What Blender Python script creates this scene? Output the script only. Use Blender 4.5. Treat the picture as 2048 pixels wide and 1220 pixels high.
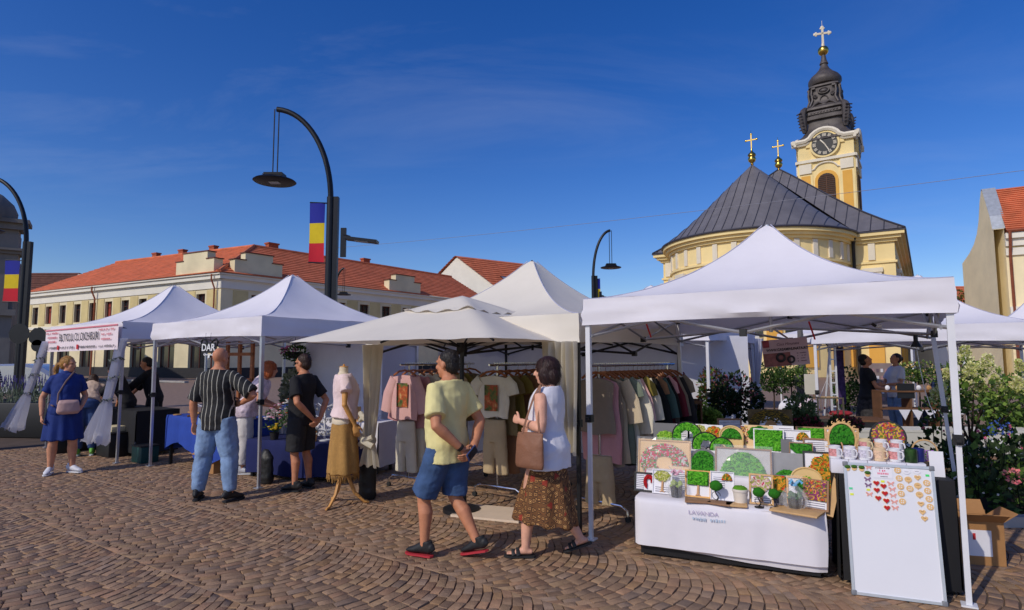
import bpy, bmesh, math, random
from mathutils import Vector, Matrix, noise
random.seed(7)
for o in list(bpy.data.objects): bpy.data.objects.remove(o)
SC = bpy.context.scene
COL = SC.collection
R = math.radians
# ------------------------------------------------------------------ camera, sky, sun
CAMH = 1.65; FPX = 1195.0; PITCH = R(5.0)
cd = bpy.data.cameras.new('camera'); cam = bpy.data.objects.new('camera', cd); COL.objects.link(cam)
cd.sensor_width = 36.0; cd.lens = 36.0*FPX/2048.0; cd.clip_end = 3000; cd.clip_start = 0.05
cam.location = (0, 0, CAMH); cam.rotation_euler = (R(90)+PITCH, R(0.15), 0)
SC.camera = cam
SC.render.resolution_x = 1024; SC.render.resolution_y = 610
SUN_EL = R(37); SUN_AZ = R(226)            # azimuth clockwise from +Y
w = bpy.data.worlds.new('World'); SC.world = w; w.use_nodes = True
nt = w.node_tree; nt.nodes.clear()
out = nt.nodes.new('ShaderNodeOutputWorld'); bg = nt.nodes.new('ShaderNodeBackground')
sky = nt.nodes.new('ShaderNodeTexSky'); sky.sky_type = 'NISHITA'; sky.sun_disc = False
sky.sun_elevation = SUN_EL; sky.sun_rotation = SUN_AZ; sky.altitude = 100
sky.air_density = 1.0; sky.dust_density = 0.7; sky.ozone_density = 4.0
hs = nt.nodes.new('ShaderNodeHueSaturation'); hs.inputs['Saturation'].default_value = 1.34; hs.inputs['Value'].default_value = 1.0
hs.inputs['Hue'].default_value = 0.519
tc = nt.nodes.new('ShaderNodeTexCoord'); sep = nt.nodes.new('ShaderNodeSeparateXYZ')
addz = nt.nodes.new('ShaderNodeMath'); addz.operation = 'ADD'; addz.inputs[1].default_value = 0.12
dv = nt.nodes.new('ShaderNodeVectorMath'); dv.operation = 'DIVIDE'
cz = nt.nodes.new('ShaderNodeCombineXYZ')
mp = nt.nodes.new('ShaderNodeMapping'); mp.inputs['Rotation'].default_value = (0, 0, R(20)); mp.inputs['Scale'].default_value = (0.5, 1.2, 1); mp.inputs['Location'].default_value = (1.7, .4, 0)
n1 = nt.nodes.new('ShaderNodeTexNoise'); n1.inputs['Scale'].default_value = 1.6; n1.inputs['Detail'].default_value = 9; n1.inputs['Roughness'].default_value = 0.62; n1.inputs['Distortion'].default_value = 0.5
n2 = nt.nodes.new('ShaderNodeTexNoise'); n2.inputs['Scale'].default_value = 0.6; n2.inputs['Detail'].default_value = 2
rp = nt.nodes.new('ShaderNodeMapRange'); rp.inputs[1].default_value = 0.50; rp.inputs[2].default_value = 0.82; rp.inputs[3].default_value = 0.0; rp.inputs[4].default_value = 0.12
rp2 = nt.nodes.new('ShaderNodeMapRange'); rp2.inputs[1].default_value = 0.42; rp2.inputs[2].default_value = 0.62
mul = nt.nodes.new('ShaderNodeMath'); mul.operation = 'MULTIPLY'
mixc = nt.nodes.new('ShaderNodeMix'); mixc.data_type = 'RGBA'; mixc.inputs[7].default_value = (5.2, 5.5, 6.4, 1)
L = nt.links.new
L(tc.outputs['Generated'], sep.inputs[0]); L(sep.outputs['Z'], addz.inputs[0])
for i in range(3): L(addz.outputs[0], cz.inputs[i])
L(tc.outputs['Generated'], dv.inputs[0]); L(cz.outputs[0], dv.inputs[1]); L(dv.outputs[0], mp.inputs['Vector'])
L(mp.outputs[0], n1.inputs['Vector']); L(mp.outputs[0], n2.inputs['Vector'])
L(n1.outputs['Fac'], rp.inputs[0]); L(n2.outputs['Fac'], rp2.inputs[0])
L(rp.outputs[0], mul.inputs[0]); L(rp2.outputs[0], mul.inputs[1])
L(sky.outputs[0], hs.inputs['Color']); L(hs.outputs[0], mixc.inputs[6]); L(mul.outputs[0], mixc.inputs[0])
L(mixc.outputs[2], bg.inputs['Color']); bg.inputs['Strength'].default_value = 0.15
L(bg.outputs[0], out.inputs['Surface'])
sd = bpy.data.lights.new('sun', 'SUN'); sd.energy = 3.05; sd.angle = R(0.53); sd.color = (1.0, 0.92, 0.79)
sun = bpy.data.objects.new('sun', sd); COL.objects.link(sun)
sdir = Vector((math.sin(SUN_AZ)*math.cos(SUN_EL), math.cos(SUN_AZ)*math.cos(SUN_EL), math.sin(SUN_EL)))
sun.rotation_euler = sdir.to_track_quat('Z', 'Y').to_euler(); sun.location = sdir*60
SC.view_settings.view_transform = 'Standard'; SC.view_settings.look = 'None'; SC.view_settings.gamma = 1
SC.view_settings.exposure = -0.33; SC.view_settings.use_curve_mapping = False
SC.cycles.max_bounces = 6; SC.cycles.transparent_max_bounces = 12
# ------------------------------------------------------------------ pixel helpers (photo pixels 2048 x 1220 -> metres)
def ray(px, py):
    xc = (px-1024)/FPX; yc = (610-py)/FPX
    return Vector((xc, math.cos(PITCH)-yc*math.sin(PITCH), math.sin(PITCH)+yc*math.cos(PITCH)))
def gp(px, py, z=0.0):
    d = ray(px, py); t = (z-CAMH)/d.z
    return Vector((d.x*t, d.y*t, z))
def at(px, py, Y):
    d = ray(px, py); t = Y/d.y
    return Vector((d.x*t, Y, CAMH+d.z*t))
TH = R(-34.7)                       # the market's grid: E runs to the right and nearer, N runs right and away
E = Vector((math.cos(TH), math.sin(TH), 0)); N = Vector((-math.sin(TH), math.cos(TH), 0))
# ------------------------------------------------------------------ materials
def S(r, g, b):
    f = lambda c: (c/12.92 if c <= 0.04045 else ((c+0.055)/1.055)**2.4)
    return (f(r/255), f(g/255), f(b/255))
MATS = {}
def M(name, col=(0.5, 0.5, 0.5), rough=0.7, metal=0.0, var=0.12, vs=6.0, bump=0.0, bs=60.0, trans=0.0, alpha=1.0, spec=0.4, coat=0.0, emit=0.0, stretch=None, attr=None, transm=0.0, objvar=0.0):
    if name in MATS: return MATS[name]
    m = bpy.data.materials.new(name); m.use_nodes = True; t = m.node_tree; n = t.nodes; l = t.links
    p = n['Principled BSDF']; p.inputs['Roughness'].default_value = rough; p.inputs['Metallic'].default_value = metal
    p.inputs['Specular IOR Level'].default_value = spec; p.inputs['Alpha'].default_value = alpha
    p.inputs['Coat Weight'].default_value = coat; p.inputs['Transmission Weight'].default_value = transm
    c = tuple(col)+(1,)
    tcn = n.new('ShaderNodeTexCoord'); src = tcn.outputs['Object']
    if stretch:
        mpn = n.new('ShaderNodeMapping'); mpn.inputs['Scale'].default_value = stretch; l.new(src, mpn.inputs['Vector']); src = mpn.outputs[0]
    base = None
    if attr:
        a = n.new('ShaderNodeAttribute'); a.attribute_name = attr; base = a.outputs['Color']
    if var > 0:
        nz = n.new('ShaderNodeTexNoise'); nz.inputs['Scale'].default_value = vs; nz.inputs['Detail'].default_value = 5; nz.inputs['Roughness'].default_value = 0.6
        l.new(src, nz.inputs['Vector'])
        mr = n.new('ShaderNodeMapRange'); mr.inputs[1].default_value = 0.3; mr.inputs[2].default_value = 0.7; mr.inputs[3].default_value = 1-var; mr.inputs[4].default_value = 1+var
        l.new(nz.outputs['Fac'], mr.inputs[0])
        vm = n.new('ShaderNodeVectorMath'); vm.operation = 'SCALE'
        if base is not None: l.new(base, vm.inputs[0])
        else: vm.inputs[0].default_value = c[:3]
        l.new(mr.outputs[0], vm.inputs['Scale']); base = vm.outputs[0]
    if objvar > 0:
        oi = n.new('ShaderNodeObjectInfo'); mr2 = n.new('ShaderNodeMapRange'); mr2.inputs[3].default_value = 1-objvar; mr2.inputs[4].default_value = 1+objvar
        l.new(oi.outputs['Random'], mr2.inputs[0]); vm2 = n.new('ShaderNodeVectorMath'); vm2.operation = 'SCALE'
        if base is not None: l.new(base, vm2.inputs[0])
        else: vm2.inputs[0].default_value = c[:3]
        l.new(mr2.outputs[0], vm2.inputs['Scale']); base = vm2.outputs[0]
    if base is not None: l.new(base, p.inputs['Base Color'])
    else: p.inputs['Base Color'].default_value = c
    if bump > 0:
        nb = n.new('ShaderNodeTexNoise'); nb.inputs['Scale'].default_value = bs; nb.inputs['Detail'].default_value = 4
        l.new(src, nb.inputs['Vector']); bp = n.new('ShaderNodeBump'); bp.inputs['Strength'].default_value = bump; bp.inputs['Distance'].default_value = 0.02
        l.new(nb.outputs['Fac'], bp.inputs['Height']); l.new(bp.outputs[0], p.inputs['Normal'])
    if emit > 0:
        p.inputs['Emission Color'].default_value = c; p.inputs['Emission Strength'].default_value = emit
    if trans > 0:
        tr = n.new('ShaderNodeBsdfTranslucent'); mx = n.new('ShaderNodeMixShader'); mx.inputs[0].default_value = trans
        if base is not None: l.new(base, tr.inputs['Color'])
        else: tr.inputs['Color'].default_value = c
        l.new(p.outputs[0], mx.inputs[1]); l.new(tr.outputs[0], mx.inputs[2]); l.new(mx.outputs[0], n['Material Output'].inputs['Surface'])
    MATS[name] = m
    return m
# ------------------------------------------------------------------ mesh builder
class MB:
    def __init__(s): s.v = []; s.f = []; s.m = []; s.c = []
    def add(s, vs, fs, mi=0, col=None):
        b = len(s.v); s.v += [tuple(v) for v in vs]
        for f in fs: s.f.append(tuple(i+b for i in f)); s.m.append(mi); s.c.append(col)
        return s
    def box(s, c, size, rz=0.0, mi=0, rot=None, bev=0.0, col=None):
        sx, sy, sz = size[0]/2, size[1]/2, size[2]/2
        mat = rot if rot is not None else Matrix.Rotation(rz, 3, 'Z')
        c = Vector(c)
        if bev <= 0:
            vs = [c+mat@Vector((x, y, z)) for x in (-sx, sx) for y in (-sy, sy) for z in (-sz, sz)]
            return s.add(vs, [(0, 1, 3, 2), (4, 6, 7, 5), (0, 4, 5, 1), (2, 3, 7, 6), (0, 2, 6, 4), (1, 5, 7, 3)], mi, col)
        bm = bmesh.new(); bmesh.ops.create_cube(bm, size=1.0)
        for v in bm.verts: v.co = Vector((v.co.x*2*sx, v.co.y*2*sy, v.co.z*2*sz))
        bmesh.ops.bevel(bm, geom=bm.edges[:], offset=bev, segments=2, affect='EDGES', profile=0.5)
        bm.verts.index_update()
        vs = [c+mat@v.co for v in bm.verts]; fs = [[v.index for v in f.verts] for f in bm.faces]; bm.free()
        return s.add(vs, fs, mi, col)
    def quad(s, a, b, c, d, mi=0): return s.add([a, b, c, d], [(0, 1, 2, 3)], mi)
    def prism(s, poly, o, ux, uy, th, mi=0, mi2=None):
        o = Vector(o); ux = Vector(ux); uy = Vector(uy); uz = ux.cross(uy).normalized()
        n = len(poly)
        vs = [o+ux*x+uy*y-uz*th/2 for x, y in poly]+[o+ux*x+uy*y+uz*th/2 for x, y in poly]
        s.add(vs, [tuple(range(n-1, -1, -1)), tuple(range(n, 2*n))], mi)
        s.add(vs, [(i, (i+1) % n, n+(i+1) % n, n+i) for i in range(n)], mi if mi2 is None else mi2)
        return s
    def tube(s, pts, rad, n=8, mi=0, ref=None, cap=True, col=None):
        pts = [Vector(p) for p in pts]; k = len(pts)
        if not isinstance(rad, (list, tuple)): rad = [rad]*k
        vs = []; px = None
        for i, p in enumerate(pts):
            d = (pts[min(i+1, k-1)]-pts[max(i-1, 0)])
            if d.length < 1e-9: d = Vector((0, 0, 1))
            d.normalize()
            if px is None:
                r0 = Vector(ref) if ref is not None else (Vector((1, 0, 0)) if abs(d.x) < 0.8 else Vector((0, 1, 0)))
            else: r0 = px if ref is None else Vector(ref)
            x = r0-d*r0.dot(d)
            if x.length < 1e-6: x = Vector((0, 1, 0))-d*d.y
            x.normalize(); y = d.cross(x); px = x
            ra = rad[i]; rx, ry = ra if isinstance(ra, (list, tuple)) else (ra, ra)
            vs += [p+x*(rx*math.cos(2*math.pi*j/n))+y*(ry*math.sin(2*math.pi*j/n)) for j in range(n)]
        fs = [(i*n+j, i*n+(j+1) % n, (i+1)*n+(j+1) % n, (i+1)*n+j) for i in range(k-1) for j in range(n)]
        if cap: fs += [tuple(range(n-1, -1, -1)), tuple(range((k-1)*n, k*n))]
        return s.add(vs, fs, mi, col)
    def lathe(s, prof, n=16, c=(0, 0, 0), mi=0, cap=True, sq=0.0, rz=0.0, col=None):
        c = Vector(c); vs = []
        for r, z in prof:
            for j in range(n):
                a = 2*math.pi*j/n+rz; k = 1.0
                if sq > 0:
                    k = 1.0/(abs(math.cos(a-rz))**sq+abs(math.sin(a-rz))**sq)**(1.0/sq)
                vs.append(c+Vector((r*k*math.cos(a), r*k*math.sin(a), z)))
        m = len(prof)
        fs = [(i*n+j, i*n+(j+1) % n, (i+1)*n+(j+1) % n, (i+1)*n+j) for i in range(m-1) for j in range(n)]
        if cap: fs += [tuple(range(n-1, -1, -1)), tuple(range((m-1)*n, m*n))]
        return s.add(vs, fs, mi, col)
    def ball(s, c, r, nu=12, nv=8, mi=0, rot=None, col=None):
        c = Vector(c); rx, ry, rz = r if isinstance(r, (list, tuple)) else (r, r, r); vs = []
        for i in range(1, nv):
            t = math.pi*i/nv
            for j in range(nu):
                a = 2*math.pi*j/nu; p = Vector((rx*math.sin(t)*math.cos(a), ry*math.sin(t)*math.sin(a), rz*math.cos(t)))
                vs.append(c+(rot@p if rot else p))
        p = Vector((0, 0, rz)); vs.append(c+(rot@p if rot else p)); vs.append(c-(rot@p if rot else p))
        T = len(vs)-2
        fs = [(i*nu+j, (i+1)*nu+j, (i+1)*nu+(j+1) % nu, i*nu+(j+1) % nu) for i in range(nv-2) for j in range(nu)]
        fs += [(T, j, (j+1) % nu) for j in range(nu)]+[(T+1, (nv-2)*nu+(j+1) % nu, (nv-2)*nu+j) for j in range(nu)]
        return s.add(vs, fs, mi, col)
    def grid(s, fn, nu, nv, mi=0, col=None):
        vs = [fn(i/nu, j/nv) for j in range(nv+1) for i in range(nu+1)]
        return s.add(vs, [(j*(nu+1)+i, j*(nu+1)+i+1, (j+1)*(nu+1)+i+1, (j+1)*(nu+1)+i) for j in range(nv) for i in range(nu)], mi, col)
    def mesh(s, name, mats, smooth=40):
        me = bpy.data.meshes.new(name); me.from_pydata(s.v, [], s.f)
        for m in (mats if isinstance(mats, (list, tuple)) else [mats]): me.materials.append(m)
        me.polygons.foreach_set('material_index', s.m)
        if any(c is not None for c in s.c):
            ca = me.color_attributes.new('Col', 'FLOAT_COLOR', 'CORNER'); buf = []
            for f, c in zip(s.f, s.c): buf += list(tuple(c or (0.5, 0.5, 0.5))+(1.0,))*len(f)
            ca.data.foreach_set('color', buf)
        if smooth:
            me.shade_smooth(); me.set_sharp_from_angle(angle=R(smooth))
        me.update()
        return me
    def build(s, name, mats, parent=None, loc=(0, 0, 0), rz=0.0, smooth=40, rot=None):
        return place(name, s.mesh(name, mats, smooth), parent, loc, rz, rot)
def place(name, me, parent=None, loc=(0, 0, 0), rz=0.0, rot=None):
    o = bpy.data.objects.new(name, me); COL.objects.link(o); o.location = loc
    o.rotation_euler = rot if rot is not None else (0, 0, rz)
    if parent is not None: o.parent = parent
    return o
def tag(o, label=None, cat=None, group=None, kind=None):
    if label: o['label'] = label
    if cat: o['category'] = cat
    if group: o['group'] = group
    if kind: o['kind'] = kind
    return o
def thing(name, label, cat, loc=(0, 0, 0), rz=0.0, group=None, rot=None):
    return tag(place(name, None, None, loc, rz, rot), label, cat, group)
def dup(root, loc, rz, label, group=None):
    def cp(o, par):
        c = o.copy(); COL.objects.link(c); c.parent = par
        for ch in o.children: cp(ch, c)
        return c
    r = cp(root, None); r.location = loc; r.rotation_euler = (0, 0, rz); tag(r, label, None, group)
    return r
def text_mesh(txt, size, depth=0.0, align='CENTER', shear=0.0, bold=0.0, xs=1.0):
    c = bpy.data.curves.new('writing', 'FONT'); c.body = txt; c.size = size; c.extrude = depth; c.align_x = align; c.align_y = 'CENTER'
    c.shear = shear; c.offset = bold; c.resolution_u = 3
    o = bpy.data.objects.new('writing', c); COL.objects.link(o)
    dg = bpy.context.evaluated_depsgraph_get(); me = bpy.data.meshes.new_from_object(o.evaluated_get(dg))
    bpy.data.objects.remove(o); bpy.data.curves.remove(c)
    if xs != 1.0:
        for v in me.vertices: v.co.x *= xs
    return me
def writing(txt, size, mat, parent, loc, rot, name='lettering', **k):
    me = text_mesh(txt, size, **k); me.materials.clear(); me.materials.append(mat); me.name = name
    o = place(name, me, parent, loc, 0, rot); return o
def fine_print(parent, x, y, z, w, h, mat, n=6):      # print too small to read in the photograph: rows of little strokes
    mb = MB(); c = -w/2
    while c < w/2-h*.4:
        l = min(rnd(.5, .95)*h, w/2-c)
        if random.random() > .16: mb.box((x+c+l/2, y, z+rnd(-.06, .06)*h), (l*.55, .002, h*rnd(.55, .95)))
        c += l
    return tag(mb.build('fine_print', mat, parent, smooth=0), kind='stuff')
def remesh(mb, voxel, smooth_it=3, disp=None):
    me = mb.mesh('tmp', [], 0); o = bpy.data.objects.new('tmp', me); COL.objects.link(o)
    r = o.modifiers.new('r', 'REMESH'); r.mode = 'VOXEL'; r.voxel_size = voxel; r.use_smooth_shade = True
    if smooth_it:
        sm = o.modifiers.new('s', 'SMOOTH'); sm.factor = 0.5; sm.iterations = smooth_it
    dg = bpy.context.evaluated_depsgraph_get(); res = bpy.data.meshes.new_from_object(o.evaluated_get(dg))
    bpy.data.objects.remove(o); bpy.data.meshes.remove(me)
    if disp:
        nr = [v.normal.copy() for v in res.vertices]
        for v, nn in zip(res.vertices, nr): v.co += nn*disp(v.co)
    res.shade_smooth()
    return res
def mesh_obj(name, me, mats, parent=None, loc=(0, 0, 0), rz=0.0):
    me.name = name; me.materials.clear()
    for m in (mats if isinstance(mats, (list, tuple)) else [mats]): me.materials.append(m)
    return place(name, me, parent, loc, rz)
rnd = random.uniform
# ================================================================== ground
m_ground = M('square_paving', S(140, 116, 100), 0.9, var=0.22, vs=7.0, bump=0.6, bs=14)
m_bed = M('joint_bed', S(88, 73, 62), 0.95, var=0.25, vs=3.0)
m_cob = M('cobble_stone', (0.2, 0.15, 0.12), 0.75, var=0.16, vs=26.0, bump=0.35, bs=90, attr='Col', spec=0.35)
g = MB(); g.grid(lambda u, v: Vector((-400+800*u, -60+860*v, -0.014)), 40, 43)
ground = tag(g.build('ground', m_ground), kind='structure')
def cob_col():
    t = random.random()
    if t < 0.40: c = S(132, 108, 94)
    elif t < 0.58: c = S(142, 106, 90)
    elif t < 0.72: c = S(116, 100, 94)
    elif t < 0.82: c = S(108, 100, 102)
    elif t < 0.93: c = S(144, 120, 96)
    else: c = S(152, 116, 84)
    k = rnd(0.85, 1.12); mean = S(132, 105, 77)
    return tuple((x*.35+m_*.65)*k*1.36 for x, m_ in zip(c, mean))
CW = 1.2; CR = CW/2/math.sin(R(45)); ROWH = 0.084
stones = []
for k in range(-16, 17):
    w0 = (k+0.5)*CW
    for i in range(-175, 175):
        u0 = i*ROWH+(0.5*ROWH if k % 2 else 0)
        th = -45.0+rnd(-1, 1)
        nst = 10+(i % 2); wid = [rnd(0.75, 1.25) for _ in range(nst)]; sm = sum(wid); a = -45.0
        for q in range(nst):
            b = a+90.0*wid[q]/sm
            am = R((a+b)/2); cu = u0+CR*math.cos(am); cw = w0+CR*math.sin(am)
            px, py = E.x*cu+N.x*cw, E.y*cu+N.y*cw
            if 2.6 < py < 14.5 and abs(px) < 0.92*py+1.2 and not (py > 10.5 and px > 2.0):
                stones.append((px*px+py*py if (py > 3.6 and abs(px) < 0.8*py) else 1e4+py, a, b, u0, w0))
            a = b
def add_stone(mb, a, b, u0, w0, c=Vector((0, 0, 0))):
    pts = []; g2 = 0.004; da = math.degrees(g2/CR)
    dz = rnd(-0.002, 0.002); tx = rnd(-.0015, .0015); ty = rnd(-.0015, .0015); jit = lambda: rnd(-0.004, 0.004)
    nx = lambda q: max(-45.0, min(45.0, math.degrees(math.asin(max(-1, min(1, math.sin(R(q))*(1+ROWH/CR*math.cos(R(q)))))))))
    for (aa, uu) in ((a+da, u0+g2), (b-da, u0+g2), (nx(b)-da, u0+ROWH-g2), (nx(a)+da, u0+ROWH-g2)):
        cu = uu+CR*math.cos(R(aa))+jit(); cw = w0+CR*math.sin(R(aa))+jit()
        pts.append(Vector((E.x*cu+N.x*cw, E.y*cu+N.y*cw, 0))-c)
    ce = sum(pts, Vector())/4
    top = [ce+(p-ce)*0.93+Vector((0, 0, dz+(tx if i in (0, 1) else -tx)+(ty if i in (0, 3) else -ty))) for i, p in enumerate(pts)]
    sh = [p+Vector((0, 0, dz-0.0035)) for p in pts]; bo = [p+Vector((0, 0, -0.03)) for p in pts]
    fs = [(0, 1, 2, 3)]+[(4+i, 4+(i+1) % 4, (i+1) % 4, i) for i in range(4)]+[(8+i, 8+(i+1) % 4, 4+(i+1) % 4, 4+i) for i in range(4)]
    vs = top+sh+bo
    n = (vs[1]-vs[0]).cross(vs[2]-vs[1])
    if n.z < 0: fs = [tuple(reversed(f)) for f in fs]
    mb.add(vs, fs, 0, cob_col())
mb = MB(); mb.grid(lambda u, v: Vector(((u-.5)*2*(.92*(2.4+12.2*v)+1.1), 2.4+12.2*v, -0.010)), 4, 4); tag(mb.build('paving_bed', m_bed), kind='structure')
stones.sort(key=lambda s: s[0])
for st in stones[:300]:
    am = R((st[1]+st[2])/2); cu = st[3]+ROWH/2+CR*math.cos(am); cw = st[4]+CR*math.sin(am)
    c = Vector((E.x*cu+N.x*cw, E.y*cu+N.y*cw, 0)); mb = MB(); add_stone(mb, st[1], st[2], st[3], st[4], c)
    mb.build('cobble', m_cob, ground, loc=c, smooth=50)
mb = MB()
for st in stones[300:]: add_stone(mb, *st[1:])
tag(mb.build('cobbles', m_cob, ground, smooth=50), kind='stuff')
# road beyond the market, kerb
m_asph = M('asphalt', (0.045, 0.045, 0.05), 0.85, var=0.2, vs=2, bump=0.3, bs=80)
m_kerb = M('kerb_stone', (0.36, 0.34, 0.32), 0.8, var=0.15, vs=3)
def strip(name, pts, z, mat, **k):
    mb = MB(); mb.add([Vector((x, y, z)) for x, y in pts], [tuple(range(len(pts)))])
    return tag(mb.build(name, mat, smooth=0), kind='structure')
d1 = Vector((-0.88, 0.475, 0)).normalized(); d2 = Vector((0.6, 0.8, 0))
C0 = Vector((-23.5, 48, 0))
ra = C0-d2*6; rb = C0-d2*17
strip('road', [(p.x, p.y) for p in (ra-d1*4, ra+d1*90, rb+d1*90, rb-d1*6)]+[], -0.006, m_asph)
mb = MB()
for s, off in ((6, 0.0), (17, 0)):
    q = C0-d2*s; c = q+d1*42
    mb.box((c.x, c.y, 0.06), (96, 0.3, 0.12), rz=math.atan2(d1.y, d1.x))
tag(mb.build('kerb', m_kerb), kind='structure')
m_line = M('road_paint', (0.75, 0.75, 0.72), 0.7, var=0.1)
mb = MB(); q = C0-d2*11.5
for i in range(14):
    c = q+d1*(i*5.0); mb.box((c.x, c.y, 0.0), (2.4, 0.14, 0.004), rz=math.atan2(d1.y, d1.x))
tag(mb.build('road_marking', m_line), kind='structure')
# ================================================================== building helpers
def wall_frame(o, dx):
    dx = Vector(dx).normalized(); return Vector(o), dx, Vector((dx.y, -dx.x, 0))      # outward normal to the right of travel
def holed_wall(mb, o, dx, width, z0, z1, holes, depth=0.25, mi=0, out=None):
    o, dx, nn = wall_frame(o, dx)
    if out is not None: nn = Vector(out)
    xs = sorted(set([0, width]+[h[0] for h in holes]+[h[1] for h in holes])); zs = sorted(set([z0, z1]+[h[2] for h in holes]+[h[3] for h in holes]))
    P = lambda x, z, d=0: o+dx*x-nn*d+Vector((0, 0, z))
    for i in range(len(xs)-1):
        for j in range(len(zs)-1):
            cx, cz_ = (xs[i]+xs[i+1])/2, (zs[j]+zs[j+1])/2
            if any(h[0] < cx < h[1] and h[2] < cz_ < h[3] for h in holes): continue
            mb.quad(P(xs[i], zs[j]), P(xs[i+1], zs[j]), P(xs[i+1], zs[j+1]), P(xs[i], zs[j+1]), mi)
    for h in holes:
        a, b, c, d = h[:4]
        mb.quad(P(a, c), P(a, c, depth), P(a, d, depth), P(a, d), mi); mb.quad(P(b, c, depth), P(b, c), P(b, d), P(b, d, depth), mi)
        mb.quad(P(a, d), P(a, d, depth), P(b, d, depth), P(b, d), mi); mb.quad(P(a, c, depth), P(a, c), P(b, c), P(b, c, depth), mi)
def trim(mb, o, dx, x0, x1, z0, z1, proud, mi=0, out=None, inset=0.05):
    o, dx, nn = wall_frame(o, dx)
    if out is not None: nn = Vector(out)
    c = o+dx*((x0+x1)/2)+nn*((proud-inset)/2)+Vector((0, 0, (z0+z1)/2))
    rot = Matrix((dx, nn, Vector((0, 0, 1)))).transposed()
    mb.box(c, (x1-x0, proud+inset, z1-z0), rot=rot, mi=mi)
def courses(mb, ea, eb, rA, rB, n, lift=0.05, mi=0):
    ea, eb, rA, rB = map(Vector, (ea, eb, rA, rB)); up = (rA-ea).cross(eb-ea).normalized()
    if up.z < 0: up = -up
    for i in range(n):
        t0, t1 = i/n, (i+1)/n
        a0, b0, a1, b1 = ea.lerp(rA, t0), eb.lerp(rB, t0), ea.lerp(rA, t1), eb.lerp(rB, t1)
        mb.add([a0, b0, a0+up*lift, b0+up*lift, a1, b1], [(0, 1, 3, 2), (2, 3, 5, 4)], mi)
m_tile = M('red_roof_tile', S(206, 116, 80), 0.8, var=0.2, vs=1.2, bump=0.4, bs=25, spec=0.3)
m_tile_d = M('brown_roof_tile', S(112, 72, 58), 0.85, var=0.3, vs=1.5, bump=0.5, bs=20)
m_cream = M('cream_plaster', S(228, 214, 176), 0.85, var=0.12, vs=0.5, bump=0.15, bs=30)
m_yel = M('yellow_plaster', S(214, 194, 138), 0.85, var=0.12, vs=0.7, bump=0.15, bs=30)
m_white = M('white_plaster', S(232, 226, 212), 0.85, var=0.05, vs=0.7)
m_wframe = M('brown_window_wood', S(88, 44, 34), 0.6, var=0.1)
m_pane = M('window_glass', (0.02, 0.022, 0.026), 0.08, var=0, spec=0.6)
m_blind = M('red_blind', S(150, 62, 48), 0.7, var=0.08)
m_dark = M('dark_plinth', (0.03, 0.028, 0.03), 0.7, var=0.2)
m_copper = M('copper_pipe', S(150, 84, 60), 0.5, metal=0.3, var=0.2)
m_chim = M('chimney_brick', S(170, 86, 58), 0.85, var=0.2, vs=8)
def window(o, dx, h, depth, parent, blind=False, out=None, bars=True):
    o, dx, nn = wall_frame(o, dx)
    if out is not None: nn = Vector(out)
    a, b, c, d = h[:4]; rot = Matrix((dx, nn, Vector((0, 0, 1)))).transposed()
    ce = o+dx*((a+b)/2)-nn*(depth-0.04)+Vector((0, 0, (c+d)/2)); W, H = b-a, d-c; t = 0.09
    mb = MB()
    for (x, z, sx, sz) in ((-W/2+t/2, 0, t, H), (W/2-t/2, 0, t, H), (0, H/2-t/2, W-2*t, t), (0, -H/2+t/2, W-2*t, t))+(((0, 0, 0.07, H-2*t), (W/4, H*0.2, W/2-t-.04, 0.05), (-W/4, H*0.2, W/2-t-.04, 0.05)) if bars else ()):
        mb.box(rot@Vector((x, 0, z)), (sx, 0.07, sz), rot=rot)
    wn = mb.build('window', m_wframe, parent, loc=ce, smooth=0)
    p = MB(); p.box((0, 0, 0), (W-0.02, 0.02, H-0.02), rot=rot); p.build('pane', m_blind if blind else m_pane, wn, loc=-nn*0.03, smooth=0)
    return wn
# ================================================================== long corner building on the left
B1 = thing('corner_building', 'long cream two storey corner building with red tiled roof behind the left tents', 'building', C0)
H1 = 8.5; L1 = 31.0; L2 = 34.0
O = Vector((0, 0, 0))
ang1, ang2 = d1, d2
n1v = Vector((-d1.y, d1.x, 0)); n1v = -n1v if n1v.y > 0 else n1v        # faces the camera
n2v = Vector((d2.y, -d2.x, 0))
holes1 = []
for i in range(11):
    x = 2.0+i*2.72; holes1.append((x, x+1.15, 5.15, 6.95))
sh1 = []
for i in range(7):
    x = 1.6+i*4.2; sh1.append((x, x+2.3, 0.35, 3.7))
mb = MB(); holed_wall(mb, O, d1, L1, 0, H1-1.2, holes1+sh1, 0.3, out=n1v)
holes2 = []
for i in range(11):
    x = 2.6+i*2.85; holes2.append((x, x+1.15, 5.15, 6.95))
holed_wall(mb, O, d2, L2, 0, H1-1.2, holes2, 0.3, out=n2v)
e1 = O+d1*L1; e2 = O+d2*L2; dep = 13.0
b1 = e1-n1v*dep; b2 = e2-n2v*dep
for p, q in ((e1, b1), (e2, b2)): mb.quad(p, q, q+Vector((0, 0, H1)), p+Vector((0, 0, H1)))
mb.build('wall', m_cream, B1, smooth=0)
for i, h in enumerate(holes1): window(O, d1, h, 0.3, B1, blind=(i in (9, 5, 1)), out=n1v)
for h in holes2: window(O, d2, h, 0.3, B1, blind=False, out=n2v)
for h in sh1: window(O, d1, h, 0.3, B1, blind=False, out=n1v)
for i in range(12):
    mb = MB(); trim(mb, O, d1, 0.55+i*2.72, 1.75+i*2.72, 5.0, 7.2, 0.05, out=n1v); mb.build('yellow_panel', m_yel, B1, smooth=0)
    if i < 11:
        mb = MB(); trim(mb, O, d2, 1.0+i*2.85, 2.3+i*2.85, 5.0, 7.2, 0.05, out=n2v); mb.build('yellow_panel', m_yel, B1, smooth=0)
mb = MB()
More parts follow.
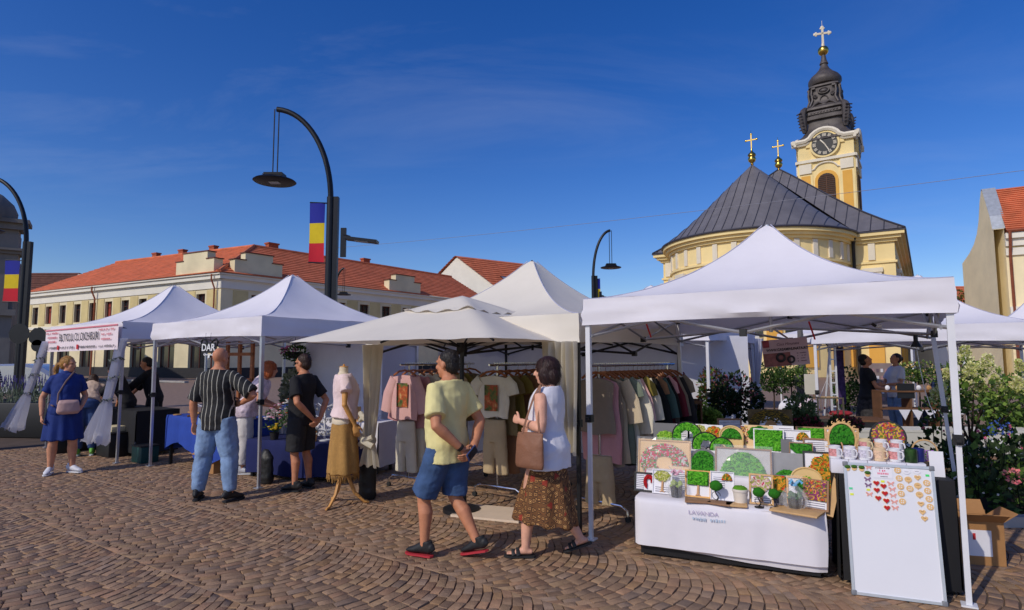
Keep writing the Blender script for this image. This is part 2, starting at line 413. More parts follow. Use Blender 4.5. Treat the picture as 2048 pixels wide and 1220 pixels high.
for o_, d_, l_, n_ in ((O, d1, L1, n1v), (O, d2, L2, n2v)):
    trim(mb, o_, d_, -0.12, l_, 4.6, 4.85, 0.14, out=n_); trim(mb, o_, d_, -0.1, l_, H1-1.2, H1-0.55, 0.08, out=n_)
    trim(mb, o_, d_, -0.15, l_, H1-0.55, H1-0.45, 0.16, out=n_); trim(mb, o_, d_, -0.3, l_, H1-0.45, H1-0.12, 0.34, out=n_); trim(mb, o_, d_, -0.4, l_, H1-0.12, H1, 0.48, out=n_)
mb.build('cornice', m_white, B1, smooth=0)
mb = MB(); trim(mb, O, d1, -0.05, L1, 0, 0.85, 0.06, out=n1v); trim(mb, O, d2, -0.05, L2, 0, 0.85, 0.06, out=n2v)
mb.build('plinth', m_dark, B1, smooth=0)
mb = MB(); zE = H1+0.02; zR = 12.3
oc = O+n1v*0.5+n2v*0.5; eA = e1+n1v*0.5+d1*0.3; eB = e2+n2v*0.5+d2*.3
rc = O-n1v*6.2-n2v*5.2; rA = e1-n1v*6.2-d1*4.0; rB = e2-n2v*6.2
up = lambda p, z: Vector((p.x, p.y, z))
courses(mb, up(oc, zE), up(eA, zE), up(rc, zR), up(rA, zR), 16, 0.06); courses(mb, up(eB, zE), up(oc, zE), up(rB, zR), up(rc, zR), 16, 0.06)
courses(mb, up(eA, zE), up(b1, zE), up(rA, zR), up(rA, zR)+Vector((0, .1, 0)), 16, 0.06)
mb.quad(up(b1, zE), up(rA, zR), up(rc, zR), up(rc-n1v*6, zE)); mb.quad(up(b2, zE), up(rB, zR), up(rc, zR), up(rc-n2v*6, zE))
mb.tube([up(rA, zR+.05), up(rc, zR+.05), up(rB, zR+.05)], 0.16, 6); mb.tube([up(oc, zE+.08), up(rc, zR+.08)], 0.16, 6)
roof = mb.build('roof', m_tile, B1, smooth=20)
for (t, d_, n_, s) in ((0.3, d1, n1v, .6), (0.52, d1, n1v, .6), (0.72, d1, n1v, .6), (0.08, d2, n2v, .8), (0.5, d2, n2v, .7)):
    p = (rc.lerp(rA, t) if d_ is d1 else rc.lerp(rB, t)); mb = MB(); mb.box((0, 0, 0), (1.3*s, .8*s, 1.2), rz=math.atan2(d_.y, d_.x)); mb.box((0, 0, .65), (1.5*s, 1.0*s, .14), rz=math.atan2(d_.y, d_.x))
    mb.build('chimney', m_chim, roof, loc=up(p, zR+.0)-n_*.6, smooth=0)
def attic(o, d_, n_, x0, x1):
    mb = MB(); trim(mb, o, d_, x0, x1, H1+.02, H1+1.25, 0.30, out=n_, inset=.5); trim(mb, o, d_, x0+.9, x1-.9, H1+1.25, H1+1.9, .28, out=n_, inset=.45)
    a = mb.build('parapet', m_cream, B1, smooth=0); mb = MB(); trim(mb, o, d_, x0-.1, x0+1.0, H1+1.25, H1+1.33, .36, out=n_, inset=.55); trim(mb, o, d_, x1-1.0, x1+.1, H1+1.25, H1+1.33, .36, out=n_, inset=.55); trim(mb, o, d_, x0+.8, x1-.8, H1+1.9, H1+1.98, .34, out=n_, inset=.5)
    mb.build('coping', m_tile_d, a, smooth=0)
attic(O, d1, n1v, 0.6, 5.6); attic(O, d2, n2v, 0.9, 5.2); attic(O, d2, n2v, 17.5, 22.0)
mb = MB(); p0 = O+d1*.5+n1v*.25
mb.tube([p0+n1v*.3+Vector((0, 0, H1-.1)), p0+n1v*.3+Vector((0, 0, H1-.5)), p0+Vector((0, 0, H1-1.2)), p0+Vector((0, 0, 0.1))], .07, 6); p0 = O+d1*18.1+n1v*.25
mb2 = MB(); mb2.tube([p0+n1v*.3+Vector((0, 0, H1-.1)), p0+n1v*.3+Vector((0, 0, H1-.5)), p0+Vector((0, 0, H1-1.2)), p0+Vector((0, 0, 0.1))], .08, 6)
mb.build('drainpipe', m_copper, B1); mb2.build('drainpipe', m_copper, B1)
m_signred = M('red_shop_sign', S(196, 40, 44), 0.5, var=0)
mb = MB(); trim(mb, O, d1, 26.0, 27.8, 3.0, 4.2, .15, out=n1v); mb.build('shop_sign', m_signred, B1, smooth=0)
# ================================================================== grey ornate building at the far left edge
m_grey = M('weathered_plaster', S(128, 122, 116), 0.9, var=0.35, vs=0.35, bump=0.4, bs=6, stretch=(1, 1, .35))
G0 = Vector((-32.3, 38.5, 0)); gd = Vector((-0.9, -0.43, 0)).normalized(); gn = Vector((.9, -.43, 0)).normalized()
B2 = thing('old_corner_house', 'weathered grey ornate house front at the left edge behind the lamp', 'building', G0)
mb = MB(); fd = Vector((-.82, -.57, 0)); HG = 10.6
hl = [(2+i*3.2, 3.4+i*3.2, z, z+2.1) for i in range(5) for z in (1.2, 5.3)]
fn = Vector((.57, -.82, 0))
holed_wall(mb, O, fd, 18, 0, HG-2.4, hl, .3, out=fn)
bd = Vector((-.57, .82, 0)); pA = O; pB = O+bd*12
mb.quad(pA, pB, up(pB, HG-2.4), up(pA, HG-2.4)); mb.quad(up(pA, HG-2.4), up(pB, HG-2.4), up(pB+fd*18, HG-2.4), up(pA+fd*18, HG-2.4))
mb.build('wall', m_grey, B2, smooth=0)
for h in hl: window(O, fd, h, .3, B2, out=fn)
mb = MB(); prof = [(HG-2.6, .1), (HG-2.2, .3), (HG-2.0, .55), (HG-1.85, .1), (HG-.9, .05), (HG-.6, .35), (HG-.2, .62), (HG+.05, .3)]
for (z, pr), (z2, pr2) in zip(prof[:-1], prof[1:]):
    trim(mb, O, fd, -pr, 18, z, z2, pr, out=fn, inset=1.5)
for i in range(7): trim(mb, O, fd, .2+i*2.8, .9+i*2.8, 4.6, HG-2.6, .22, out=fn)
trim(mb, O, fd, -.2, 18, 4.4, 4.8, .3, out=fn)
mb.build('cornice', m_grey, B2, smooth=0)
mb = MB(); c = O+fd*1.6-fn*.6; mb.lathe([(1.5, HG), (1.55, HG+.5), (1.3, HG+1.1), (.7, HG+1.7), (.15, HG+2.0)], 12, c=up(c, 0)); mb.build('roof_dome', m_grey, B2)
# brown tiled house behind the corner building
Q = at(118, 560, 78); B3 = thing('brown_roofed_house', 'small house with patchy brown tile roof behind the left building', 'building', (Q.x-2, 80, 0))
mb = MB(); mb.box((-3, 3, 4.9), (15, 9, 9.8)); mb.build('wall', m_cream, B3, smooth=0)
mb = MB(); ex, ey = 5.2, -2.2
courses(mb, (-11, -2, 9.8), (5.2, -2, 9.8), (-8, 3, 13.6), (1.0, 3, 13.6), 12, .1); courses(mb, (5.2, -2, 9.8), (5.2, 8, 9.8), (1, 3, 13.6), (1, 3.1, 13.6), 12, .1); mb.quad((5.2, 8, 9.8), (-11, 8, 9.8), (-8, 3, 13.6), (1, 3, 13.6))
rf = mb.build('roof', m_tile_d, B3, smooth=0)
mb = MB(); mb.box((2.6, 1.5, 12.2), (.9, .7, 1.9)); mb.build('chimney', m_white, rf, smooth=0)
# white gabled house far behind the middle tents
Q = at(915, 513, 88); B4 = thing('gabled_house', 'white gabled house with red roof and skylights beyond the parasol', 'building', (Q.x, 88, 0))
zr = Q.z; ze_ = zr-6.2; gw = Vector((.62, -.78, 0)); gb = Vector((.74, .67, 0)); hw = 6.3
gw = Vector((0.93, -0.37, 0)); gb = Vector((.80, .60, 0))
L_, R_ = -gw*5.0, gw*8.2
mb = MB(); mb.add([L_, R_, up(R_, ze_), Vector((0, 0, zr)), up(L_, ze_+1.6)], [(0, 1, 2, 3, 4)]); mb.quad(R_, R_+gb*15, up(R_+gb*15, ze_), up(R_, ze_)); mb.quad(L_+gb*15, L_, up(L_, ze_), up(L_+gb*15, ze_))
mb.build('wall', m_white, B4, smooth=0)
mb = MB(); fo = -gb*.4
courses(mb, up(R_, ze_)+gw*.5+fo+Vector((0, 0, -.3)), up(R_, ze_)+gb*15+gw*.5+Vector((0, 0, -.3)), Vector((0, 0, zr+.1))+fo, Vector((0, 0, zr+.1))+gb*15, 18, .09)
courses(mb, up(L_, ze_+1.6)-gw*.4+fo, up(L_, ze_+1.6)+gb*15-gw*.4, Vector((0, 0, zr+.1))+fo, Vector((0, 0, zr+.1))+gb*15, 14, .09)
rf = mb.build('roof', m_tile, B4, smooth=0)
m_sky = M('skylight_glass', (.25, .3, .38), .1, var=0, spec=.8)
for t, s in ((3.6, .5), (7.0, .5), (9.4, .5)):
    ctr = R_.lerp(Vector((0, 0, 0)), .42)+gb*t; zz = ze_-.3+(zr-ze_+.4)*.45; slope = (Vector((0, 0, zr))-up(R_, ze_)).normalized(); nrm = slope.cross(gb); nrm = nrm if nrm.z > 0 else -nrm
    mb = MB(); mb.box((0, 0, 0), (1.0, 1.6, .12), rot=Matrix((gb, slope, nrm)).transposed()); o = mb.build('skylight', m_wframe, rf, loc=up(ctr, zz)+nrm*.15, smooth=0)
    mb = MB(); mb.box((0, 0, 0), (.8, 1.35, .03), rot=Matrix((gb, slope, nrm)).transposed()); mb.build('pane', m_sky, o, loc=nrm*.07, smooth=0)
mb = MB(); mb.box((0, 0, 0), (1.2, .9, 1.6)); mb.build('chimney', m_chim, rf, loc=up(L_*1.05, ze_+1.8), smooth=0)
# ================================================================== cream house at the right edge
K0 = Vector((26.6, 32.5, 0)); kd = Vector((.85, -.53, 0)); kb = Vector((.40, .917, 0)); kn = Vector((-.53, -.85, 0)); ks = Vector((-.917, .40, 0))
B5 = thing('cream_house', 'tall cream house with curved gable wall at the right edge', 'building', K0)
HK = 8.6; prof = [(0, HK), (.3, 9.4), (1.3, 11.2), (1.6, 11.25), (2.0, 10.6), (2.4, 9.6), (2.9, 8.9), (3.6, 8.4), (4.6, 8.0), (6.2, 7.6)]
mb = MB(); pts = [O, kb*6.2]+[up(kb*s, z) for s, z in reversed(prof)]
mb.add(pts, [tuple(range(len(pts)))]); pts2 = [p+kd*.45 for p in pts]; mb.add(pts2, [tuple(reversed(range(len(pts))))])
n_ = len(prof)
for i in range(n_-1):
    (s0, z0), (s1, z1) = prof[i], prof[i+1]; a, b = up(kb*s0, z0), up(kb*s1, z1); mb.quad(a, b, b+kd*.45, a+kd*.45)
m_cream2 = M('house_plaster', S(246, 230, 188), .85, var=.10, vs=.6, bump=.15, bs=20)
mb.build('gable_wall', m_cream2, B5, smooth=0)
hk = [(2.4+i*3.4, 3.8+i*3.4, z, z+2.0) for i in range(4) for z in (1.2, 5.2)]
mb = MB(); holed_wall(mb, kd*.452-kn*0.02, kd, 16, 0, HK-.3, hk, .25, out=kn); mb.build('wall', m_cream2, B5, smooth=0)
for h in hk: window(kd*.452-kn*.02, kd, h, .25, B5, out=kn)
mb = MB(); trim(mb, O, kd, .45, 16.4, HK-1.5, HK-1.1, .1, out=kn); trim(mb, O, kd, .45, 16.4, HK-1.0, HK-.6, .2, out=kn); trim(mb, O, kd, .45, 16.4, HK-.6, HK-.3, .38, out=kn); trim(mb, O, kd, .45, 16.4, 3.9, 4.3, .16, out=kn); mb.build('cornice', m_white, B5, smooth=0)
mb = MB(); courses(mb, up(kd*.5+kn*.35, HK-.2), up(kd*16.4+kn*.35, HK-.2), up(kd*.5+kb*1.45, 11.15), up(kd*16.4+kb*1.45, 11.15), 22, .06); mb.quad(up(kd*.5+kb*1.45, 11.15), up(kd*16+kb*1.45, 11.15), up(kd*16+kb*6, 7.4), up(kd*.5+kb*6, 7.4))
rf = mb.build('roof', m_tile, B5, smooth=0)
m_zinc = M('zinc_flashing', (.34, .37, .42), .5, metal=.4, var=.15)
mb = MB()
for i in range(n_-1):
    (s0, z0), (s1, z1) = prof[i], prof[i+1]
    if s1 > 1.7: break
    a, b = up(kb*s0, z0+.03)-kd*.05, up(kb*s1, z1+.03)-kd*.05; mb.quad(a, b, b+kd*.62, a+kd*.62)
mb.build('flashing', m_zinc, B5, smooth=0)
mb = MB(); mb.box((0, 0, 0), (.8, .6, 1.3)); mb.box((0, 0, -.6), (1.3, .9, .1)); mb.build('chimney', m_white, rf, loc=up(kd*3.1+kb*1.4, 11.6), smooth=0)
mb = MB(); pp = kn*.12+kd*.62; mb.tube([up(pp+kn*.35, HK-.25), up(pp+kn*.3, HK-.7), up(pp, HK-1.5), up(pp, .1)], .075, 6); mb.build('drainpipe', m_copper, B5)
mb = MB(); mb.tube([up(kd*.5+kn*.42, HK-.2), up(kd*16.4+kn*.42, HK-.2)], .09, 6); mb.build('gutter', m_copper, B5)
# small red roofed house between church and cream house
Q = at(1915, 570, 60); B6 = thing('small_red_roofed_house', 'low house with bright red roof left of the cream house', 'building', (Q.x, 60, 0))
mb = MB(); mb.box((0, 2, 2.9), (7, 6, 5.8)); mb.build('wall', m_white, B6, smooth=0)
mb = MB(); courses(mb, (-4, -1.6, 5.6), (4, -1.6, 5.6), (-4, 2, Q.z), (4, 2, Q.z), 16, .06); mb.quad((4, 5.5, 5.6), (-4, 5.5, 5.6), (-4, 2, Q.z), (4, 2, Q.z)); mb.build('roof', m_tile, B6, smooth=0)
# ================================================================== church: round choir, hipped nave, baroque tower
m_chw = M('church_plaster', S(240, 216, 156), .85, var=.10, vs=.4, bump=.1, bs=20)
m_cho = M('church_ochre', S(226, 170, 78), .85, var=.06, vs=.5)
m_chs = M('church_white_trim', S(226, 216, 196), .85, var=.08, vs=.8)
m_slate = M('grey_metal_roof', S(116, 112, 114), .5, var=.14, vs=.9, metal=.1, bump=.1, bs=8)
m_seam = M('roof_seam', S(66, 65, 74), .5, var=.1)
m_lead = M('dark_lead', S(80, 74, 73), .55, var=.4, vs=.8, metal=.2, bump=.4, bs=6)
m_gold = M('gilt', (.62, .42, .09), .28, metal=1.0, var=.1)
m_cross = M('white_gilt_cross', S(226, 214, 190), .4, var=.05)
P0 = Vector((22.7, 55.0, 0)); HE = 12.0; RA = 7.6; HW = 10.9; HL = 8.9; LN = 40.0
CH = thing('church', 'yellow baroque church with grey roof and dark onion spire clock tower', 'church', P0, TH)
# local frame: x = E, y = N (away); choir is the half circle towards -y
def arcp(r, a, z): return Vector((r*math.sin(a), -r*math.cos(a), z))
NA = 40; A0 = -math.pi/2
mb = MB()
mb.grid(lambda u, v: arcp(RA, A0+math.pi*u, HE*v), NA, 4)
mb.quad((-HL, 0, 0), (-RA, 0, 0), (-RA, 0, HE), (-HL, 0, HE)); mb.quad((RA, 0, 0), (HW, 0, 0), (HW, 0, HE), (RA, 0, HE))
mb.quad((HW, 0, 0), (HW, LN, 0), (HW, LN, HE), (HW, 0, HE)); mb.quad((-HL, LN, 0), (-HL, 0, 0), (-HL, 0, HE), (-HL, LN, HE))
mb.build('wall', m_chw, CH, smooth=30)
def ring(mb, r0, r1, z0, z1, n=NA):      # curved moulding round the choir
    for i in range(n):
        a, b = A0+math.pi*i/n, A0+math.pi*(i+1)/n
        vs = [arcp(r, t, z) for t in (a, b) for r, z in ((r0, z0), (r1, z0), (r1, z1), (r0, z1))]
        mb.add(vs, [(1, 5, 6, 2), (2, 6, 7, 3), (0, 4, 5, 1)]+([(0, 1, 2, 3)] if i == 0 else [])+([(4, 7, 6, 5)] if i == n-1 else []))
def block(mb, x0, x1, y0, y1, z0, z1): mb.box(((x0+x1)/2, (y0+y1)/2, (z0+z1)/2), (x1-x0, y1-y0, z1-z0))
mb = MB()
for pr, z0, z1 in ((.75, HE-.35, HE), (.5, HE-.6, HE-.35), (.22, HE-.85, HE-.6), (.14, HE-2.6, HE-2.42)):
    ring(mb, RA-.1, RA+pr, z0, z1)
    block(mb, RA+pr-.02, HW+pr, -pr, .1, z0, z1); block(mb, -HL-pr, -RA-pr+.02, -pr, .1, z0, z1)
    block(mb, HW-.1, HW+pr, .1, LN, z0, z1); block(mb, -HL-pr, -HL+.1, .1, LN, z0, z1)
mb.build('cornice', m_chw, CH, smooth=30)
# frieze brackets, pilasters with capitals, ochre panels: each one its own piece
def curved(a0, a1, r0, r1, z0, z1, n=3):
    m = MB()
    for i in range(n):
        a, b = a0+(a1-a0)*i/n, a0+(a1-a0)*(i+1)/n
        vs = [arcp(r, t, z) for t in (a, b) for r, z in ((r0, z0), (r1, z0), (r1, z1), (r0, z1))]
        m.add(vs, [(1, 5, 6, 2), (2, 6, 7, 3), (0, 4, 5, 1)]+([(0, 1, 2, 3)] if i == 0 else [])+([(4, 7, 6, 5)] if i == n-1 else []))
    return m
for k in range(-7, 8):
    ac = R(k*12.0)
    m = curved(ac-.028, ac+.028, RA-.05, RA+.12, HE-2.35, HE-.9); m.build('frieze_bracket', m_chs, CH, smooth=0)
for k in range(-4, 5):
    ac = R(k*21.0)
    curved(ac-.075, ac+.075, RA-.05, RA+.16, .8, HE-4.3).build('pilaster', m_cho, CH, smooth=0)
    m = curved(ac-.095, ac+.095, RA-.05, RA+.34, HE-3.35, HE-3.0); m2 = curved(ac-.085, ac+.085, RA-.05, RA+.24, HE-4.3, HE-3.35)
    b_ = len(m.v); m.add(m2.v, m2.f); m.build('capital', m_chs, CH, smooth=0)
    if k < 4:
        aw = ac+R(10.5)
        for dz in (0,):
            m = curved(aw-.075, aw+.075, RA-.05, RA+.05, 3.2, 7.2); m.build('window', m_pane, CH, smooth=0)
            m = curved(aw-.1, aw+.1, RA-.05, RA+.14, 7.2, 7.45); m.build('window_hood', m_chs, CH, smooth=0)
for x in (RA+1.65, -RA-.8):
    m = MB(); m.box((x, -.08, (HE-4.3+.8)/2), (1.1, .22, HE-5.1)); m.build('pilaster', m_cho, CH, smooth=0)
    m = MB(); m.box((x, -.12, HE-3.17), (1.5, .4, .36)); m.box((x, -.1, HE-3.82), (1.3, .3, .95)); m.build('capital', m_chs, CH, smooth=0)
    m = MB(); m.box((x, -.05, HE-1.6), (.5, .2, 1.4)); m.build('frieze_bracket', m_chs, CH, smooth=0)
for i in range(7):
    y = 2.2+i*5.6
    m = MB(); m.box((HW+.08, y, (HE-4.3+.8)/2), (.22, 1.1, HE-5.1)); m.build('pilaster', m_cho, CH, smooth=0)
    m = MB(); m.box((HW+.14, y, HE-3.17), (.4, 1.5, .36)); m.box((HW+.1, y, HE-3.82), (.3, 1.3, .95)); m.build('capital', m_chs, CH, smooth=0)
m = MB(); m.tube([(RA+.55, -.6, HE-.1), (RA+.35, -.25, HE-.9), (RA+.35, -.25, .1)], .13, 8); m.build('drainpipe', m_dark, CH)
# roofs
ov = .8
ZR1, ZR2 = 19.7, 22.6; S2 = 13.0
mb = MB()
mb.grid(lambda u, v: arcp((RA+ov)*(1-v), A0+math.pi*u, HE+.02+(ZR1-HE)*v-.5*math.sin(math.pi*min(1,v*1.0))*(1-v)), NA, 8)
mb.quad((-RA-ov, 0, HE+.02), (0, 0, ZR1), (0, S2+6, ZR1), (-RA-ov, S2+6, HE)); mb.quad((RA+ov, 0, HE+.02), (RA+ov, S2+6, HE), (0, S2+6, ZR1), (0, 0, ZR1))
r1 = mb.build('roof', m_slate, CH, smooth=30)
mb = MB()
for i in range(21):
    x = (i-10)*.8; RR = RA+ov; y0 = -math.sqrt(max(0, RR*RR-x*x)); pts = []
    for q in range(9):
        y = y0*(1-q/8); v = max(0, 1-math.hypot(x, y)/RR); pts.append((x, y, HE+.06+(ZR1-HE)*v-.5*math.sin(math.pi*v)*(1-v)))
    mb.tube(pts, .03, 4)
mb.tube([arcp(RA+ov+.03, A0+math.pi*i/40, HE+.0) for i in range(41)], .1, 6)
mb.build('seam', m_seam, r1)
mb = MB(); f0 = -ov
def hip(u, v):      # front hip slope of the nave
    x = (-HL-ov+(HL+HW+2*ov)*u)*(1-v); return Vector((x, f0+(S2-f0)*v, HE+.03+(ZR2-HE)*v-.7*math.sin(math.pi*v)*(1-v)))
mb.grid(hip, 10, 8)
def side(sg):
    return lambda u, v: Vector((sg*((HW if sg > 0 else HL)+ov)*(1-v), (f0+(S2-f0)*v)*(1-u)+(LN)*u, HE+.03+(ZR2-HE)*v-.7*math.sin(math.pi*v)*(1-v)))
mb.grid(side(1), 8, 8); mb.grid(side(-1), 8, 8)
r2 = mb.build('roof', m_slate, CH, smooth=30)
mb = MB()
for i in range(24):
    x = (i+.5)/24*2-1
    vmax = 1-abs(x); mb.tube([Vector((x*((HW if x > 0 else HL)+ov), f0+(S2-f0)*v, HE+.08+(ZR2-HE)*v-.7*math.sin(math.pi*v)*(1-v))) for v in [vmax*t/5 for t in range(6)]], .035, 4)
for i in range(34):
    y = f0+(i+.5)*(LN-f0)/34; vm = min(1.0, (y-f0)/(S2-f0))
    for sg in (1, -1):
        mb.tube([Vector((sg*((HW if sg > 0 else HL)+ov)*(1-v), y, HE+.08+(ZR2-HE)*v-.7*math.sin(math.pi*v)*(1-v))) for v in [vm*t/5 for t in range(6)]], .035, 4)
for sg in (1, -1):
    mb.tube([Vector((sg*((HW if sg > 0 else HL)+ov)*(1-v), f0+(S2-f0)*v, HE+.1+(ZR2-HE)*v-.7*math.sin(math.pi*v)*(1-v))) for v in [t/8 for t in range(9)]], .08, 5)
mb.tube([(-HL-ov, LN, HE), (-HL-ov, f0, HE), (HW+ov, f0, HE), (HW+ov, LN, HE)], .1, 6)
mb.build('seam', m_seam, r2)
def finial(x, y, z, s, parent, three=True):
    m = MB(); m.lathe([(.12*s, 0), (.2*s, .15*s), (.14*s, .3*s), (.42*s, .55*s), (.5*s, .85*s), (.36*s, 1.15*s), (.5*s, 1.3*s), (.46*s, 1.5*s), (.2*s, 1.75*s), (.1*s, 1.95*s), (.08*s, 2.3*s)], 14)
    o = m.build('finial', m_gold, parent, loc=(x, y, z)); m = MB()
    m.box((0, 0, 3.1*s), (.13*s, .1*s, 2.0*s)); m.box((0, 0, 3.35*s), (1.3*s, .1*s, .13*s))
    for px, pz in ((-.65, 3.35), (.65, 3.35), (0, 4.1)): m.ball((px*s, 0, pz*s), (.15*s, .07*s, .15*s), 8, 6)
    m.tube([(0, 0, 4.1*s), (0, 0, 4.6*s)], .02*s, 4)
    m.build('cross', m_gold, o)
finial(0, 0, ZR1-.1, .74, r1); finial(0, S2, ZR2-.1, .84, r2)
# tower
TY = 40.0; TX = 2.1; TW = 3.6; ZT = 34.4
T = place('tower', None, CH, (TX, TY, 0))
mb = MB(); mb.box((0, 0, ZT/2-1), (2*TW, 2*TW, ZT-2)); tw = mb.build('tower_wall', m_chw, T, smooth=0)
def face4(fn):
    for k in range(4):
        a = k*math.pi/2; fn(Matrix.Rotation(a, 3, 'Z'))
def tower_face(rot, z0=18.5):
    f = -TW
    def bx(nm, mat, x0, x1, z0, z1, pr, par=T):
        m = MB(); m.box(rot@Vector(((x0+x1)/2, f-pr/2+.05, (z0+z1)/2)), (x1-x0, pr+.1, z1-z0), rot=rot); return m.build(nm, mat, par, smooth=0)
    for sg in (-1, 1):
        c = sg*(TW-.95); bx('pilaster', m_chw, c-.95, c+.92, 18.6, ZT-4.4, .1); bx('pilaster_panel', m_cho, c-.6, c+.6, 20.3, ZT-6.6, .15)
        bx('capital', m_chs, c-.8, c+.8, ZT-6.3, ZT-4.9, .3); bx('pilaster_base', m_chs, c-1.0, c+.95, 19.2, 19.7, .24)
    bx('entablature', m_chs, -TW-.2, TW+.2, ZT-4.7, ZT-4.3, .36)
    # belfry window with louvres under an arched hood
    UPW = 2.5
    def arch(w, zb, zs, n=10): return [(-w, zb+UPW), (w, zb+UPW)]+[(w*math.cos(math.pi*i/n), zs+UPW+w*math.sin(math.pi*i/n)) for i in range(n+1)]
    ux, uz = rot@Vector((1, 0, 0)), Vector((0, 0, 1))
    m = MB(); m.prism(arch(1.5, 20.0, 24.3), rot@Vector((0, f-.06, 0)), ux, uz, .14); m.build('window_surround', m_cho, T, smooth=0)
    m = MB(); m.prism(arch(1.12, 20.3, 24.2), rot@Vector((0, f-.12, 0)), ux, uz, .1); wn = m.build('window', m_dark, T, smooth=0)
    m = MB()
    for i in range(17):
        z = 20.5+i*.28; w_ = 1.05 if z < 24.2 else math.sqrt(max(.02, 1.1**2-(z-24.2)**2))
        m.box(rot@Vector((0, f-.2, z+UPW)), (2*w_, .1, .16), rot=rot@Matrix.Rotation(R(35), 3, 'X'))
    m.box(rot@Vector((0, f-.22, 22.6+UPW)), (.1, .08, 4.6), rot=rot)
    m.build('louvre', M('louvre_wood', S(104, 74, 58), .8, var=.2), wn, smooth=0)
    m = MB(); pts = [(-2.0, 26.0), (-1.5, 26.15)]+[(1.35*math.sin(t), 26.2+.75*math.cos(t)) for t in [(-1.1+2.2*i/8) for i in range(9)]]+[(1.5, 26.15), (2.0, 26.0)]
    m.tube([rot@Vector((x, f-.12, z+UPW)) for x, z in pts], .12, 6); m.build('hood_mould', m_chs, T)
    # clock and the cornice that arches over it
    cz0 = ZT-2.35
    m = MB(); arcpts = [(-TW-.75, ZT-1.55), (-2.5, ZT-1.5)]+[(2.25*math.cos(t), cz0+2.25*math.sin(t)) for t in [math.pi*(1-(i+1)/12)-0.0 for i in range(11)] if math.sin(t) > .3]+[(2.5, ZT-1.5), (TW+.75, ZT-1.55)]
    for r_, off in ((.34, .55), (.22, .3)):
        m.tube([rot@Vector((x, f-off*.75, z-(0 if off > .4 else .42))) for x, z in arcpts], [(r_, r_)]*len(arcpts), 6)
    m.build('cornice', m_chs, T)
    m = MB(); m.prism([(1.95*math.cos(2*math.pi*i/28), 1.95*math.sin(2*math.pi*i/28)) for i in range(28)], rot@Vector((0, f-.2, cz0)), ux, uz, .5); m.prism([(-2.5, -.1), (2.5, -.1), (2.2, .9), (1.2, 2.0), (-1.2, 2.0), (-2.2, .9)], rot@Vector((0, f-.04, cz0)), ux, uz, .4); m.build('clock_surround', m_chw, T, smooth=30)
    m = MB(); m.prism([(1.68*math.cos(2*math.pi*i/32), 1.68*math.sin(2*math.pi*i/32)) for i in range(32)], rot@Vector((0, f-.46, cz0)), ux, uz, .06); ck = m.build('clock_face', M('clock_black', (.02, .02, .022), .5, var=0), T, smooth=30)
    m = MB(); y = f-.51
    for i in range(12):
        a = 2*math.pi*i/12; ra_ = Vector((math.sin(a), 0, math.cos(a))); ta = Vector((math.cos(a), 0, -math.sin(a)))
        for q in ((-1, 0, 1) if i % 3 else (-1.5, -.5, .5, 1.5)):
            p = ra_*1.33+ta*(q*.13); m.box(rot@(p+Vector((0, y, cz0))), (.07, .03, .42), rot=rot@Matrix.Rotation(a, 3, 'Y'))
    for a, l_, w_ in ((R(-38), .95, .16), (R(152), 1.35, .12)):
        p = Vector((math.sin(a), 0, math.cos(a)))*(l_*.4); m.box(rot@(p+Vector((0, y-.04, cz0))), (w_, .03, l_), rot=rot@Matrix.Rotation(a, 3, 'Y'))
    m.build('clock_numerals_and_hands', m_chs, ck, smooth=0)
face4(tower_face)
# the lead spire
mb = MB(); Z = ZT-1.6
sq = 7
prof = [(TW+.95, Z), (TW+.75, Z+.5), (TW-.1, Z+1.5), (TW-.75, Z+2.8), (TW-1.0, Z+3.6), (TW-1.0, Z+4.4), (TW-.6, Z+4.6), (TW-.6, Z+5.2), (TW-.85, Z+5.4), (TW-.9, Z+6.3), (TW-.55, Z+6.5), (TW-.6, Z+6.9), (TW-1.3, Z+7.6), (TW-1.55, Z+8.6), (TW-1.6, Z+10.0), (TW-1.55, Z+11.0), (TW-1.3, Z+11.2), (TW-1.35, Z+11.5), (TW-1.75, Z+11.8)]
mb.lathe(prof, 32, sq=sq, rz=0); sp = mb.build('spire', m_lead, T, smooth=35)
mb = MB(); mb.lathe([(1.75, Z+11.8), (2.2, Z+12.0), (2.45, Z+12.6), (2.4, Z+13.2), (2.0, Z+13.9), (1.3, Z+14.6), (.8, Z+15.3), (.55, Z+16.0), (.5, Z+16.3), (.66, Z+16.4), (.6, Z+16.6), (.42, Z+17.2), (.3, Z+18.2)], 24); onion = mb.build('onion_dome', m_lead, T, smooth=35)
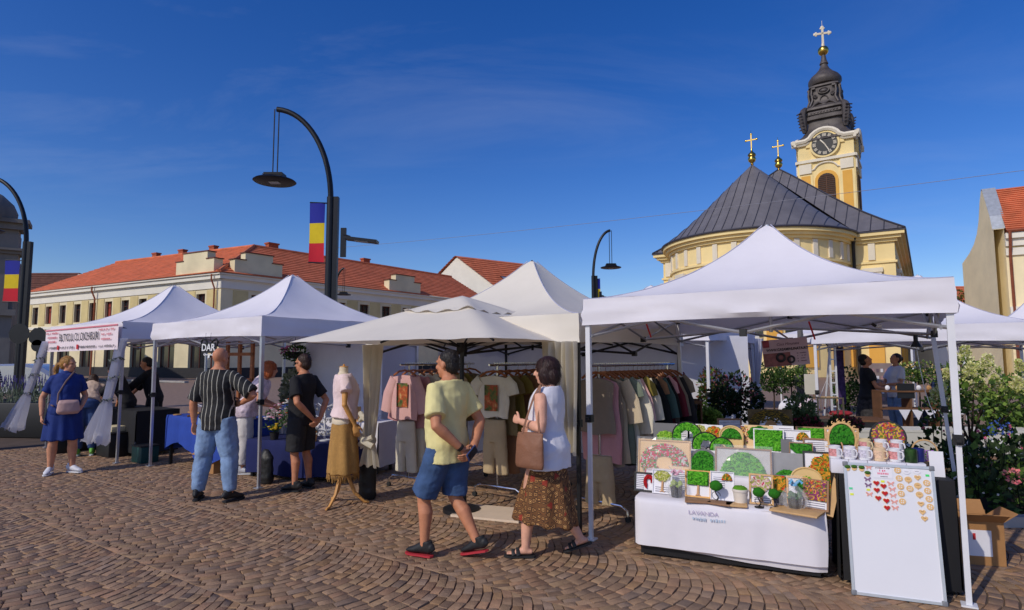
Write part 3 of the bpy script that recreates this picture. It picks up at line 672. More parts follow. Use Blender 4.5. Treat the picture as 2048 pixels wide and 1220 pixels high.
# relief on each spire face: scrolls, oval medallion, curved pediment, corner volutes
def relief(rot):
    m = MB(); f = -(TW-1.5)
    V = lambda x, y, z: rot@Vector((x, y, z))
    m.tube([V(.75*math.cos(2*math.pi*i/16), f-.12, Z+10.2+.55*math.sin(2*math.pi*i/16)) for i in range(17)], .13, 6); m.ball(V(0, f-.05, Z+10.2), (.6, .25, .42), 10, 8, rot=rot)
    for sg in (-1, 1):
        sc = [(sg*(1.25+.35*math.cos(t)*(1-t/9)), f-.15, Z+9.3+.38*math.sin(t)*(1-t/9)) for t in [i*.5 for i in range(14)]]; m.tube([V(*p) for p in sc], .12, 5)
        m.tube([V(sg*x, f-.25-.1*i, z) for i, (x, z) in enumerate(((.35, Z+7.7), (.8, Z+7.9), (1.3, Z+7.55), (1.75, Z+7.0), (2.3, Z+6.75)))], [.1, .17, .2, .2, .16], 6)
        m.tube([V(sg*1.7, f-.05, Z+10.9), V(sg*1.75, f-.15, Z+9.8), V(sg*1.6, f-.05, Z+8.7), V(sg*2.0, f-.35, Z+7.4)], .16, 6)
        m.box(V(sg*1.45, f-.1, Z+10.9), (.5, .4, .35), rot=rot)
    m.tube([V(.55*math.cos(t), f-.05, Z+8.5+.75*math.sin(t)) for t in [math.pi*i/10 for i in range(11)]], .08, 5); m.ball(V(0, f-.3, Z+7.4), (.42, .25, .38), 8, 6, rot=rot)
    m.box(V(0, -(TW-.82), Z+5.85), (4.6, .25, .55), rot=rot)
    for i in range(9): m.ball(V(-1.8+i*.45, -(TW-.68), Z+5.85), (.16, .1, .16), 6, 5, rot=rot)
    m.box(V(0, -(TW-.5), Z+3.0), (1.1, .2, .7), rot=rot)
    m.build('spire_relief', m_lead, sp, smooth=35)
    c = rot@Vector((TW-.75, -(TW-.75), 0)); m = MB(); dg = rot@Vector((1, -1, 0)).normalized()
    m.tube([Vector((c.x, c.y, Z+z))+dg*d for z, d in ((2.3, .0), (3.0, .1), (3.9, .2), (4.8, .3), (5.8, .3), (6.6, .1), (7.2, -.3))], [.3, .45, .52, .58, .58, .5, .3], 8)
    for i in range(6): m.tube([Vector((c.x, c.y, Z+3.0+i*.6))+dg*(.45+.09*i)+Vector((dg.y, -dg.x, 0))*sg*.55 for sg in (-1, 0, 1)], .12, 5)
    m.build('corner_scroll', m_lead, sp, smooth=35)
face4(relief)
SPK = .78
for o_ in (sp, onion): o_.scale = (.93, .93, SPK); o_.location.z = Z*(1-SPK)
Z = Z-18.2*(1-SPK)
mb = MB(); mb.ball((0, 0, Z+18.9), .75, 18, 12); mb.build('gilt_ball', m_gold, T)
mb = MB(); zc = Z+19.6; mb.tube([(0, 0, zc), (0, 0, zc+.5)], .25, 8); mb.box((0, 0, zc+1.9), (.34, .22, 3.2)); mb.box((0, 0, zc+2.4), (2.3, .22, .34))
for x, z in ((-1.2, 2.4), (1.2, 2.4), (0, 3.55)):
    mb.ball((x, 0, zc+z), (.3, .13, .3), 10, 6); mb.ball((x*.85+(.25 if x == 0 else 0), 0, zc+z-(0 if x else .2)+(.25 if x else 0)), (.18, .1, .18), 8, 6); mb.ball((x*.85-(.25 if x == 0 else 0), 0, zc+z-(0 if x else .2)-(.25 if x else 0)), (.18, .1, .18), 8, 6)
mb.tube([(0, 0, zc+3.6), (0, 0, zc+4.8)], .035, 5); cr_ = mb.build('cross', m_cross, T, rz=R(18)); cr_.scale = (.85, .85, .85); cr_.location.z = zc*.15
# ================================================================== market tents
m_tw = M('white_tent_fabric', S(236, 232, 238), .75, var=.05, vs=1.3, trans=.14, bump=.3, bs=3.5, spec=.2)
m_tc = M('cream_tent_fabric', S(238, 230, 216), .8, var=.05, vs=1.3, trans=.18, bump=.25, bs=3.5, spec=.2)
m_alu = M('aluminium_tube', (.55, .56, .6), .35, metal=.7, var=.05)
m_wpole = M('white_tube', (.72, .72, .75), .35, var=.04)
m_black = M('black_metal', (.012, .012, .014), .45, var=.1)
m_plas = M('black_plastic', (.015, .015, .016), .5, var=.1)
m_seamf = M('tent_seam', S(176, 176, 196), .8, var=.05)
def fab(x, y, z, s=1.0): return noise.noise(Vector((x*s, y*s, z*s)))
def canopy_mesh(h, ze, zb, zp, k=1.45, seed=0, wr=.012, wid=None):
    mb = MB(); n = 28
    def top(u, v):
        x, y = (u*2-1), (v*2-1); r = max(abs(x), abs(y)); mn = min(abs(x), abs(y))
        t = max(0.0, 1-r); zz = ze+(zp-ze)*(0.62*t**k+0.38*t**3.2 if t < 1 else 1)
        if r > 1e-6: zz -= .05*(1-(mn/r)**2)*math.sin(math.pi*min(1, r))*1.0
        zz -= max(0, .06-r)*0.6
        zz += wr*.6*fab(x*3+seed, y*3, 1.3, 1.7)*min(1, r*2)
        return Vector((x*h, y*h, zz))
    for k4 in range(4):
        rot = Matrix.Rotation(k4*math.pi/2, 3, 'Z')
        def sec(u, v):
            r = 1-v*.985; p = rot@Vector((r*(u*2-1), -r, 0)); return top((p.x+1)/2, (p.y+1)/2)
        mb.grid(sec, 18, 22)
    mb.grid(lambda u, v: top(.5+(u-.5)*.016, .5+(v-.5)*.016), 2, 2)
    m = 24
    for k4 in range(4):
        rot = Matrix.Rotation(k4*math.pi/2, 3, 'Z')
        def val(u, v):
            x = (u*2-1)*h; sag = .022*math.sin(math.pi*u)
            z = ze-(ze-zb)*v+(sag if v > .8 else sag*v*.6)
            o = .004+.012*v+wr*(.5+v)*fab(x*2.2+seed*3+k4*9, v*5.5+x*.6, seed, 1.0)+wr*.5*fab(x*5+seed, v*9, seed+4)
            return rot@Vector((x+(o if u > .99 else -o if u < .01 else 0), -h-o, z))
        mb.grid(val, m, 5)
    return mb
def tent(name, label, cx, cy, rz, ze, zb, zp, h=1.5, fabric=None, leg=None, splay=.0, black=False, k=1.45, seed=0, wr=.018, truss=True, legs=(1, 1, 1, 1), offs=None, group='market tents'):
    fabric = fabric or m_tw; leg = leg or m_wpole
    t = thing(name, label, 'tent', (cx, cy, 0), rz, group)
    canopy_mesh(h, ze, zb, zp, k, seed, wr).build('canopy', fabric, t, smooth=50)
    for sx, sy in ((-1, -1), (1, -1), (1, 1), (-1, 1)):
        sm = MB(); pts = []
        for i in range(15):
            r_ = 1-i/14*.97; tt = 1-r_; pts.append((sx*h*r_, sy*h*r_, ze+(zp-ze)*(0.62*tt**k+0.38*tt**3.2)+.002))
        sm.tube(pts, .0055, 5); sm.build('hip_seam', m_seamf, t)
    hh = h-.03; q = .022
    for i, (sx, sy) in enumerate(((-1, -1), (1, -1), (1, 1), (-1, 1))):
        if not legs[i]: continue
        ox, oy = (offs[i] if offs else (sx*splay, sy*splay))
        a = Vector((sx*hh, sy*hh, ze-.03)); b = Vector((sx*hh+ox, sy*hh+oy, .012))
        mid = a.lerp(b, .50); mb = MB(); sqt = lambda p0, p1, r: mb.tube([p0, p1], r*1.41, 4, ref=(1, 1, 0))
        sqt(a, mid, q); lg = mb.build('leg', leg, t, smooth=0)
        mb = MB(); mb.tube([mid-Vector((0, 0, .0)), b], (q-.005)*1.41, 4, ref=(1, 1, 0)); mb.box((b.x, b.y, .006), (.09, .09, .012)); mb.build('lower_leg', leg, lg, smooth=0)
        mb = MB(); mb.box(mid, (.062, .062, .07)); mb.box(mid+Vector((sx*.0, -.045, 0)), (.03, .04, .025)); mb.build('clamp', m_plas, lg, smooth=0)
        mb = MB(); mb.box(a-Vector((0, 0, .03)), (.062, .062, .10)); mb.build('bracket', m_plas, lg, smooth=0)
    if truss:
        zt, zl = ze-.06, zb-.10 if zb-.1 < ze-.3 else ze-.34
        tm = m_black if black else m_alu
        for k4 in range(4):
            rot = Matrix.Rotation(k4*math.pi/2, 3, 'Z'); P = lambda x, z, y=0: rot@Vector((x, -hh+.03+y, z))
            for x0, x1 in ((-hh, 0), (0, hh)):
                for (za, zb_, yo) in ((zt, zl, 0), (zl, zt, .025)):
                    mb = MB(); mb.tube([P(x0, za, yo), P(x1, zb_, yo)], .014, 4); mb.build('truss_bar', tm, t, smooth=0)
            mb = MB(); mb.box(P(0, zt), (.05, .05, .06)); mb.build('truss_joint', m_plas, t, smooth=0); mb = MB(); mb.box(P(0, zl), (.05, .05, .06)); mb.build('truss_joint', m_plas, t, smooth=0)
            mb = MB(); mb.tube([P(0, zl, .02), Vector((0, 0, zl+.1))], .013, 4); mb.build('truss_bar', tm, t, smooth=0)
        mb = MB(); mb.tube([(0, 0, zl+.05), (0, 0, zp-.04)], .018, 6); mb.build('king_post', tm, t, smooth=0)
    return t
def frontleft(px, py, h=1.5):      # centre of a grid-aligned tent from its front-left foot
    p = gp(px, py); return p+E*h+N*h
# T5: right foreground
fl, fr = Vector((.71, 5.56, 0)), Vector((3.0, 4.10, 0)); ang5 = math.atan2(fr.y-fl.y, fr.x-fl.x); e5 = (fr-fl).normalized(); n5 = Vector((-e5.y, e5.x, 0)); h5 = 1.40
c5 = (fl+fr)/2+n5*h5
t5 = tent('market_tent', 'nearest white market tent with telescopic legs over the moss picture stall', c5.x, c5.y, ang5, 2.19, 1.945, 3.03, h5, splay=0, seed=1, wr=.022, offs=((0, .0), (.0, -.0), (.17, .15), (.05, .1)))
# T2: white tent with the hanging sign
c2 = Vector((-5.64, 9.37, 0))*.5+Vector((-3.21, 7.69, 0))*.5+N*1.46
t2 = tent('market_tent', 'white market tent with black scroll sign over the blue tables', c2.x, c2.y, TH, 2.19, 1.93, 3.05, 1.46, seed=2, leg=m_alu, offs=((.03, 0), (.0, .02), (0, 0), (0, 0)))
# T1: white tent with printed banner
a1, b1_ = Vector((-6.2, 9.62, 0)), Vector((-8.75, 11.25, 0)); c1 = (a1+b1_)/2+N*1.5
t1 = tent('market_tent', 'leftmost market tent with lettered banner along its front', c1.x, c1.y, TH, 2.24, 1.96, 3.12, 1.5, seed=3, leg=m_alu)
# T4: cream tent with black frame and curtains
c4 = Vector((.66, 5.68, 0))*.5+Vector((-1.79, 7.38, 0))*.5+N*1.46
t4 = tent('market_tent', 'cream market tent with black frame behind the parasol over the clothes racks', c4.x, c4.y, TH, 2.07, 1.79, 2.95, 1.46, fabric=m_tc, leg=m_black, black=True, seed=4)
# T6, T7 and the ones behind
c6 = Vector((5.05, 10.05, 0))+E*1.5+N*1.5
t6 = tent('market_tent', 'white market tent behind the right end of the nearest tent', c6.x, c6.y, TH, 2.13, 1.86, 3.12, 1.5, seed=5)
t7 = tent('market_tent', 'white market tent with a draped curtain whose tip peeks over the nearest tent roof', 2.65, 11.3, TH, 2.17, 1.9, 3.05, 1.5, seed=6)
t8 = tent('market_tent', 'cream market tent with black folding frame in front of the church', 6.3, 19.5, TH+.3, 2.25, 2.0, 3.0, 1.5, fabric=m_tc, leg=m_black, black=True, seed=7)
t9 = tent('market_tent', 'white market tent far behind the hydrangea at the right edge', 13.2, 15.2, TH, 2.2, 1.95, 3.1, 1.5, seed=8)
t10 = tent('market_tent', 'white market tent behind the ladder and hanging purple banner', 9.2, 16.4, TH, 2.25, 2.0, 3.1, 1.5, seed=9)
# side and back walls of tents: hanging sheets with folds
def sheet(name, label, p0, p1, z0, z1, mat, amp=.012, seed=0, group='tent walls', cat='tent wall', nu=24):
    p0, p1 = Vector((p0[0], p0[1], 0)), Vector((p1[0], p1[1], 0)); d = (p1-p0); l = d.length; d.normalize(); nn = Vector((-d.y, d.x, 0)); mb = MB()
    mb.grid(lambda u, v: d*(l*u)+nn*(amp*fab(u*l*3+seed, v*1.3, seed)+amp*.6*fab(u*l*1.2+seed, v*4, 3))+Vector((0, 0, z1+(z0-z1)*v)), nu, 10)
    return tag(mb.build(name, mat, loc=p0, smooth=60), label, cat, group)
def tpt(c, x, y, rz=TH): return (c.x+math.cos(rz)*x-math.sin(rz)*y, c.y+math.sin(rz)*x+math.cos(rz)*y)
m_wall = M('white_wall_fabric', S(226, 226, 234), .8, var=.03, trans=.22, bump=.1, bs=4, spec=.2)
sheet('tent_wall', 'white rear wall sheet of the clothes tent', tpt(c4, -1.43, 1.43), tpt(c4, 1.43, 1.43), .25, 2.0, m_wall, seed=1)
sheet('tent_wall', 'pale wall sheet on the left side of the clothes tent', tpt(c4, -1.44, -.2), tpt(c4, -1.44, 1.4), .25, 2.0, m_wall, seed=2)
sheet('tent_wall', 'grey-white wall sheet behind the man in black', (-3.55, 10.35), (-2.0, 9.25), .35, 2.02, m_wall, seed=3)
sheet('tent_wall', 'pale wall sheet behind the orange haired woman', tpt(c2, .05, 1.42), tpt(c2, 1.42, 1.42), .3, 2.05, m_wall, seed=4)
sheet('tent_wall', 'white wall sheet behind the clothes rack and white cabinet', (2.75, 10.3), (3.9, 9.9), .5, 2.0, m_wall, seed=5)
# ------------------------------------------------------------------ parasol
PC = Vector((-.55, 6.6, 0)); PR = 1.80; PB = R(-77)
ps = thing('market_parasol', 'large cream parasol on a black pole in front of the clothes tent', 'parasol', (PC.x, PC.y, 0))
mb = MB()
def ptop(u, v):
    x, y = u*2-1, v*2-1; r = max(abs(x), abs(y)); mn = min(abs(x), abs(y))
    z = 2.31-.50*r**1.06-.035*(1-(mn/r if r > 1e-6 else 0)**2)*math.sin(math.pi*r)+(.012*fab(x*4, y*4, 2))*r
    k = PR/math.sqrt(2); a = PB+math.pi/4; sg = .02*(1-mn*mn)*r
    x2, y2 = x*k*(1-sg*(abs(x) >= abs(y))), y*k*(1-sg*(abs(y) > abs(x)))
    return Vector((x2*math.cos(a)-y2*math.sin(a), x2*math.sin(a)+y2*math.cos(a), z))
mb.grid(ptop, 32, 32); mb.build('canopy', m_tc, ps, smooth=50)
mb = MB()
def pcap(u, v):
    p = ptop(.5+(u-.5)*.36, .5+(v-.5)*.36); r = max(abs(u*2-1), abs(v*2-1)); return p*1.0+Vector((0, 0, .022-.012*r+.016*math.sin(u*22)*r*(r > .9)+.014*math.cos(v*25)*r*(r > .9)))
mb.grid(pcap, 16, 16); mb.build('vent_cap', m_tc, ps, smooth=50)
mb = MB(); mb.tube([(0, 0, .06), (0, 0, 2.30)], .024, 10); mb.build('pole', m_black, ps)
mb = MB(); mb.lathe([(.045, 1.70), (.06, 1.72), (.06, 1.82), (.04, 1.84)], 10); mb.build('hub', m_plas, ps)
mb = MB(); mb.lathe([(.05, .0), (.2, .0), (.2, .04), (.06, .07), (.045, .3), (.03, .32)], 16); mb.build('base', m_black, ps)
for i in range(8):
    a = PB+i*math.pi/4; rr = PR*(1 if i % 2 == 0 else .707)
    tip = Vector((math.cos(a)*rr*.985, math.sin(a)*rr*.985, 1.79)); c = Vector((0, 0, 2.24)); md = c.lerp(tip, .5)-Vector((0, 0, .035))
    mb = MB(); mb.tube([c, md, tip], .011, 5); rb = mb.build('rib', m_black, ps)
    mb = MB(); mb.tube([(math.cos(a)*.05, math.sin(a)*.05, 1.77), md], .010, 5); mb.build('strut', m_black, rb)
# ------------------------------------------------------------------ banner on the left tent
m_ban = M('banner_vinyl', S(238, 222, 226), .5, var=.03)
m_ink = M('black_ink', (.02, .02, .022), .6, var=0); m_pink = M('pink_ink', S(214, 120, 132), .6, var=0); m_redink = M('red_ink', S(200, 48, 52), .6, var=0); m_greyink = M('grey_ink', S(96, 92, 98), .6, var=0)
bt = thing('banner', 'white and pink banner lettered BUTICUL CU DICHISURI on the leftmost tent', 'banner', Vector((c1.x, c1.y, 0))-N*1.55, TH)
bt.location.z = 2.0; bt.rotation_euler = (0, R(-.4), TH)
mb = MB(); mb.grid(lambda u, v: Vector((-1.52+3.04*u, .006*fab(u*6, v*2, 5)-.02, .20-.42*v)), 24, 4); mb.build('banner_sheet', m_ban, bt, smooth=60)
mb = MB(); mb.box((0, -.032, .175), (3.02, .004, .022)); mb.build('printed_stripe', m_pink, bt)
UP = (R(90), 0, 0); fy = -.042
writing('BUTICUL CU DICHISURI', .185, m_ink, bt, (.02, fy, .02), UP, xs=.84, bold=.0015)
for x in (-1.15, 1.12):
    for j, wd_ in enumerate((.58, .42, .34)): fine_print(bt, x, fy, .115-.078*j, wd_, .04, m_pink)
writing('TEL.:', .075, m_greyink, bt, (-1.36, fy, -.155), UP, shear=.2); fine_print(bt, -1.06, fy, -.155, .36, .05, m_greyink)
fine_print(bt, -.45, fy, -.155, .62, .045, m_greyink)
fine_print(bt, .42, fy, -.155, .66, .045, m_greyink)
writing('www.', .07, m_greyink, bt, (.93, fy, -.155), UP, shear=.2); fine_print(bt, 1.24, fy, -.155, .44, .045, m_greyink)
for x in (-.86, .0):
    mb = MB(); mb.box((x, -.038, -.15), (.07, .004, .08)); mb.build('printed_badge', m_redink, bt)
# ------------------------------------------------------------------ hanging scroll sign DAR
sg_ = at(418, 694, 8.25); ds = thing('hanging_sign', 'black scrollwork sign lettered DAR hanging from the white tent', 'sign', sg_, TH+.15)
ds.scale = (.8, .8, .8); m_sw = M('sign_white', S(226, 226, 226), .5, var=0)
writing('DAR', .17, m_sw, ds, (0, -.012, .0), UP, depth=.004, bold=.003)
mb = MB(); mb.box((0, 0, -.12), (.26, .008, .014)); mb.ball((0, 0, -.155), (.03, .006, .03), 8, 6)
for sx in (-1, 1): mb.tube([(sx*(.10+.03*math.cos(t)*(1-t/12)), 0, -.12+.03*math.sin(t)*(1-t/12)) for t in [i*.6 for i in range(10)]], .005, 5)
mb.build('ornament', m_sw, ds, smooth=30)
mb = MB()
for sx in (-1, 1):
    mb.tube([(sx*x, .008, z) for x, z in ((.0, -.02), (.08, .12), (.16, .15), (.21, .11), (.19, .03), (.14, .04))], [.012, .018, .02, .018, .014, .008], 6)
    mb.tube([(sx*x, .008, z) for x, z in ((.0, -.18), (.05, -.13), (.13, -.12), (.17, -.07), (.13, -.04))], .012, 6)
mb.tube([(0.02, 0, .08), (.03, .01, .26)], .003, 4); mb.tube([(-.1, 0, .13), (-.1, .01, .26)], .003, 4)
mb.prism([(-.17, -.09), (.17, -.09), (.19, .0), (.15, .09), (-.15, .09), (-.19, 0)], (0, .006, 0), (1, 0, 0), (0, 0, 1), .012)
mb.build('scrollwork', m_plas, ds)
# ------------------------------------------------------------------ poster under the nearest tent
po = at(1571, 706, 6.9); pr_ = thing('poster', 'pink poster lettered WWW.CASAMINUNATA.RO hanging crooked under the nearest tent', 'poster', po, R(-8))
pr_.rotation_euler = (0, R(-5), R(-8)); pw, ph = .50, .31
mb = MB(); mb.grid(lambda u, v: Vector((pw*(u-.5), .006*math.sin(u*5), ph*(.5-v))), 8, 6); mb.build('poster_sheet', M('poster_pink', S(206, 176, 186), .5, var=.03), pr_)
mb = MB(); mb.box((-.10, -.008, -.075), (pw-.204, .003, .15)); mb.build('printed_photo', M('poster_photo', S(140, 84, 84), .5, var=.35, vs=14), pr_)
mb = MB(); mb.box((-.205, -.009, .11), (.07, .003, .08)); mb.build('printed_patch', M('poster_patch', S(150, 60, 74), .5, var=.3, vs=20), pr_)
writing('WWW.CASAMINUNATA.RO', .042, m_ink, pr_, (0.02, -.014, .035), UP, bold=.0012, xs=.86)
writing('Casa Minunata', .042, M('purple_ink', S(84, 44, 66), .6, var=0), pr_, (0.03, -.014, .095), UP, shear=.35)
m = M('poster_dark', (.03, .025, .03), .5, var=.2, vs=30)
for x, z, r_ in ((-.06, -.055, .055), (.05, -.085, .045)):
    mb = MB(); mb.tube([(x+r_*.75*math.cos(t), -.011, z+r_*.75*math.sin(t)) for t in [2*math.pi*i/14 for i in range(15)]], r_*.28, 5); mb.build('printed_wreath', m, pr_)
for i in range(4):
    fine_print(pr_, .125, -.013, -.02-.03*i, .016, .014, M('purple_ink')); fine_print(pr_, .185, -.013, -.02-.03*i, .06, .012, M('purple_ink'))
mb = MB(); mb.tube([(-.22, 0, .155), (-.22, .03, .26)], .002, 4); mb.tube([(.22, 0, .155), (.22, .03, .3)], .002, 4); mb.build('string', m_sw, pr_)
# ------------------------------------------------------------------ curtains
m_cur = M('cream_gauze', S(234, 226, 206), .9, var=.05, vs=8, trans=.4, spec=.1)
def curtain(name, label, p, z0, z1, w, knot, mat, rz=TH, waves=7, depth=.07, group=None, cat='curtain', flare=1.0, tail=.12, lean=(0, 0)):
    t = thing(name, label, cat, (p[0], p[1], 0), rz, group); mb = MB()
    def f(u, v):
        z = z1+(z0-z1)*v
        if knot: kz = (z-knot)/(z1-knot) if z > knot else (knot-z)/(knot-z0)
        wd = (w*(.22+.78*max(0, kz)**.75) if z > knot else w*(.20+tail*5*max(0, kz)**.8)) if knot else w*(1+(flare-1)*v)
        a = math.pi*2*waves*u; amp = depth*(.45+.55*min(1, wd/w))
        return Vector(((u-.5)*wd+lean[0]*v, amp*math.sin(a)+amp*.5*math.sin(a*.37+v*3)+lean[1]*v, z+.015*math.sin(a*1.3)*(v > .97)))
    mb.grid(f, waves*8, 26); mb.build('gauze', mat, t, smooth=70)
    if knot:
        kb_ = MB(); kx = lean[0]*(z1-knot)/(z1-z0)
        kb_.ball((kx, 0, knot), (w*.16, .085, .07), 12, 8); kb_.tube([(kx-.1, -.06, knot+.06), (kx, -.09, knot), (kx+.1, -.05, knot-.05)], .035, 7); kb_.tube([(kx-.09, -.07, knot-.04), (kx, -.095, knot+.02), (kx+.09, -.05, knot+.05)], .03, 7)
        kb_.build('knot', mat, t)
    return t
cl = gp(752, 1000); curtain('curtain', 'cream gauze curtain knotted near its end beside the mannequin', (-1.63, 6.96), .42, 1.80, .34, .70, m_cur, waves=6, depth=.05, cat='curtain', group='gauze curtains')
curtain('curtain', 'cream gauze curtain knotted behind the mannequin, further back', (-1.92, 8.1), .45, 1.8, .3, .85, m_cur, waves=5, depth=.05, group='gauze curtains')
curtain('curtain', 'open cream gauze curtain hanging left of the white tent leg', (.45, 5.76), .75, 1.80, .38, None, m_cur, waves=6, depth=.05, group='gauze curtains')
curtain('curtain', 'white tied curtain of the far white tent', (4.72, 11.65), .2, 2.0, .34, 1.05, m_wall, waves=5, depth=.06, group='tied tent curtains')
m_tul = M('white_tulle', S(226, 226, 234), .9, var=.04, alpha=.62, trans=.4, spec=.1)
m_garl = M('grey_garland', S(96, 104, 96), .8, var=.3, vs=30)
def tulle(label, p, rz, lean, topw):
    t = curtain('tulle_drape', label, p, .36, 1.97, .5, None, m_tul, rz=rz, waves=9, depth=.05, cat='tulle drape', group='tulle drapes', flare=1, lean=lean)
    o = [c for c in t.children][0]
    for v in o.data.vertices:
        z = v.co.z; k = (.22+.25*max(0, z-1.62)) if z > .98 else .22+.78*((.98-z)/.62)**.8
        cx = lean[0]*(1.97-z)/1.61; cy = lean[1]*(1.97-z)/1.61; v.co.x = cx+(v.co.x-cx)*k*1.25; v.co.y = cy+(v.co.y-cy)*(.5+1.2*k)
        if z < .45: v.co.z += rnd(-.05, .06)
    for z in (1.62, 1.33, .98):
        cx = lean[0]*(1.97-z)/1.61; cy = lean[1]*(1.97-z)/1.61; mb = MB()
        for i in range(26):
            a = 2*math.pi*i/26; r_ = .085+rnd(-.01, .03); c = Vector((cx+r_*math.cos(a), cy+r_*.8*math.sin(a), z+rnd(-.02, .02)+.03*math.cos(a)))
            d = Vector((rnd(-1, 1), rnd(-1, 1), rnd(-1, 1))).normalized()*.05; e_ = d.cross(Vector((rnd(-1, 1), rnd(-1, 1), rnd(-1, 1)))).normalized()*.014
            mb.add([c-d*.3, c+e_, c+d, c-e_], [(0, 1, 2, 3)])
        mb.build('garland', m_garl, t, smooth=0)
tulle('white tulle drape tied with grey garlands on the tent leg beside the blue table', (a1.x-.05, a1.y-.02), TH, (-.10, -.25), .4)
tulle('white tulle drape slanting out at the left corner of the leftmost tent', (b1_.x+.05, b1_.y-.05), TH, (-.42, -.3), .4)
# ================================================================== people
TORSO_M = [(.86, .150, .108, -.005), (.93, .168, .118, -.008), (1.00, .163, .118, .004), (1.08, .156, .116, .012), (1.18, .160, .116, .010), (1.28, .172, .118, .0), (1.36, .176, .112, -.006), (1.42, .160, .092, -.014), (1.465, .105, .072, -.02), (1.50, .062, .060, -.016)]
TORSO_F = [(.86, .165, .120, -.01), (.93, .180, .128, -.012), (1.00, .165, .115, -.002), (1.08, .142, .104, .006), (1.18, .146, .112, .014), (1.27, .158, .122, .016), (1.36, .158, .106, -.002), (1.42, .142, .085, -.014), (1.465, .092, .066, -.02), (1.50, .055, .054, -.016)]
def skinmat(nm, c): return M(nm, c, .55, var=.16, vs=11, bump=.08, bs=120, spec=.35)
sk_tan = skinmat('tanned_skin', S(196, 132, 98)); sk_fair = skinmat('fair_skin', S(222, 166, 140)); sk_mid = skinmat('skin', S(206, 146, 114))
m_eye = M('eye_dark', (.015, .01, .008), .2, var=0); m_lip = M('lips', S(150, 74, 66), .5, var=0)
def hairmat(nm, c, st=(1, 1, .22)): return M(nm, c, .5, var=.35, vs=55, bump=.5, bs=90, stretch=st, spec=.4)
def lean_fn(th):
    c, s = math.cos(th), math.sin(th)
    def f(p):
        p = Vector(p)
        if p.z > .95:
            dz = p.z-.95; return Vector((p.x, p.y*c+dz*s, .95+dz*c-p.y*s))
        return p
    return f
def torso_tube(mb, tab, f, z0, z1, add=0.0, flare=0.0, belly=0.0, n=20, top_add=None):
    zs = [z0]+[t[0] for t in tab if z0 < t[0] < z1]+[z1]; pts = []; rad = []
    for z in zs:
        if z <= tab[0][0]: a = tab[0]; rx, ry, yc = a[1], a[2], a[3]
        else:
            for a, b in zip(tab[:-1], tab[1:]):
                if a[0] <= z <= b[0]:
                    t = (z-a[0])/(b[0]-a[0]); rx, ry, yc = (a[i]+(b[i]-a[i])*t for i in (1, 2, 3)); break
            else: rx, ry, yc = tab[-1][1:]
        fl = flare*max(0, (1.15-z)/.3); bl = belly*max(0, 1-abs(z-1.06)/.2)
        pts.append(f((0, yc+bl*.5, z))); rad.append((rx+add+fl, ry+add+fl*.8+bl*.5))
    mb.tube(pts, rad, n, ref=(1, 0, 0))
def hand_mesh(mb, w, d, palm_n, thumb, curl=.35, s=1.0):
    # w wrist, d direction of hand, palm_n palm normal, thumb side vector
    d = Vector(d).normalized(); pn = Vector(palm_n); pn = (pn-d*pn.dot(d)).normalized(); th = Vector(thumb); th = (th-d*th.dot(d)-pn*th.dot(pn)).normalized(); w = Vector(w)
    mb.tube([w-d*.03*s, w+d*.01*s, w+d*.045*s, w+d*.085*s, w+d*.1*s], [(.022*s, .019*s), (.026*s, .018*s), (.039*s, .016*s), (.040*s, .015*s), (.034*s, .011*s)], 10, ref=th)
    for i, (o, l) in enumerate(((.030, .072), (.010, .080), (-.010, .074), (-.029, .058))):
        b = w+d*.088*s+th*o*s; a = curl*(1+.1*i); p = [b]; dirv = d.copy(); ll = l*s
        for q, fr in enumerate((.45, .32, .23)):
            ang = a*(1.0 if q == 0 else 1.15); dirv = (dirv*math.cos(ang)+pn*math.sin(ang)).normalized(); dperp = pn*math.cos(ang*(q+1))-d*math.sin(ang*(q+1)); p.append(p[-1]+dirv*ll*fr)
        mb.tube([b-d*.02*s]+p, [.0095*s, .0095*s, .009*s, .0082*s, .0065*s], 7)
    b = w+d*.028*s+th*.03*s; mb.tube([b-th*.015*s, b+th*.022*s+d*.022*s, b+th*.036*s+d*.05*s+pn*.012*s, b+th*.034*s+d*.072*s+pn*.022*s], [.013*s, .0125*s, .0105*s, .0075*s], 8)
def head_parts(mb, C, rot, s=1.0):
    P = lambda x, y, z: C+rot@Vector((x*s, y*s, z*s)); r3 = rot
    mb.ball(P(0, -.012, .028), (.075*s, .094*s, .090*s), 18, 12, rot=r3); mb.ball(P(0, .022, -.042), (.058*s, .068*s, .074*s), 16, 10, rot=r3); mb.ball(P(0, .058, -.09), (.028*s, .026*s, .022*s), 10, 8, rot=r3)
    mb.tube([P(0, .080, .022), P(0, .102, -.008), P(0, .108, -.024), P(0, .088, -.032)], [.008*s, .011*s, .015*s, .010*s], 8)
    for sx in (-1, 1):
        mb.ball(P(sx*.077, -.006, -.008), (.011*s, .022*s, .033*s), 10, 8, rot=r3); mb.ball(P(sx*.034, .062, -.022), (.025*s, .022*s, .022*s), 8, 6, rot=r3); mb.ball(P(sx*.03, .074, .03), (.026*s, .016*s, .010*s), 8, 6, rot=r3)
    mb.ball(P(0, .080, -.056), (.024*s, .014*s, .012*s), 8, 6, rot=r3)
def head_extras(par, C, rot, s, hair, eyes=True):
    P = lambda x, y, z: C+rot@Vector((x*s, y*s, z*s))
    if eyes:
        mb = MB()
        for sx in (-1, 1): mb.ball(P(sx*.031, .079, .010), (.012*s, .006*s, .005*s), 8, 6, rot=rot)
        tag(mb.build('eyes', m_eye, par), None); mb = MB(); mb.ball(P(0, .090, -.057), (.020*s, .008*s, .006*s), 8, 6, rot=rot); mb.build('mouth', m_lip, par)
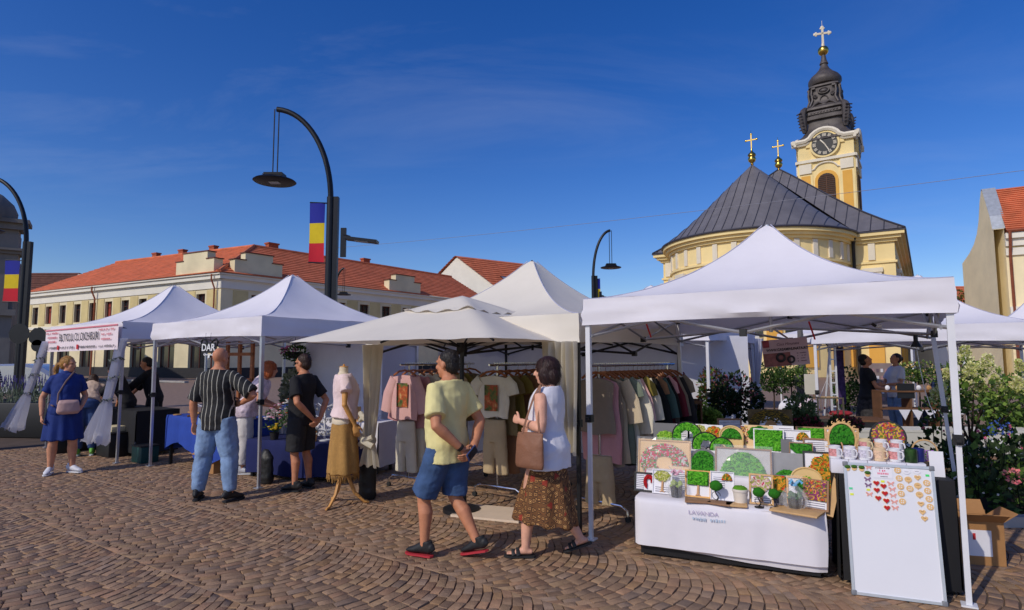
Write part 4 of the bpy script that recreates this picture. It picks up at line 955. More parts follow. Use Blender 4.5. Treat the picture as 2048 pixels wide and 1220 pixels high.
def hair_mesh(C, rot, s, kind):
    P = lambda x, y, z: C+rot@Vector((x*s, y*s, z*s)); mb = MB()
    if kind == 'short':
        mb.ball(P(0, -.026, .040), (.080*s, .094*s, .092*s), 18, 12, rot=rot); mb.ball(P(0, -.052, -.005), (.072*s, .066*s, .085*s), 14, 10, rot=rot)
    elif kind == 'balding':
        mb.ball(P(0, -.050, -.005), (.0785*s, .066*s, .080*s), 16, 10, rot=rot)
    elif kind == 'bob':
        mb.ball(P(0, -.02, .038), (.098*s, .112*s, .100*s), 18, 12, rot=rot); mb.ball(P(0, -.05, -.03), (.100*s, .085*s, .095*s), 16, 10, rot=rot)
        for sx in (-1, 1): mb.ball(P(sx*.074, .005, -.03), (.032*s, .060*s, .085*s), 12, 8, rot=rot)
    elif kind in ('pony', 'bun', 'long'):
        mb.ball(P(0, -.024, .036), (.083*s, .098*s, .094*s), 18, 12, rot=rot); mb.ball(P(0, -.06, -.0), (.074*s, .06*s, .08*s), 14, 10, rot=rot)
        if kind == 'pony': mb.tube([P(0, -.10, .01), P(0, -.155, .0), P(.0, -.185, -.06), P(0, -.18, -.15), P(0, -.17, -.2)], [.02*s, .032*s, .038*s, .03*s, .008*s], 10)
        if kind == 'bun': mb.ball(P(0, -.12, .05), .045*s, 10, 8)
        if kind == 'long': mb.tube([P(0, -.05, .0), P(0, -.075, -.1), P(0, -.085, -.2), P(0, -.08, -.26)], [(.085*s, .05*s), (.088*s, .045*s), (.08*s, .04*s), (.05*s, .02*s)], 12, ref=rot@Vector((1, 0, 0)))
    return remesh(mb, .008, 2, lambda p: .004*noise.noise(p*38)+.003*noise.noise(Vector((p.x*110, p.y*110, p.z*18))))
def shoe(par, ank, yaw, pitch, mat_u, mat_s, s=1.0, kind='sneaker', skin=None):
    # ank = ankle joint; shoe sole sits .078 below it in foot space
    rot = Matrix.Rotation(yaw, 3, 'Z')@Matrix.Rotation(-pitch, 3, 'X'); A = Vector(ank); P = lambda x, y, z: A+rot@Vector((x*s, y*s, z*s))
    out = [(-.030, -.075), (.0, -.088), (.030, -.075), (.036, -.02), (.040, .06), (.047, .11), (.040, .165), (.012, .192), (-.02, .185), (-.042, .15), (-.045, .10), (-.036, .03), (-.036, -.03)]
    mb = MB(); mb.prism([(x*s, y*s) for x, y in out], P(0, 0, -.070), rot@Vector((1, 0, 0)), rot@Vector((0, 1, 0)), .015*s)
    so = mb.build('sole', mat_s, None, smooth=30)
    mb = MB()
    if kind == 'sneaker':
        mb.tube([P(0, -.086, -.03), P(0, -.07, -.01), P(0, -.02, .0), P(0, .04, -.012), P(0, .10, -.03), P(0, .15, -.038), P(0, .182, -.048)], [(.018*s, .03*s), (.034*s, .046*s), (.037*s, .052*s), (.039*s, .042*s), (.043*s, .028*s), (.038*s, .020*s), (.018*s, .010*s)], 14, ref=rot@Vector((1, 0, 0)))
        mb.tube([P(0, -.03, .0), P(0, -.028, .035), P(0, -.026, .05)], [(.040*s, .046*s), (.041*s, .047*s), (.041*s, .047*s)], 14, ref=rot@Vector((1, 0, 0)))
        sh = mesh_obj('shoe', remesh(mb, .007, 2), mat_u, par); so.name = 'sole'; so.parent = sh
        mb = MB()
        for i in range(4): mb.tube([P(-.022, .02+.02*i, .018-.009*i), P(0, .022+.02*i, .029-.009*i), P(.022, .02+.02*i, .018-.009*i)], .0035*s, 5)
        mb.build('laces', mat_s if mat_s is not m_redsole else m_plas, sh)
    else:
        for y0, z0 in ((.06, -.02), (.10, -.034)): mb.tube([P(-.042, y0, -.055), P(-.034, y0+.004, z0), P(0, y0+.008, z0+.018), P(.034, y0+.004, z0), P(.045, y0, -.055)], [(.017*s, .004*s)]*5, 8, ref=rot@Vector((0, 1, 0)))
        sh = mb.build('shoe', mat_u, par); so.parent = sh
    return sh
m_redsole = M('red_sole', S(180, 48, 58), .6, var=.05); m_wsole = M('white_sole', (.7, .7, .72), .6, var=.05); m_bsole = M('dark_sole', (.02, .02, .022), .7, var=.1)
m_bshoe = M('black_shoe', (.018, .018, .02), .6, var=.3, vs=30); m_wshoe = M('white_shoe', (.72, .72, .76), .7, var=.06)
def wrinkle(a, sc=9.0, seed=0.0):
    return lambda p: a*noise.noise(Vector((p.x*sc+seed, p.y*sc, p.z*sc*.55)))+a*.6*noise.noise(Vector((p.x*sc*2.1+p.z*6, p.y*sc*2.1+seed, p.z*sc*1.7)))-a*.55*abs(noise.noise(Vector((p.x*sc*1.6-p.z*sc*1.3, p.y*sc*1.6, p.z*sc*1.5+seed))))
def person(label, loc, face, H, J, wear, skin, hair, hairm, vox=.010, female=False, lean=0.0, head=(0, 0), cat='person', feet='sneaker', shoes=(None, None), belly=0.0, root_z=0.0, armw=1.0, legw=1.0, arms=True):
    """J: elbow/wrist/knee/ankle for L and R in body space facing +Y, x to the person's right; face = world heading in degrees"""
    s = H/1.72; rz = R(face-90); t = thing('person', label, cat, (loc[0], loc[1], root_z), rz); t.scale = (s, s, s)
    tab = TORSO_F if female else TORSO_M; f = lean_fn(lean); mb = MB()
    torso_tube(mb, tab, f, .86, 1.50, belly=belly)
    shx = .150 if female else .172
    hn = Matrix.Rotation(R(head[0]), 3, 'Z')@Matrix.Rotation(-R(head[1])-lean*.75, 3, 'X')
    nb = f((0, -.018, 1.47)); HC = f((0, -.012, 1.565))+hn@Vector((0, .02, .045))
    mb.tube([nb, nb.lerp(HC, .5), HC-hn@Vector((0, .015, .03))], [.058, .054, .052] if not female else [.05, .046, .046], 12)
    head_parts(mb, HC, hn)
    hands = []
    for sd, sx in (('L', -1), ('R', 1)):
        if arms:
            sh = f((sx*shx, -.012, 1.392)); el = Vector(J[sd+'e']); wr = Vector(J[sd+'w']); k = armw*(.86 if female else 1)
            mb.tube([sh-Vector((sx*.03, 0, .0)), sh, sh.lerp(el, .4), sh.lerp(el, .85), el, el.lerp(wr, .25), el.lerp(wr, .7), wr], [.05*k, .056*k, .049*k, .041*k, .040*k, .042*k, .032*k, .026*k], 12)
            hd = Vector(J.get(sd+'hd', wr-el)); hands.append((wr, hd, Vector(J.get(sd+'pn', (-sx, 0, 0))), Vector(J.get(sd+'th', (0, 1, 0))), J.get(sd+'curl', .35)))
        hp = Vector((sx*.088, 0, .90)); kn = Vector(J[sd+'k']); an = Vector(J[sd+'a']); g_ = legw
        cf = kn.lerp(an, .32); bk = Vector((0, -.018, 0))
        mb.tube([hp+Vector((0, 0, .04)), hp.lerp(kn, .3), hp.lerp(kn, .7), kn, kn.lerp(an, .15), cf+bk, kn.lerp(an, .65)+bk*.4, an, an-Vector((0, 0, .03))], [.092*g_, .086*g_, .066*g_, .056*g_, .053*g_, .058*g_, .043*g_, .036, .036], 14)
        if feet == 'sandal':
            yw, pt = J.get(sd+'fy', 0), J.get(sd+'fp', 0); rot = Matrix.Rotation(yw, 3, 'Z')@Matrix.Rotation(-pt, 3, 'X'); P = lambda x, y, z: an+rot@Vector((x, y, z))
            mb.tube([P(0, -.06, -.035), P(0, -.02, -.025), P(0, .05, -.03), P(0, .11, -.043), P(0, .15, -.047)], [(.026, .02), (.033, .032), (.036, .027), (.042, .014), (.036, .009)], 10, ref=rot@Vector((1, 0, 0)))
            for q in range(5): mb.ball(P(-.03+.015*q, .158-abs(q-1.5)*.004, -.046), (.008, .014, .009), 8, 6, rot=rot)
    me = remesh(mb, vox, 3)
    if hands:
        hb = MB()
        for h in hands: hand_mesh(hb, *h[:4], curl=h[4], s=.93 if female else 1.03)
        hm = remesh(hb, .0045 if vox < .012 else .008, 2)
        bm = bmesh.new(); bm.from_mesh(me); bm.from_mesh(hm); bm.to_mesh(me); bm.free(); me.shade_smooth()
    mesh_obj('body', me, skin, t); head_extras(t, HC, hn, 1.0, hair, vox < .014)
    if hair:
        ho = mesh_obj('hair', hair_mesh(HC, hn, 1.0, hair), hairm, t)
        if vox < .0125:
            sb_ = MB(); hv = ho.data.vertices; ln = {'short': .026, 'bob': .07, 'pony': .06, 'balding': .012}.get(hair, .06)
            for _ in range(1100):
                v = random.choice(hv); nn = v.normal; dn = (hn@Vector((rnd(-.25, .25), -.35 if hair != 'pony' else -.9, -1 if hair != 'short' else -.6))); d = (dn-nn*dn.dot(nn))
                if d.length < .05: continue
                d.normalize(); sdv = d.cross(nn)*rnd(.0008, .0018); l_ = ln*rnd(.5, 1.2); p0 = v.co-nn*.001; p1 = v.co+d*l_*.5+nn*rnd(.001, .005); p2 = v.co+d*l_+nn*rnd(-.002, .005)+sdv*rnd(-3, 3)
                sb_.add([p0-sdv, p0+sdv, p1+sdv*.8, p1-sdv*.8, p2], [(0, 1, 2, 3), (3, 2, 4)])
            tag(sb_.build('hair_strands', hairm, ho, smooth=60), kind='stuff')
    for sd in ('L', 'R'):
        if shoes[0] is not None: shoe(t, J[sd+'a'], J.get(sd+'fy', 0), J.get(sd+'fp', 0), shoes[0], shoes[1], 1.0, feet)
    for wname, kind, mat, kw in wear:
        mb = MB(); a = kw.get('add', .014)
        if kind == 'top':
            z0 = kw.get('hem', .86); torso_tube(mb, tab, f, z0, kw.get('top', 1.475), add=a, flare=kw.get('flare', .01), belly=belly)
            sl = kw.get('sleeve', .6)
            if sl > 0:
                for sd, sx in (('L', -1), ('R', 1)):
                    sh = f((sx*shx, -.012, 1.392)); el = Vector(J[sd+'e']); k = .86 if female else 1; wr = Vector(J[sd+'w']); ex = kw.get('sl_add', .024)
                    if sl <= 1: mb.tube([f((sx*.06, -.015, 1.42)), sh+Vector((0, 0, .008)), sh.lerp(el, sl*.55), sh.lerp(el, sl)], [.042*k+a*.7, .052*k+a*.8, .05*k+ex, .047*k+ex+.006], 14)
                    else: mb.tube([f((sx*.06, -.015, 1.42)), sh, sh.lerp(el, .6), el, el.lerp(wr, sl-1)], [.05*k+a, .058*k+a, .05*k+ex, .044*k+ex, .035*k+ex], 14)
            else:
                for sx in (-1, 1): mb.tube([f((sx*.06, -.015, 1.42)), f((sx*(shx-.02), -.012, 1.425))], [.05+a*.6, .04+a*.4], 12)
            if kw.get('collar'):
                c0 = f((0, -.016, 1.475)); mb.tube([c0-Vector((0, 0, .02)), c0+Vector((0, 0, .012)), c0+Vector((0, -.004, .035))], [(.085, .075), (.075, .068), (.066, .062)], 16)
            zz = (kw.get('hemshape') or 0)
        elif kind == 'legs':
            zt = kw.get('waist', 1.0); torso_tube(mb, tab, f, .85, zt, add=a, belly=belly)
            le = kw.get('len', 1.0)      # 1 = to the knee, 2 = to the ankle
            for sd, sx in (('L', -1), ('R', 1)):
                hp = Vector((sx*.088, 0, .90)); kn = Vector(J[sd+'k']); an = Vector(J[sd+'a']); lo = kw.get('loose', .02)
                P_ = [hp+Vector((0, 0, .03)), hp.lerp(kn, .35), hp.lerp(kn, .8)]; Q_ = [.095*legw+a, .088*legw+lo, .072*legw+lo*1.3]
                if le <= 1: P_ += [hp.lerp(kn, le)]; Q_ += [.070*legw+lo*1.5]
                else:
                    P_ += [kn, kn.lerp(an, .4)+Vector((0, -.01, 0)), kn.lerp(an, .8), kn.lerp(an, le-1)]; Q_ += [.060*legw+lo*1.1, .060*legw+lo, .05*legw+lo, .042+lo]
                mb.tube(P_, Q_, 16)
        elif kind == 'skirt':
            zt, zb = kw['waist'], kw['hem']; zs = [zt+(zb-zt)*i/10 for i in range(11)]; fl = kw.get('flare', .1); off = kw.get('off', (0, 0))
            pts = []; rad = []
            for i, z in enumerate(zs):
                q = i/10; pts.append((off[0]*q, -.01+off[1]*q, z)); rad.append(((tab[1][1]+a)*(.93+.07*min(1, q*4))+fl*q, (tab[1][2]+a)*(.93+.07*min(1, q*4))+fl*q*kw.get('fy', 1.2)))
            mb.tube(pts, rad, 28, ref=(1, 0, 0))
        d = wrinkle(kw.get('wr', .006), kw.get('ws', 9.0), len(label))
        if kind == 'skirt':
            w0 = kw.get('wr', .012); d = lambda p, w0=w0: (w0*math.sin(math.atan2(p.y, p.x)*9+p.z*2)+.004*noise.noise(p*9))*min(1, max(0, (.95-p.z)*2.2))
        mesh_obj(wname, remesh(mb, max(vox, .010), kw.get('sm', 3), d), mat, t)
    return t, HC, hn
def stripes(name, base, line, freq, width, rough=.8, axis='X'):
    m = M(name, base, rough, var=.1, bump=.15, bs=40); n = m.node_tree.nodes; l = m.node_tree.links; p = n['Principled BSDF']
    tcn = n.new('ShaderNodeTexCoord'); sp_ = n.new('ShaderNodeSeparateXYZ'); l.new(tcn.outputs['Object'], sp_.inputs[0])
    a = n.new('ShaderNodeMath'); a.operation = 'MULTIPLY'; a.inputs[1].default_value = freq; l.new(sp_.outputs[axis], a.inputs[0])
    fr = n.new('ShaderNodeMath'); fr.operation = 'FRACT'; l.new(a.outputs[0], fr.inputs[0])
    lt = n.new('ShaderNodeMath'); lt.operation = 'LESS_THAN'; lt.inputs[1].default_value = width; l.new(fr.outputs[0], lt.inputs[0])
    mx = n.new('ShaderNodeMix'); mx.data_type = 'RGBA'; mx.inputs[6].default_value = tuple(base)+(1,); mx.inputs[7].default_value = tuple(line)+(1,); l.new(lt.outputs[0], mx.inputs[0]); l.new(mx.outputs[2], p.inputs['Base Color'])
    return m
def pattern_skirt():
    m = M('patterned_cotton', S(92, 62, 40), .85, var=.2, vs=6); n = m.node_tree.nodes; l = m.node_tree.links; p = n['Principled BSDF']
    tcn = n.new('ShaderNodeTexCoord'); mp_ = n.new('ShaderNodeMapping'); mp_.inputs['Rotation'].default_value = (0, R(38), 0); l.new(tcn.outputs['Object'], mp_.inputs['Vector'])
    v = n.new('ShaderNodeTexVoronoi'); v.distance = 'CHEBYCHEV'; v.inputs['Scale'].default_value = 24; v.inputs['Randomness'].default_value = .35; l.new(mp_.outputs[0], v.inputs['Vector'])
    r = n.new('ShaderNodeValToRGB'); r.color_ramp.interpolation = 'CONSTANT'; e = r.color_ramp.elements
    e[0].position = 0; e[0].color = S(206, 160, 96)+(1,); e[1].position = .12; e[1].color = S(74, 36, 24)+(1,)
    for pos, c in ((.22, S(190, 140, 84)), (.30, S(72, 46, 30)), (.42, S(112, 74, 42))):
        q = e.new(pos); q.color = tuple(c)+(1,)
    l.new(v.outputs['Distance'], r.inputs[0])
    v2 = n.new('ShaderNodeTexVoronoi'); v2.distance = 'CHEBYCHEV'; v2.inputs['Scale'].default_value = 8; v2.inputs['Randomness'].default_value = .8; l.new(mp_.outputs[0], v2.inputs['Vector'])
    lt = n.new('ShaderNodeMath'); lt.operation = 'LESS_THAN'; lt.inputs[1].default_value = .17; l.new(v2.outputs['Distance'], lt.inputs[0])
    mx = n.new('ShaderNodeMix'); mx.data_type = 'RGBA'; mx.inputs[7].default_value = S(150, 44, 34)+(1,); l.new(r.outputs[0], mx.inputs[6])
    ml = n.new('ShaderNodeMath'); ml.operation = 'MULTIPLY'; ml.inputs[1].default_value = .8; l.new(lt.outputs[0], ml.inputs[0]); l.new(ml.outputs[0], mx.inputs[0]); l.new(mx.outputs[2], p.inputs['Base Color'])
    return m
def denim(name, c): return M(name, c, .85, var=.28, vs=5, bump=.25, bs=160)
# --- man in yellow polo, walking left with hands clasped behind his back
J = dict(Le=(-.265, -.12, 1.12), Lw=(-.07, -.225, .92), Re=(.262, -.14, 1.12), Rw=(.05, -.24, .895), Lhd=(.75, -.1, -.45), Rhd=(-.75, -.05, -.4), Lpn=(0, 1, .2), Rpn=(0, 1, .2), Lth=(0, -.3, 1), Rth=(0, -.3, 1), Lcurl=.5, Rcurl=.6,
         Lk=(-.105, .17, .50), La=(-.11, .155, .085), Rk=(.115, .02, .48), Ra=(.135, -.225, .125), Lfy=R(10), Rfy=R(8), Rfp=R(14))
hm_black = hairmat('black_hair', (.018, .013, .011)); hm_red = hairmat('dark_red_hair', (.03, .010, .009)); hm_blond = hairmat('blond_hair', S(176, 128, 66)); hm_or = hairmat('ginger_hair', S(170, 88, 44)); hm_grey = hairmat('cropped_hair', S(92, 72, 62)); hm_br = hairmat('brown_hair', S(56, 36, 26))
p1, HC1, hn1 = person('person in pale yellow polo shirt and denim shorts strolling with hands behind the back', (-.545, 5.12), 143, 1.70, J,
    [('polo_shirt', 'top', M('pale_yellow_pique', S(226, 214, 150), .85, var=.05, vs=5, bump=.12, bs=160), dict(hem=.79, sleeve=.74, collar=True, add=.034, flare=.016, wr=.011, ws=7, sl_add=.034)),
     ('shorts', 'legs', denim('blue_denim', S(62, 88, 128)), dict(waist=.90, len=.95, loose=.027, add=.010, wr=.010))], sk_tan, 'short', hm_black, vox=.009, head=(10, 4), shoes=(m_bshoe, m_redsole), belly=.035, armw=1.15, legw=1.08)
mb = MB(); w_ = Vector(J['Lw']); d_ = (Vector(J['Le'])-w_).normalized(); mb.tube([w_+d_*.005, w_+d_*.032], [.033, .035], 12); mb.build('wristwatch', m_plas, p1)
bpy.context.view_layer.update(); ph = thing('mobile_phone', 'small dark phone held behind the back by the polo shirt walker', 'phone', p1.matrix_world@Vector((-.01, -.285, .885)), R(53)); mb = MB(); mb.box((0, 0, 0), (.07, .012, .13), rot=Matrix.Rotation(R(55), 3, 'Y'), bev=.004); mb.build('phone_case', M('phone_blue', S(60, 76, 120), .3, var=.1), ph); mb = MB(); mb.box((0, -.0075, 0), (.06, .002, .11), rot=Matrix.Rotation(R(55), 3, 'Y')); mb.build('screen', m_pane, ph)
# --- woman in white top and patterned skirt
J = dict(Le=(-.235, -.07, 1.13), Lw=(-.15, .19, 1.17), Re=(.22, .0, 1.13), Rw=(.16, .2, 1.05), Lhd=(.25, .9, .2), Lpn=(1, 0, 0), Lth=(0, 0, 1), Lcurl=.8, Rhd=(-.3, .9, 0), Rpn=(-1, 0, 0), Rth=(0, 0, 1),
         Lk=(-.10, .16, .49), La=(-.125, .16, .085), Rk=(.13, .02, .48), Ra=(.185, -.215, .15), Lfy=R(28), Rfy=R(12), Rfp=R(22))
p2, HC2, hn2 = person('person with dark red bob in white sleeveless top and patterned midi skirt', (.30, 5.12), 148, 1.635, J,
    [('skirt', 'skirt', pattern_skirt(), dict(waist=.90, hem=.31, flare=.05, off=(-.03, .035), fy=3.5, wr=.014, add=.0)),
     ('top', 'top', M('white_cotton', S(226, 224, 232), .8, var=.03, bump=.1, bs=50), dict(hem=.77, sleeve=0, add=.034, flare=.03, wr=.011, ws=6))], sk_fair, 'bob', hm_red, vox=.009, female=True, head=(22, 2), shoes=(m_bshoe, m_bsole), feet='sandal', belly=.03, armw=1.3, legw=1.18)
bag = thing('handbag', 'brown leather shoulder bag at the side of the patterned skirt wearer', 'handbag', p2.location, p2.rotation_euler.z)
m_bag = M('brown_leather', S(134, 92, 70), .6, var=.12, vs=7, bump=.2, bs=60)
mb = MB(); mb.tube([(-.275, .02, .76), (-.275, .02, .79), (-.27, .02, .95), (-.262, .02, 1.035), (-.26, .02, 1.045)], [(.135, .033), (.145, .045), (.14, .04), (.135, .02), (.13, .012)], 20, ref=(.15, 1, 0)); b_ = mesh_obj('bag_body', remesh(mb, .010, 2, wrinkle(.005, 9)), m_bag, bag)
mb = MB()
for y in (-.07, .09): mb.tube([(-.27, y, 1.03), (-.245, y*.7, 1.15), (-.19, y*.3-.005, 1.33), (-.15, -.015, 1.42), (-.135, -.02, 1.43)], [(.010, .004)]*5, 6, ref=(0, 1, 0))
mb.build('strap', m_bag, bag)
# --- man in striped shirt seen from behind
J = dict(Le=(-.285, -.02, 1.10), Lw=(-.30, .03, .86), Re=(.44, -.02, 1.19), Rw=(.235, .08, 1.09), Lhd=(0, .1, -1), Lpn=(1, -.3, 0), Lth=(.2, 1, 0), Lcurl=.55, Rhd=(-.8, .35, -.1), Rpn=(-.3, -.6, 0), Rth=(0, 0, 1),
         Lk=(-.155, .02, .49), La=(-.205, .0, .085), Rk=(.155, .02, .49), Ra=(.20, -.02, .085), Lfy=R(18), Rfy=R(-22))
p3, _, _ = person('person with shaved head in black pinstriped shirt and light jeans, seen from behind', (-3.46, 7.1), 84, 1.765, J,
    [('shirt', 'top', stripes('striped_shirt', (.014, .014, .016), S(176, 172, 160), 17, .13), dict(hem=.80, sleeve=.9, add=.022, flare=.014, wr=.009, sl_add=.034)),
     ('jeans', 'legs', denim('light_denim', S(126, 152, 188)), dict(waist=.95, len=1.93, loose=.026, add=.016, wr=.010))], sk_tan, None, hm_grey, vox=.010, head=(-8, 8), shoes=(m_bshoe, m_bsole), belly=.04, armw=1.1, legw=1.1)
# --- man in black with sunglasses
J = dict(Le=(-.27, -.15, 1.13), Lw=(-.06, -.23, .91), Re=(.27, -.16, 1.13), Rw=(.05, -.24, .89), Lhd=(.7, -.1, -.5), Rhd=(-.7, -.05, -.4), Lpn=(0, 1, .2), Rpn=(0, 1, .2), Lth=(0, -.3, 1), Rth=(0, -.3, 1), Lcurl=.6, Rcurl=.6,
         Lk=(-.10, .02, .50), La=(-.115, -.01, .085), Rk=(.11, .02, .50), Ra=(.13, -.03, .085), Lfy=R(10), Rfy=R(-8))
p4, HC4, hn4 = person('person in black t-shirt, dark shorts and sunglasses with hands behind the back', (-2.66, 7.66), 158, 1.685, J,
    [('t_shirt', 'top', M('black_cotton', (.012, .012, .014), .85, var=.15, bump=.1, bs=40), dict(hem=.82, sleeve=.75, add=.018, flare=.01, wr=.008)),
     ('shorts', 'legs', M('dark_grey_cotton', (.02, .02, .022), .85, var=.2), dict(waist=.96, len=1.0, loose=.034, add=.016, wr=.008))], sk_tan, 'short', hm_br, vox=.010, head=(6, 4), shoes=(m_bshoe, m_bsole), belly=.03)
mb = MB()
for sx in (-1, 1):
    mb.ball(HC4+hn4@Vector((sx*.033, .088, .012)), (.026, .007, .019), 10, 8, rot=hn4); mb.tube([HC4+hn4@Vector((sx*.058, .084, .018)), HC4+hn4@Vector((sx*.079, .02, .014)), HC4+hn4@Vector((sx*.08, -.01, .01))], .0035, 5)
mb.build('sunglasses', m_pane, p4)
# --- woman in blue dress
J = dict(Le=(-.25, -.05, 1.13), Lw=(-.19, .13, .98), Re=(.27, -.06, 1.12), Rw=(.27, .03, .86), Lhd=(.5, .8, -.3), Lpn=(.6, 0, -.4), Lth=(0, 0, 1), Rhd=(0, .25, -1), Rpn=(-1, 0, 0), Rth=(0, 1, 0), Rcurl=.5,
         Lk=(-.11, .07, .49), La=(-.13, .02, .085), Rk=(.12, .04, .49), Ra=(.13, -.02, .085), Lfy=R(35), Rfy=R(-22))
m_bdr = M('royal_blue_cotton', S(27, 50, 116), .85, var=.14, vs=7, bump=.12, bs=40)
p5, HC5, hn5 = person('person with blond ponytail in royal blue dress and white trainers', (-6.5, 8.78), -48, 1.67, J,
    [('dress', 'top', m_bdr, dict(hem=.80, sleeve=.68, add=.03, flare=.02, wr=.011, ws=7, sl_add=.03, collar=True)), ('skirt', 'skirt', m_bdr, dict(waist=1.0, hem=.50, flare=.05, add=.03, wr=.012, fy=1.1))], sk_mid, 'pony', hm_blond, vox=.011, female=True, head=(48, 2), shoes=(m_wshoe, m_wsole), belly=.06, armw=1.2, legw=1.15)
bb = thing('shoulder_bag', 'pale pink and brown crossbody bag on the front of the blue dress', 'handbag', p5.location, p5.rotation_euler.z)
mb = MB(); mb.tube([(-.02, .215, .86), (-.02, .225, .9), (-.02, .225, 1.02), (-.02, .215, 1.06)], [(.12, .02), (.14, .05), (.13, .045), (.115, .02)], 16, ref=(1, 0, 0)); mesh_obj('bag_body', remesh(mb, .011, 2, wrinkle(.004)), M('pink_leather', S(196, 160, 152), .5, var=.08), bb)
mb = MB(); mb.tube([(.11, .215, 1.0), (.10, .17, 1.15), (.02, .14, 1.32), (-.08, .07, 1.46), (-.10, -.02, 1.47), (-.02, -.14, 1.3), (.10, -.17, 1.1), (.19, -.03, 1.0), (.15, .17, .98)], .011, 6); mb.build('strap', M('bag_strap', S(120, 96, 92), .6, var=.1), bb)
# --- further people
Jst = dict(Le=(-.26, 0, 1.12), Lw=(-.27, .08, .88), Re=(.26, 0, 1.12), Rw=(.27, .08, .88), Lk=(-.10, .02, .49), La=(-.11, -.01, .085), Rk=(.10, .02, .49), Ra=(.11, -.01, .085))
Jb = dict(Jst); Jb.update(Le=(-.22, .52, .98), Lw=(-.12, .62, .76), Re=(.22, .52, .98), Rw=(.12, .62, .76), Lhd=(.3, .6, -.5), Rhd=(-.3, .6, -.5))
person('person in beige top and jeans bending over the stall behind the blue dress', (-7.28, 10.35), 118, 1.64, Jb, [('top', 'top', M('beige_knit', S(206, 180, 160), .85, var=.06), dict(hem=.93, sleeve=1.4, add=.03, wr=.009)), ('jeans', 'legs', denim('mid_denim', S(50, 74, 120)), dict(waist=1.0, len=1.9, loose=.022, wr=.008))], sk_mid, 'long', hm_br, vox=.014, female=True, lean=R(58), shoes=(M('green_shoe', S(110, 176, 70), .6, var=.1), m_wsole))
Jo = dict(Jst); Jo.update(Le=(-.24, .22, 1.05), Lw=(-.1, .42, .98), Re=(.24, .22, 1.05), Rw=(.1, .42, .98), Lhd=(.2, .9, -.2), Rhd=(-.2, .9, -.2))
person('person with ginger bob leaning over the flower stall beside the striped shirt', (-3.85, 8.75), 12, 1.66, Jo, [('top', 'top', M('floral_blouse', S(226, 206, 214), .8, var=.45, vs=9), dict(hem=.84, sleeve=.5, add=.03, flare=.03, wr=.01)), ('trousers', 'legs', M('white_linen', S(214, 208, 204), .85, var=.06), dict(waist=1.0, len=1.85, loose=.035))], sk_mid, 'bob', hm_or, vox=.012, female=True, lean=R(30), head=(0, -18), shoes=(m_wshoe, m_wsole))
person('person in navy striped shirt walking off at the left edge', (-9.62, 11.05), 186, 1.72, Jst, [('shirt', 'top', stripes('breton_shirt', S(36, 44, 74), S(200, 200, 206), 22, .45, axis='Z'), dict(hem=.84, sleeve=.7, add=.02)), ('trousers', 'legs', M('navy_cotton', (.02, .024, .04), .85, var=.1), dict(waist=.97, len=1.93, loose=.028))], sk_tan, 'short', hairmat('white_hair', S(200, 198, 196)), vox=.014, shoes=(m_bshoe, m_bsole))
person('person in dark clothes standing inside the leftmost tent', (-6.78, 11.45), 190, 1.68, Jb, [('top', 'top', M('black_cotton'), dict(hem=.84, sleeve=.7, add=.02)), ('trousers', 'legs', M('dark_grey_cotton'), dict(waist=.97, len=1.93, loose=.028))], sk_tan, 'short', hm_black, vox=.014, lean=R(16), shoes=(m_bshoe, m_bsole))
person('person with brown hair in dark top bending behind the tulle drape', (-6.95, 10.9), 200, 1.6, Jb, [('top', 'top', M('black_cotton'), dict(hem=.84, sleeve=.7, add=.02)), ('trousers', 'legs', M('dark_grey_cotton'), dict(waist=.97, len=1.93, loose=.028))], sk_mid, 'bob', hm_br, vox=.014, female=True, lean=R(22), shoes=(m_bshoe, m_bsole))
Js = dict(Jst); Js.update(Lk=(-.12, .42, .88), La=(-.12, .44, .48), Rk=(.12, .42, .88), Ra=(.12, .44, .48), Le=(-.24, .1, 1.1), Lw=(-.1, .28, 1.2), Re=(.24, .1, 1.08), Rw=(.1, .3, 1.05))
def stool(x, y, h, label):
    t = thing('stool', label, 'stool', (x, y, 0)); mb = MB(); mb.lathe([(.02, h-.04), (.17, h-.04), (.18, h-.02), (.17, h), (.02, h)], 16); mb.build('seat', m_plas, t)
    for i in range(4):
        a = i*math.pi/2+.4; mb = MB(); mb.tube([(.12*math.cos(a), .12*math.sin(a), h-.04), (.18*math.cos(a), .18*math.sin(a), 0)], .012, 6); mb.build('leg', m_black, t)
person('person with long dark hair in white blouse sitting behind the pink flowers', (5.15, 13.6), -20, 1.66, Js, [('blouse', 'top', M('white_cotton'), dict(hem=.86, sleeve=.9, add=.02)), ('trousers', 'legs', M('navy_cotton'), dict(waist=.98, len=1.9, loose=.025))], sk_mid, 'long', hm_br, vox=.014, female=True, shoes=(m_bshoe, m_bsole), root_z=-.27)
stool(5.15, 13.6, .52, 'dark stool under the seated white blouse')
Jh = dict(Jst); Jh.update(Le=(-.24, .08, 1.12), Lw=(-.05, .3, 1.1), Re=(.24, .08, 1.12), Rw=(.05, .3, 1.08))
person('person in black dress and dark cap reading beside the jewellery stand', (6.55, 11.1), -15, 1.68, Jh, [('dress', 'top', M('black_cotton'), dict(hem=.82, sleeve=.6, add=.022)), ('skirt', 'skirt', M('black_print', (.03, .028, .03), .85, var=.9, vs=22), dict(waist=1.0, hem=.4, flare=.06))], sk_tan, 'short', hm_black, vox=.014, female=True, head=(0, -22), shoes=(m_bshoe, m_bsole))
person('person in white t-shirt and jeans arranging the wooden shelf', (7.72, 12.1), 185, 1.70, Jh, [('t_shirt', 'top', M('white_cotton'), dict(hem=.84, sleeve=.7, add=.022)), ('jeans', 'legs', denim('light_denim', S(126, 152, 188)), dict(waist=.97, len=1.93, loose=.025))], sk_mid, 'bun', hm_br, vox=.014, female=True, head=(0, -20), shoes=(m_wshoe, m_wsole))
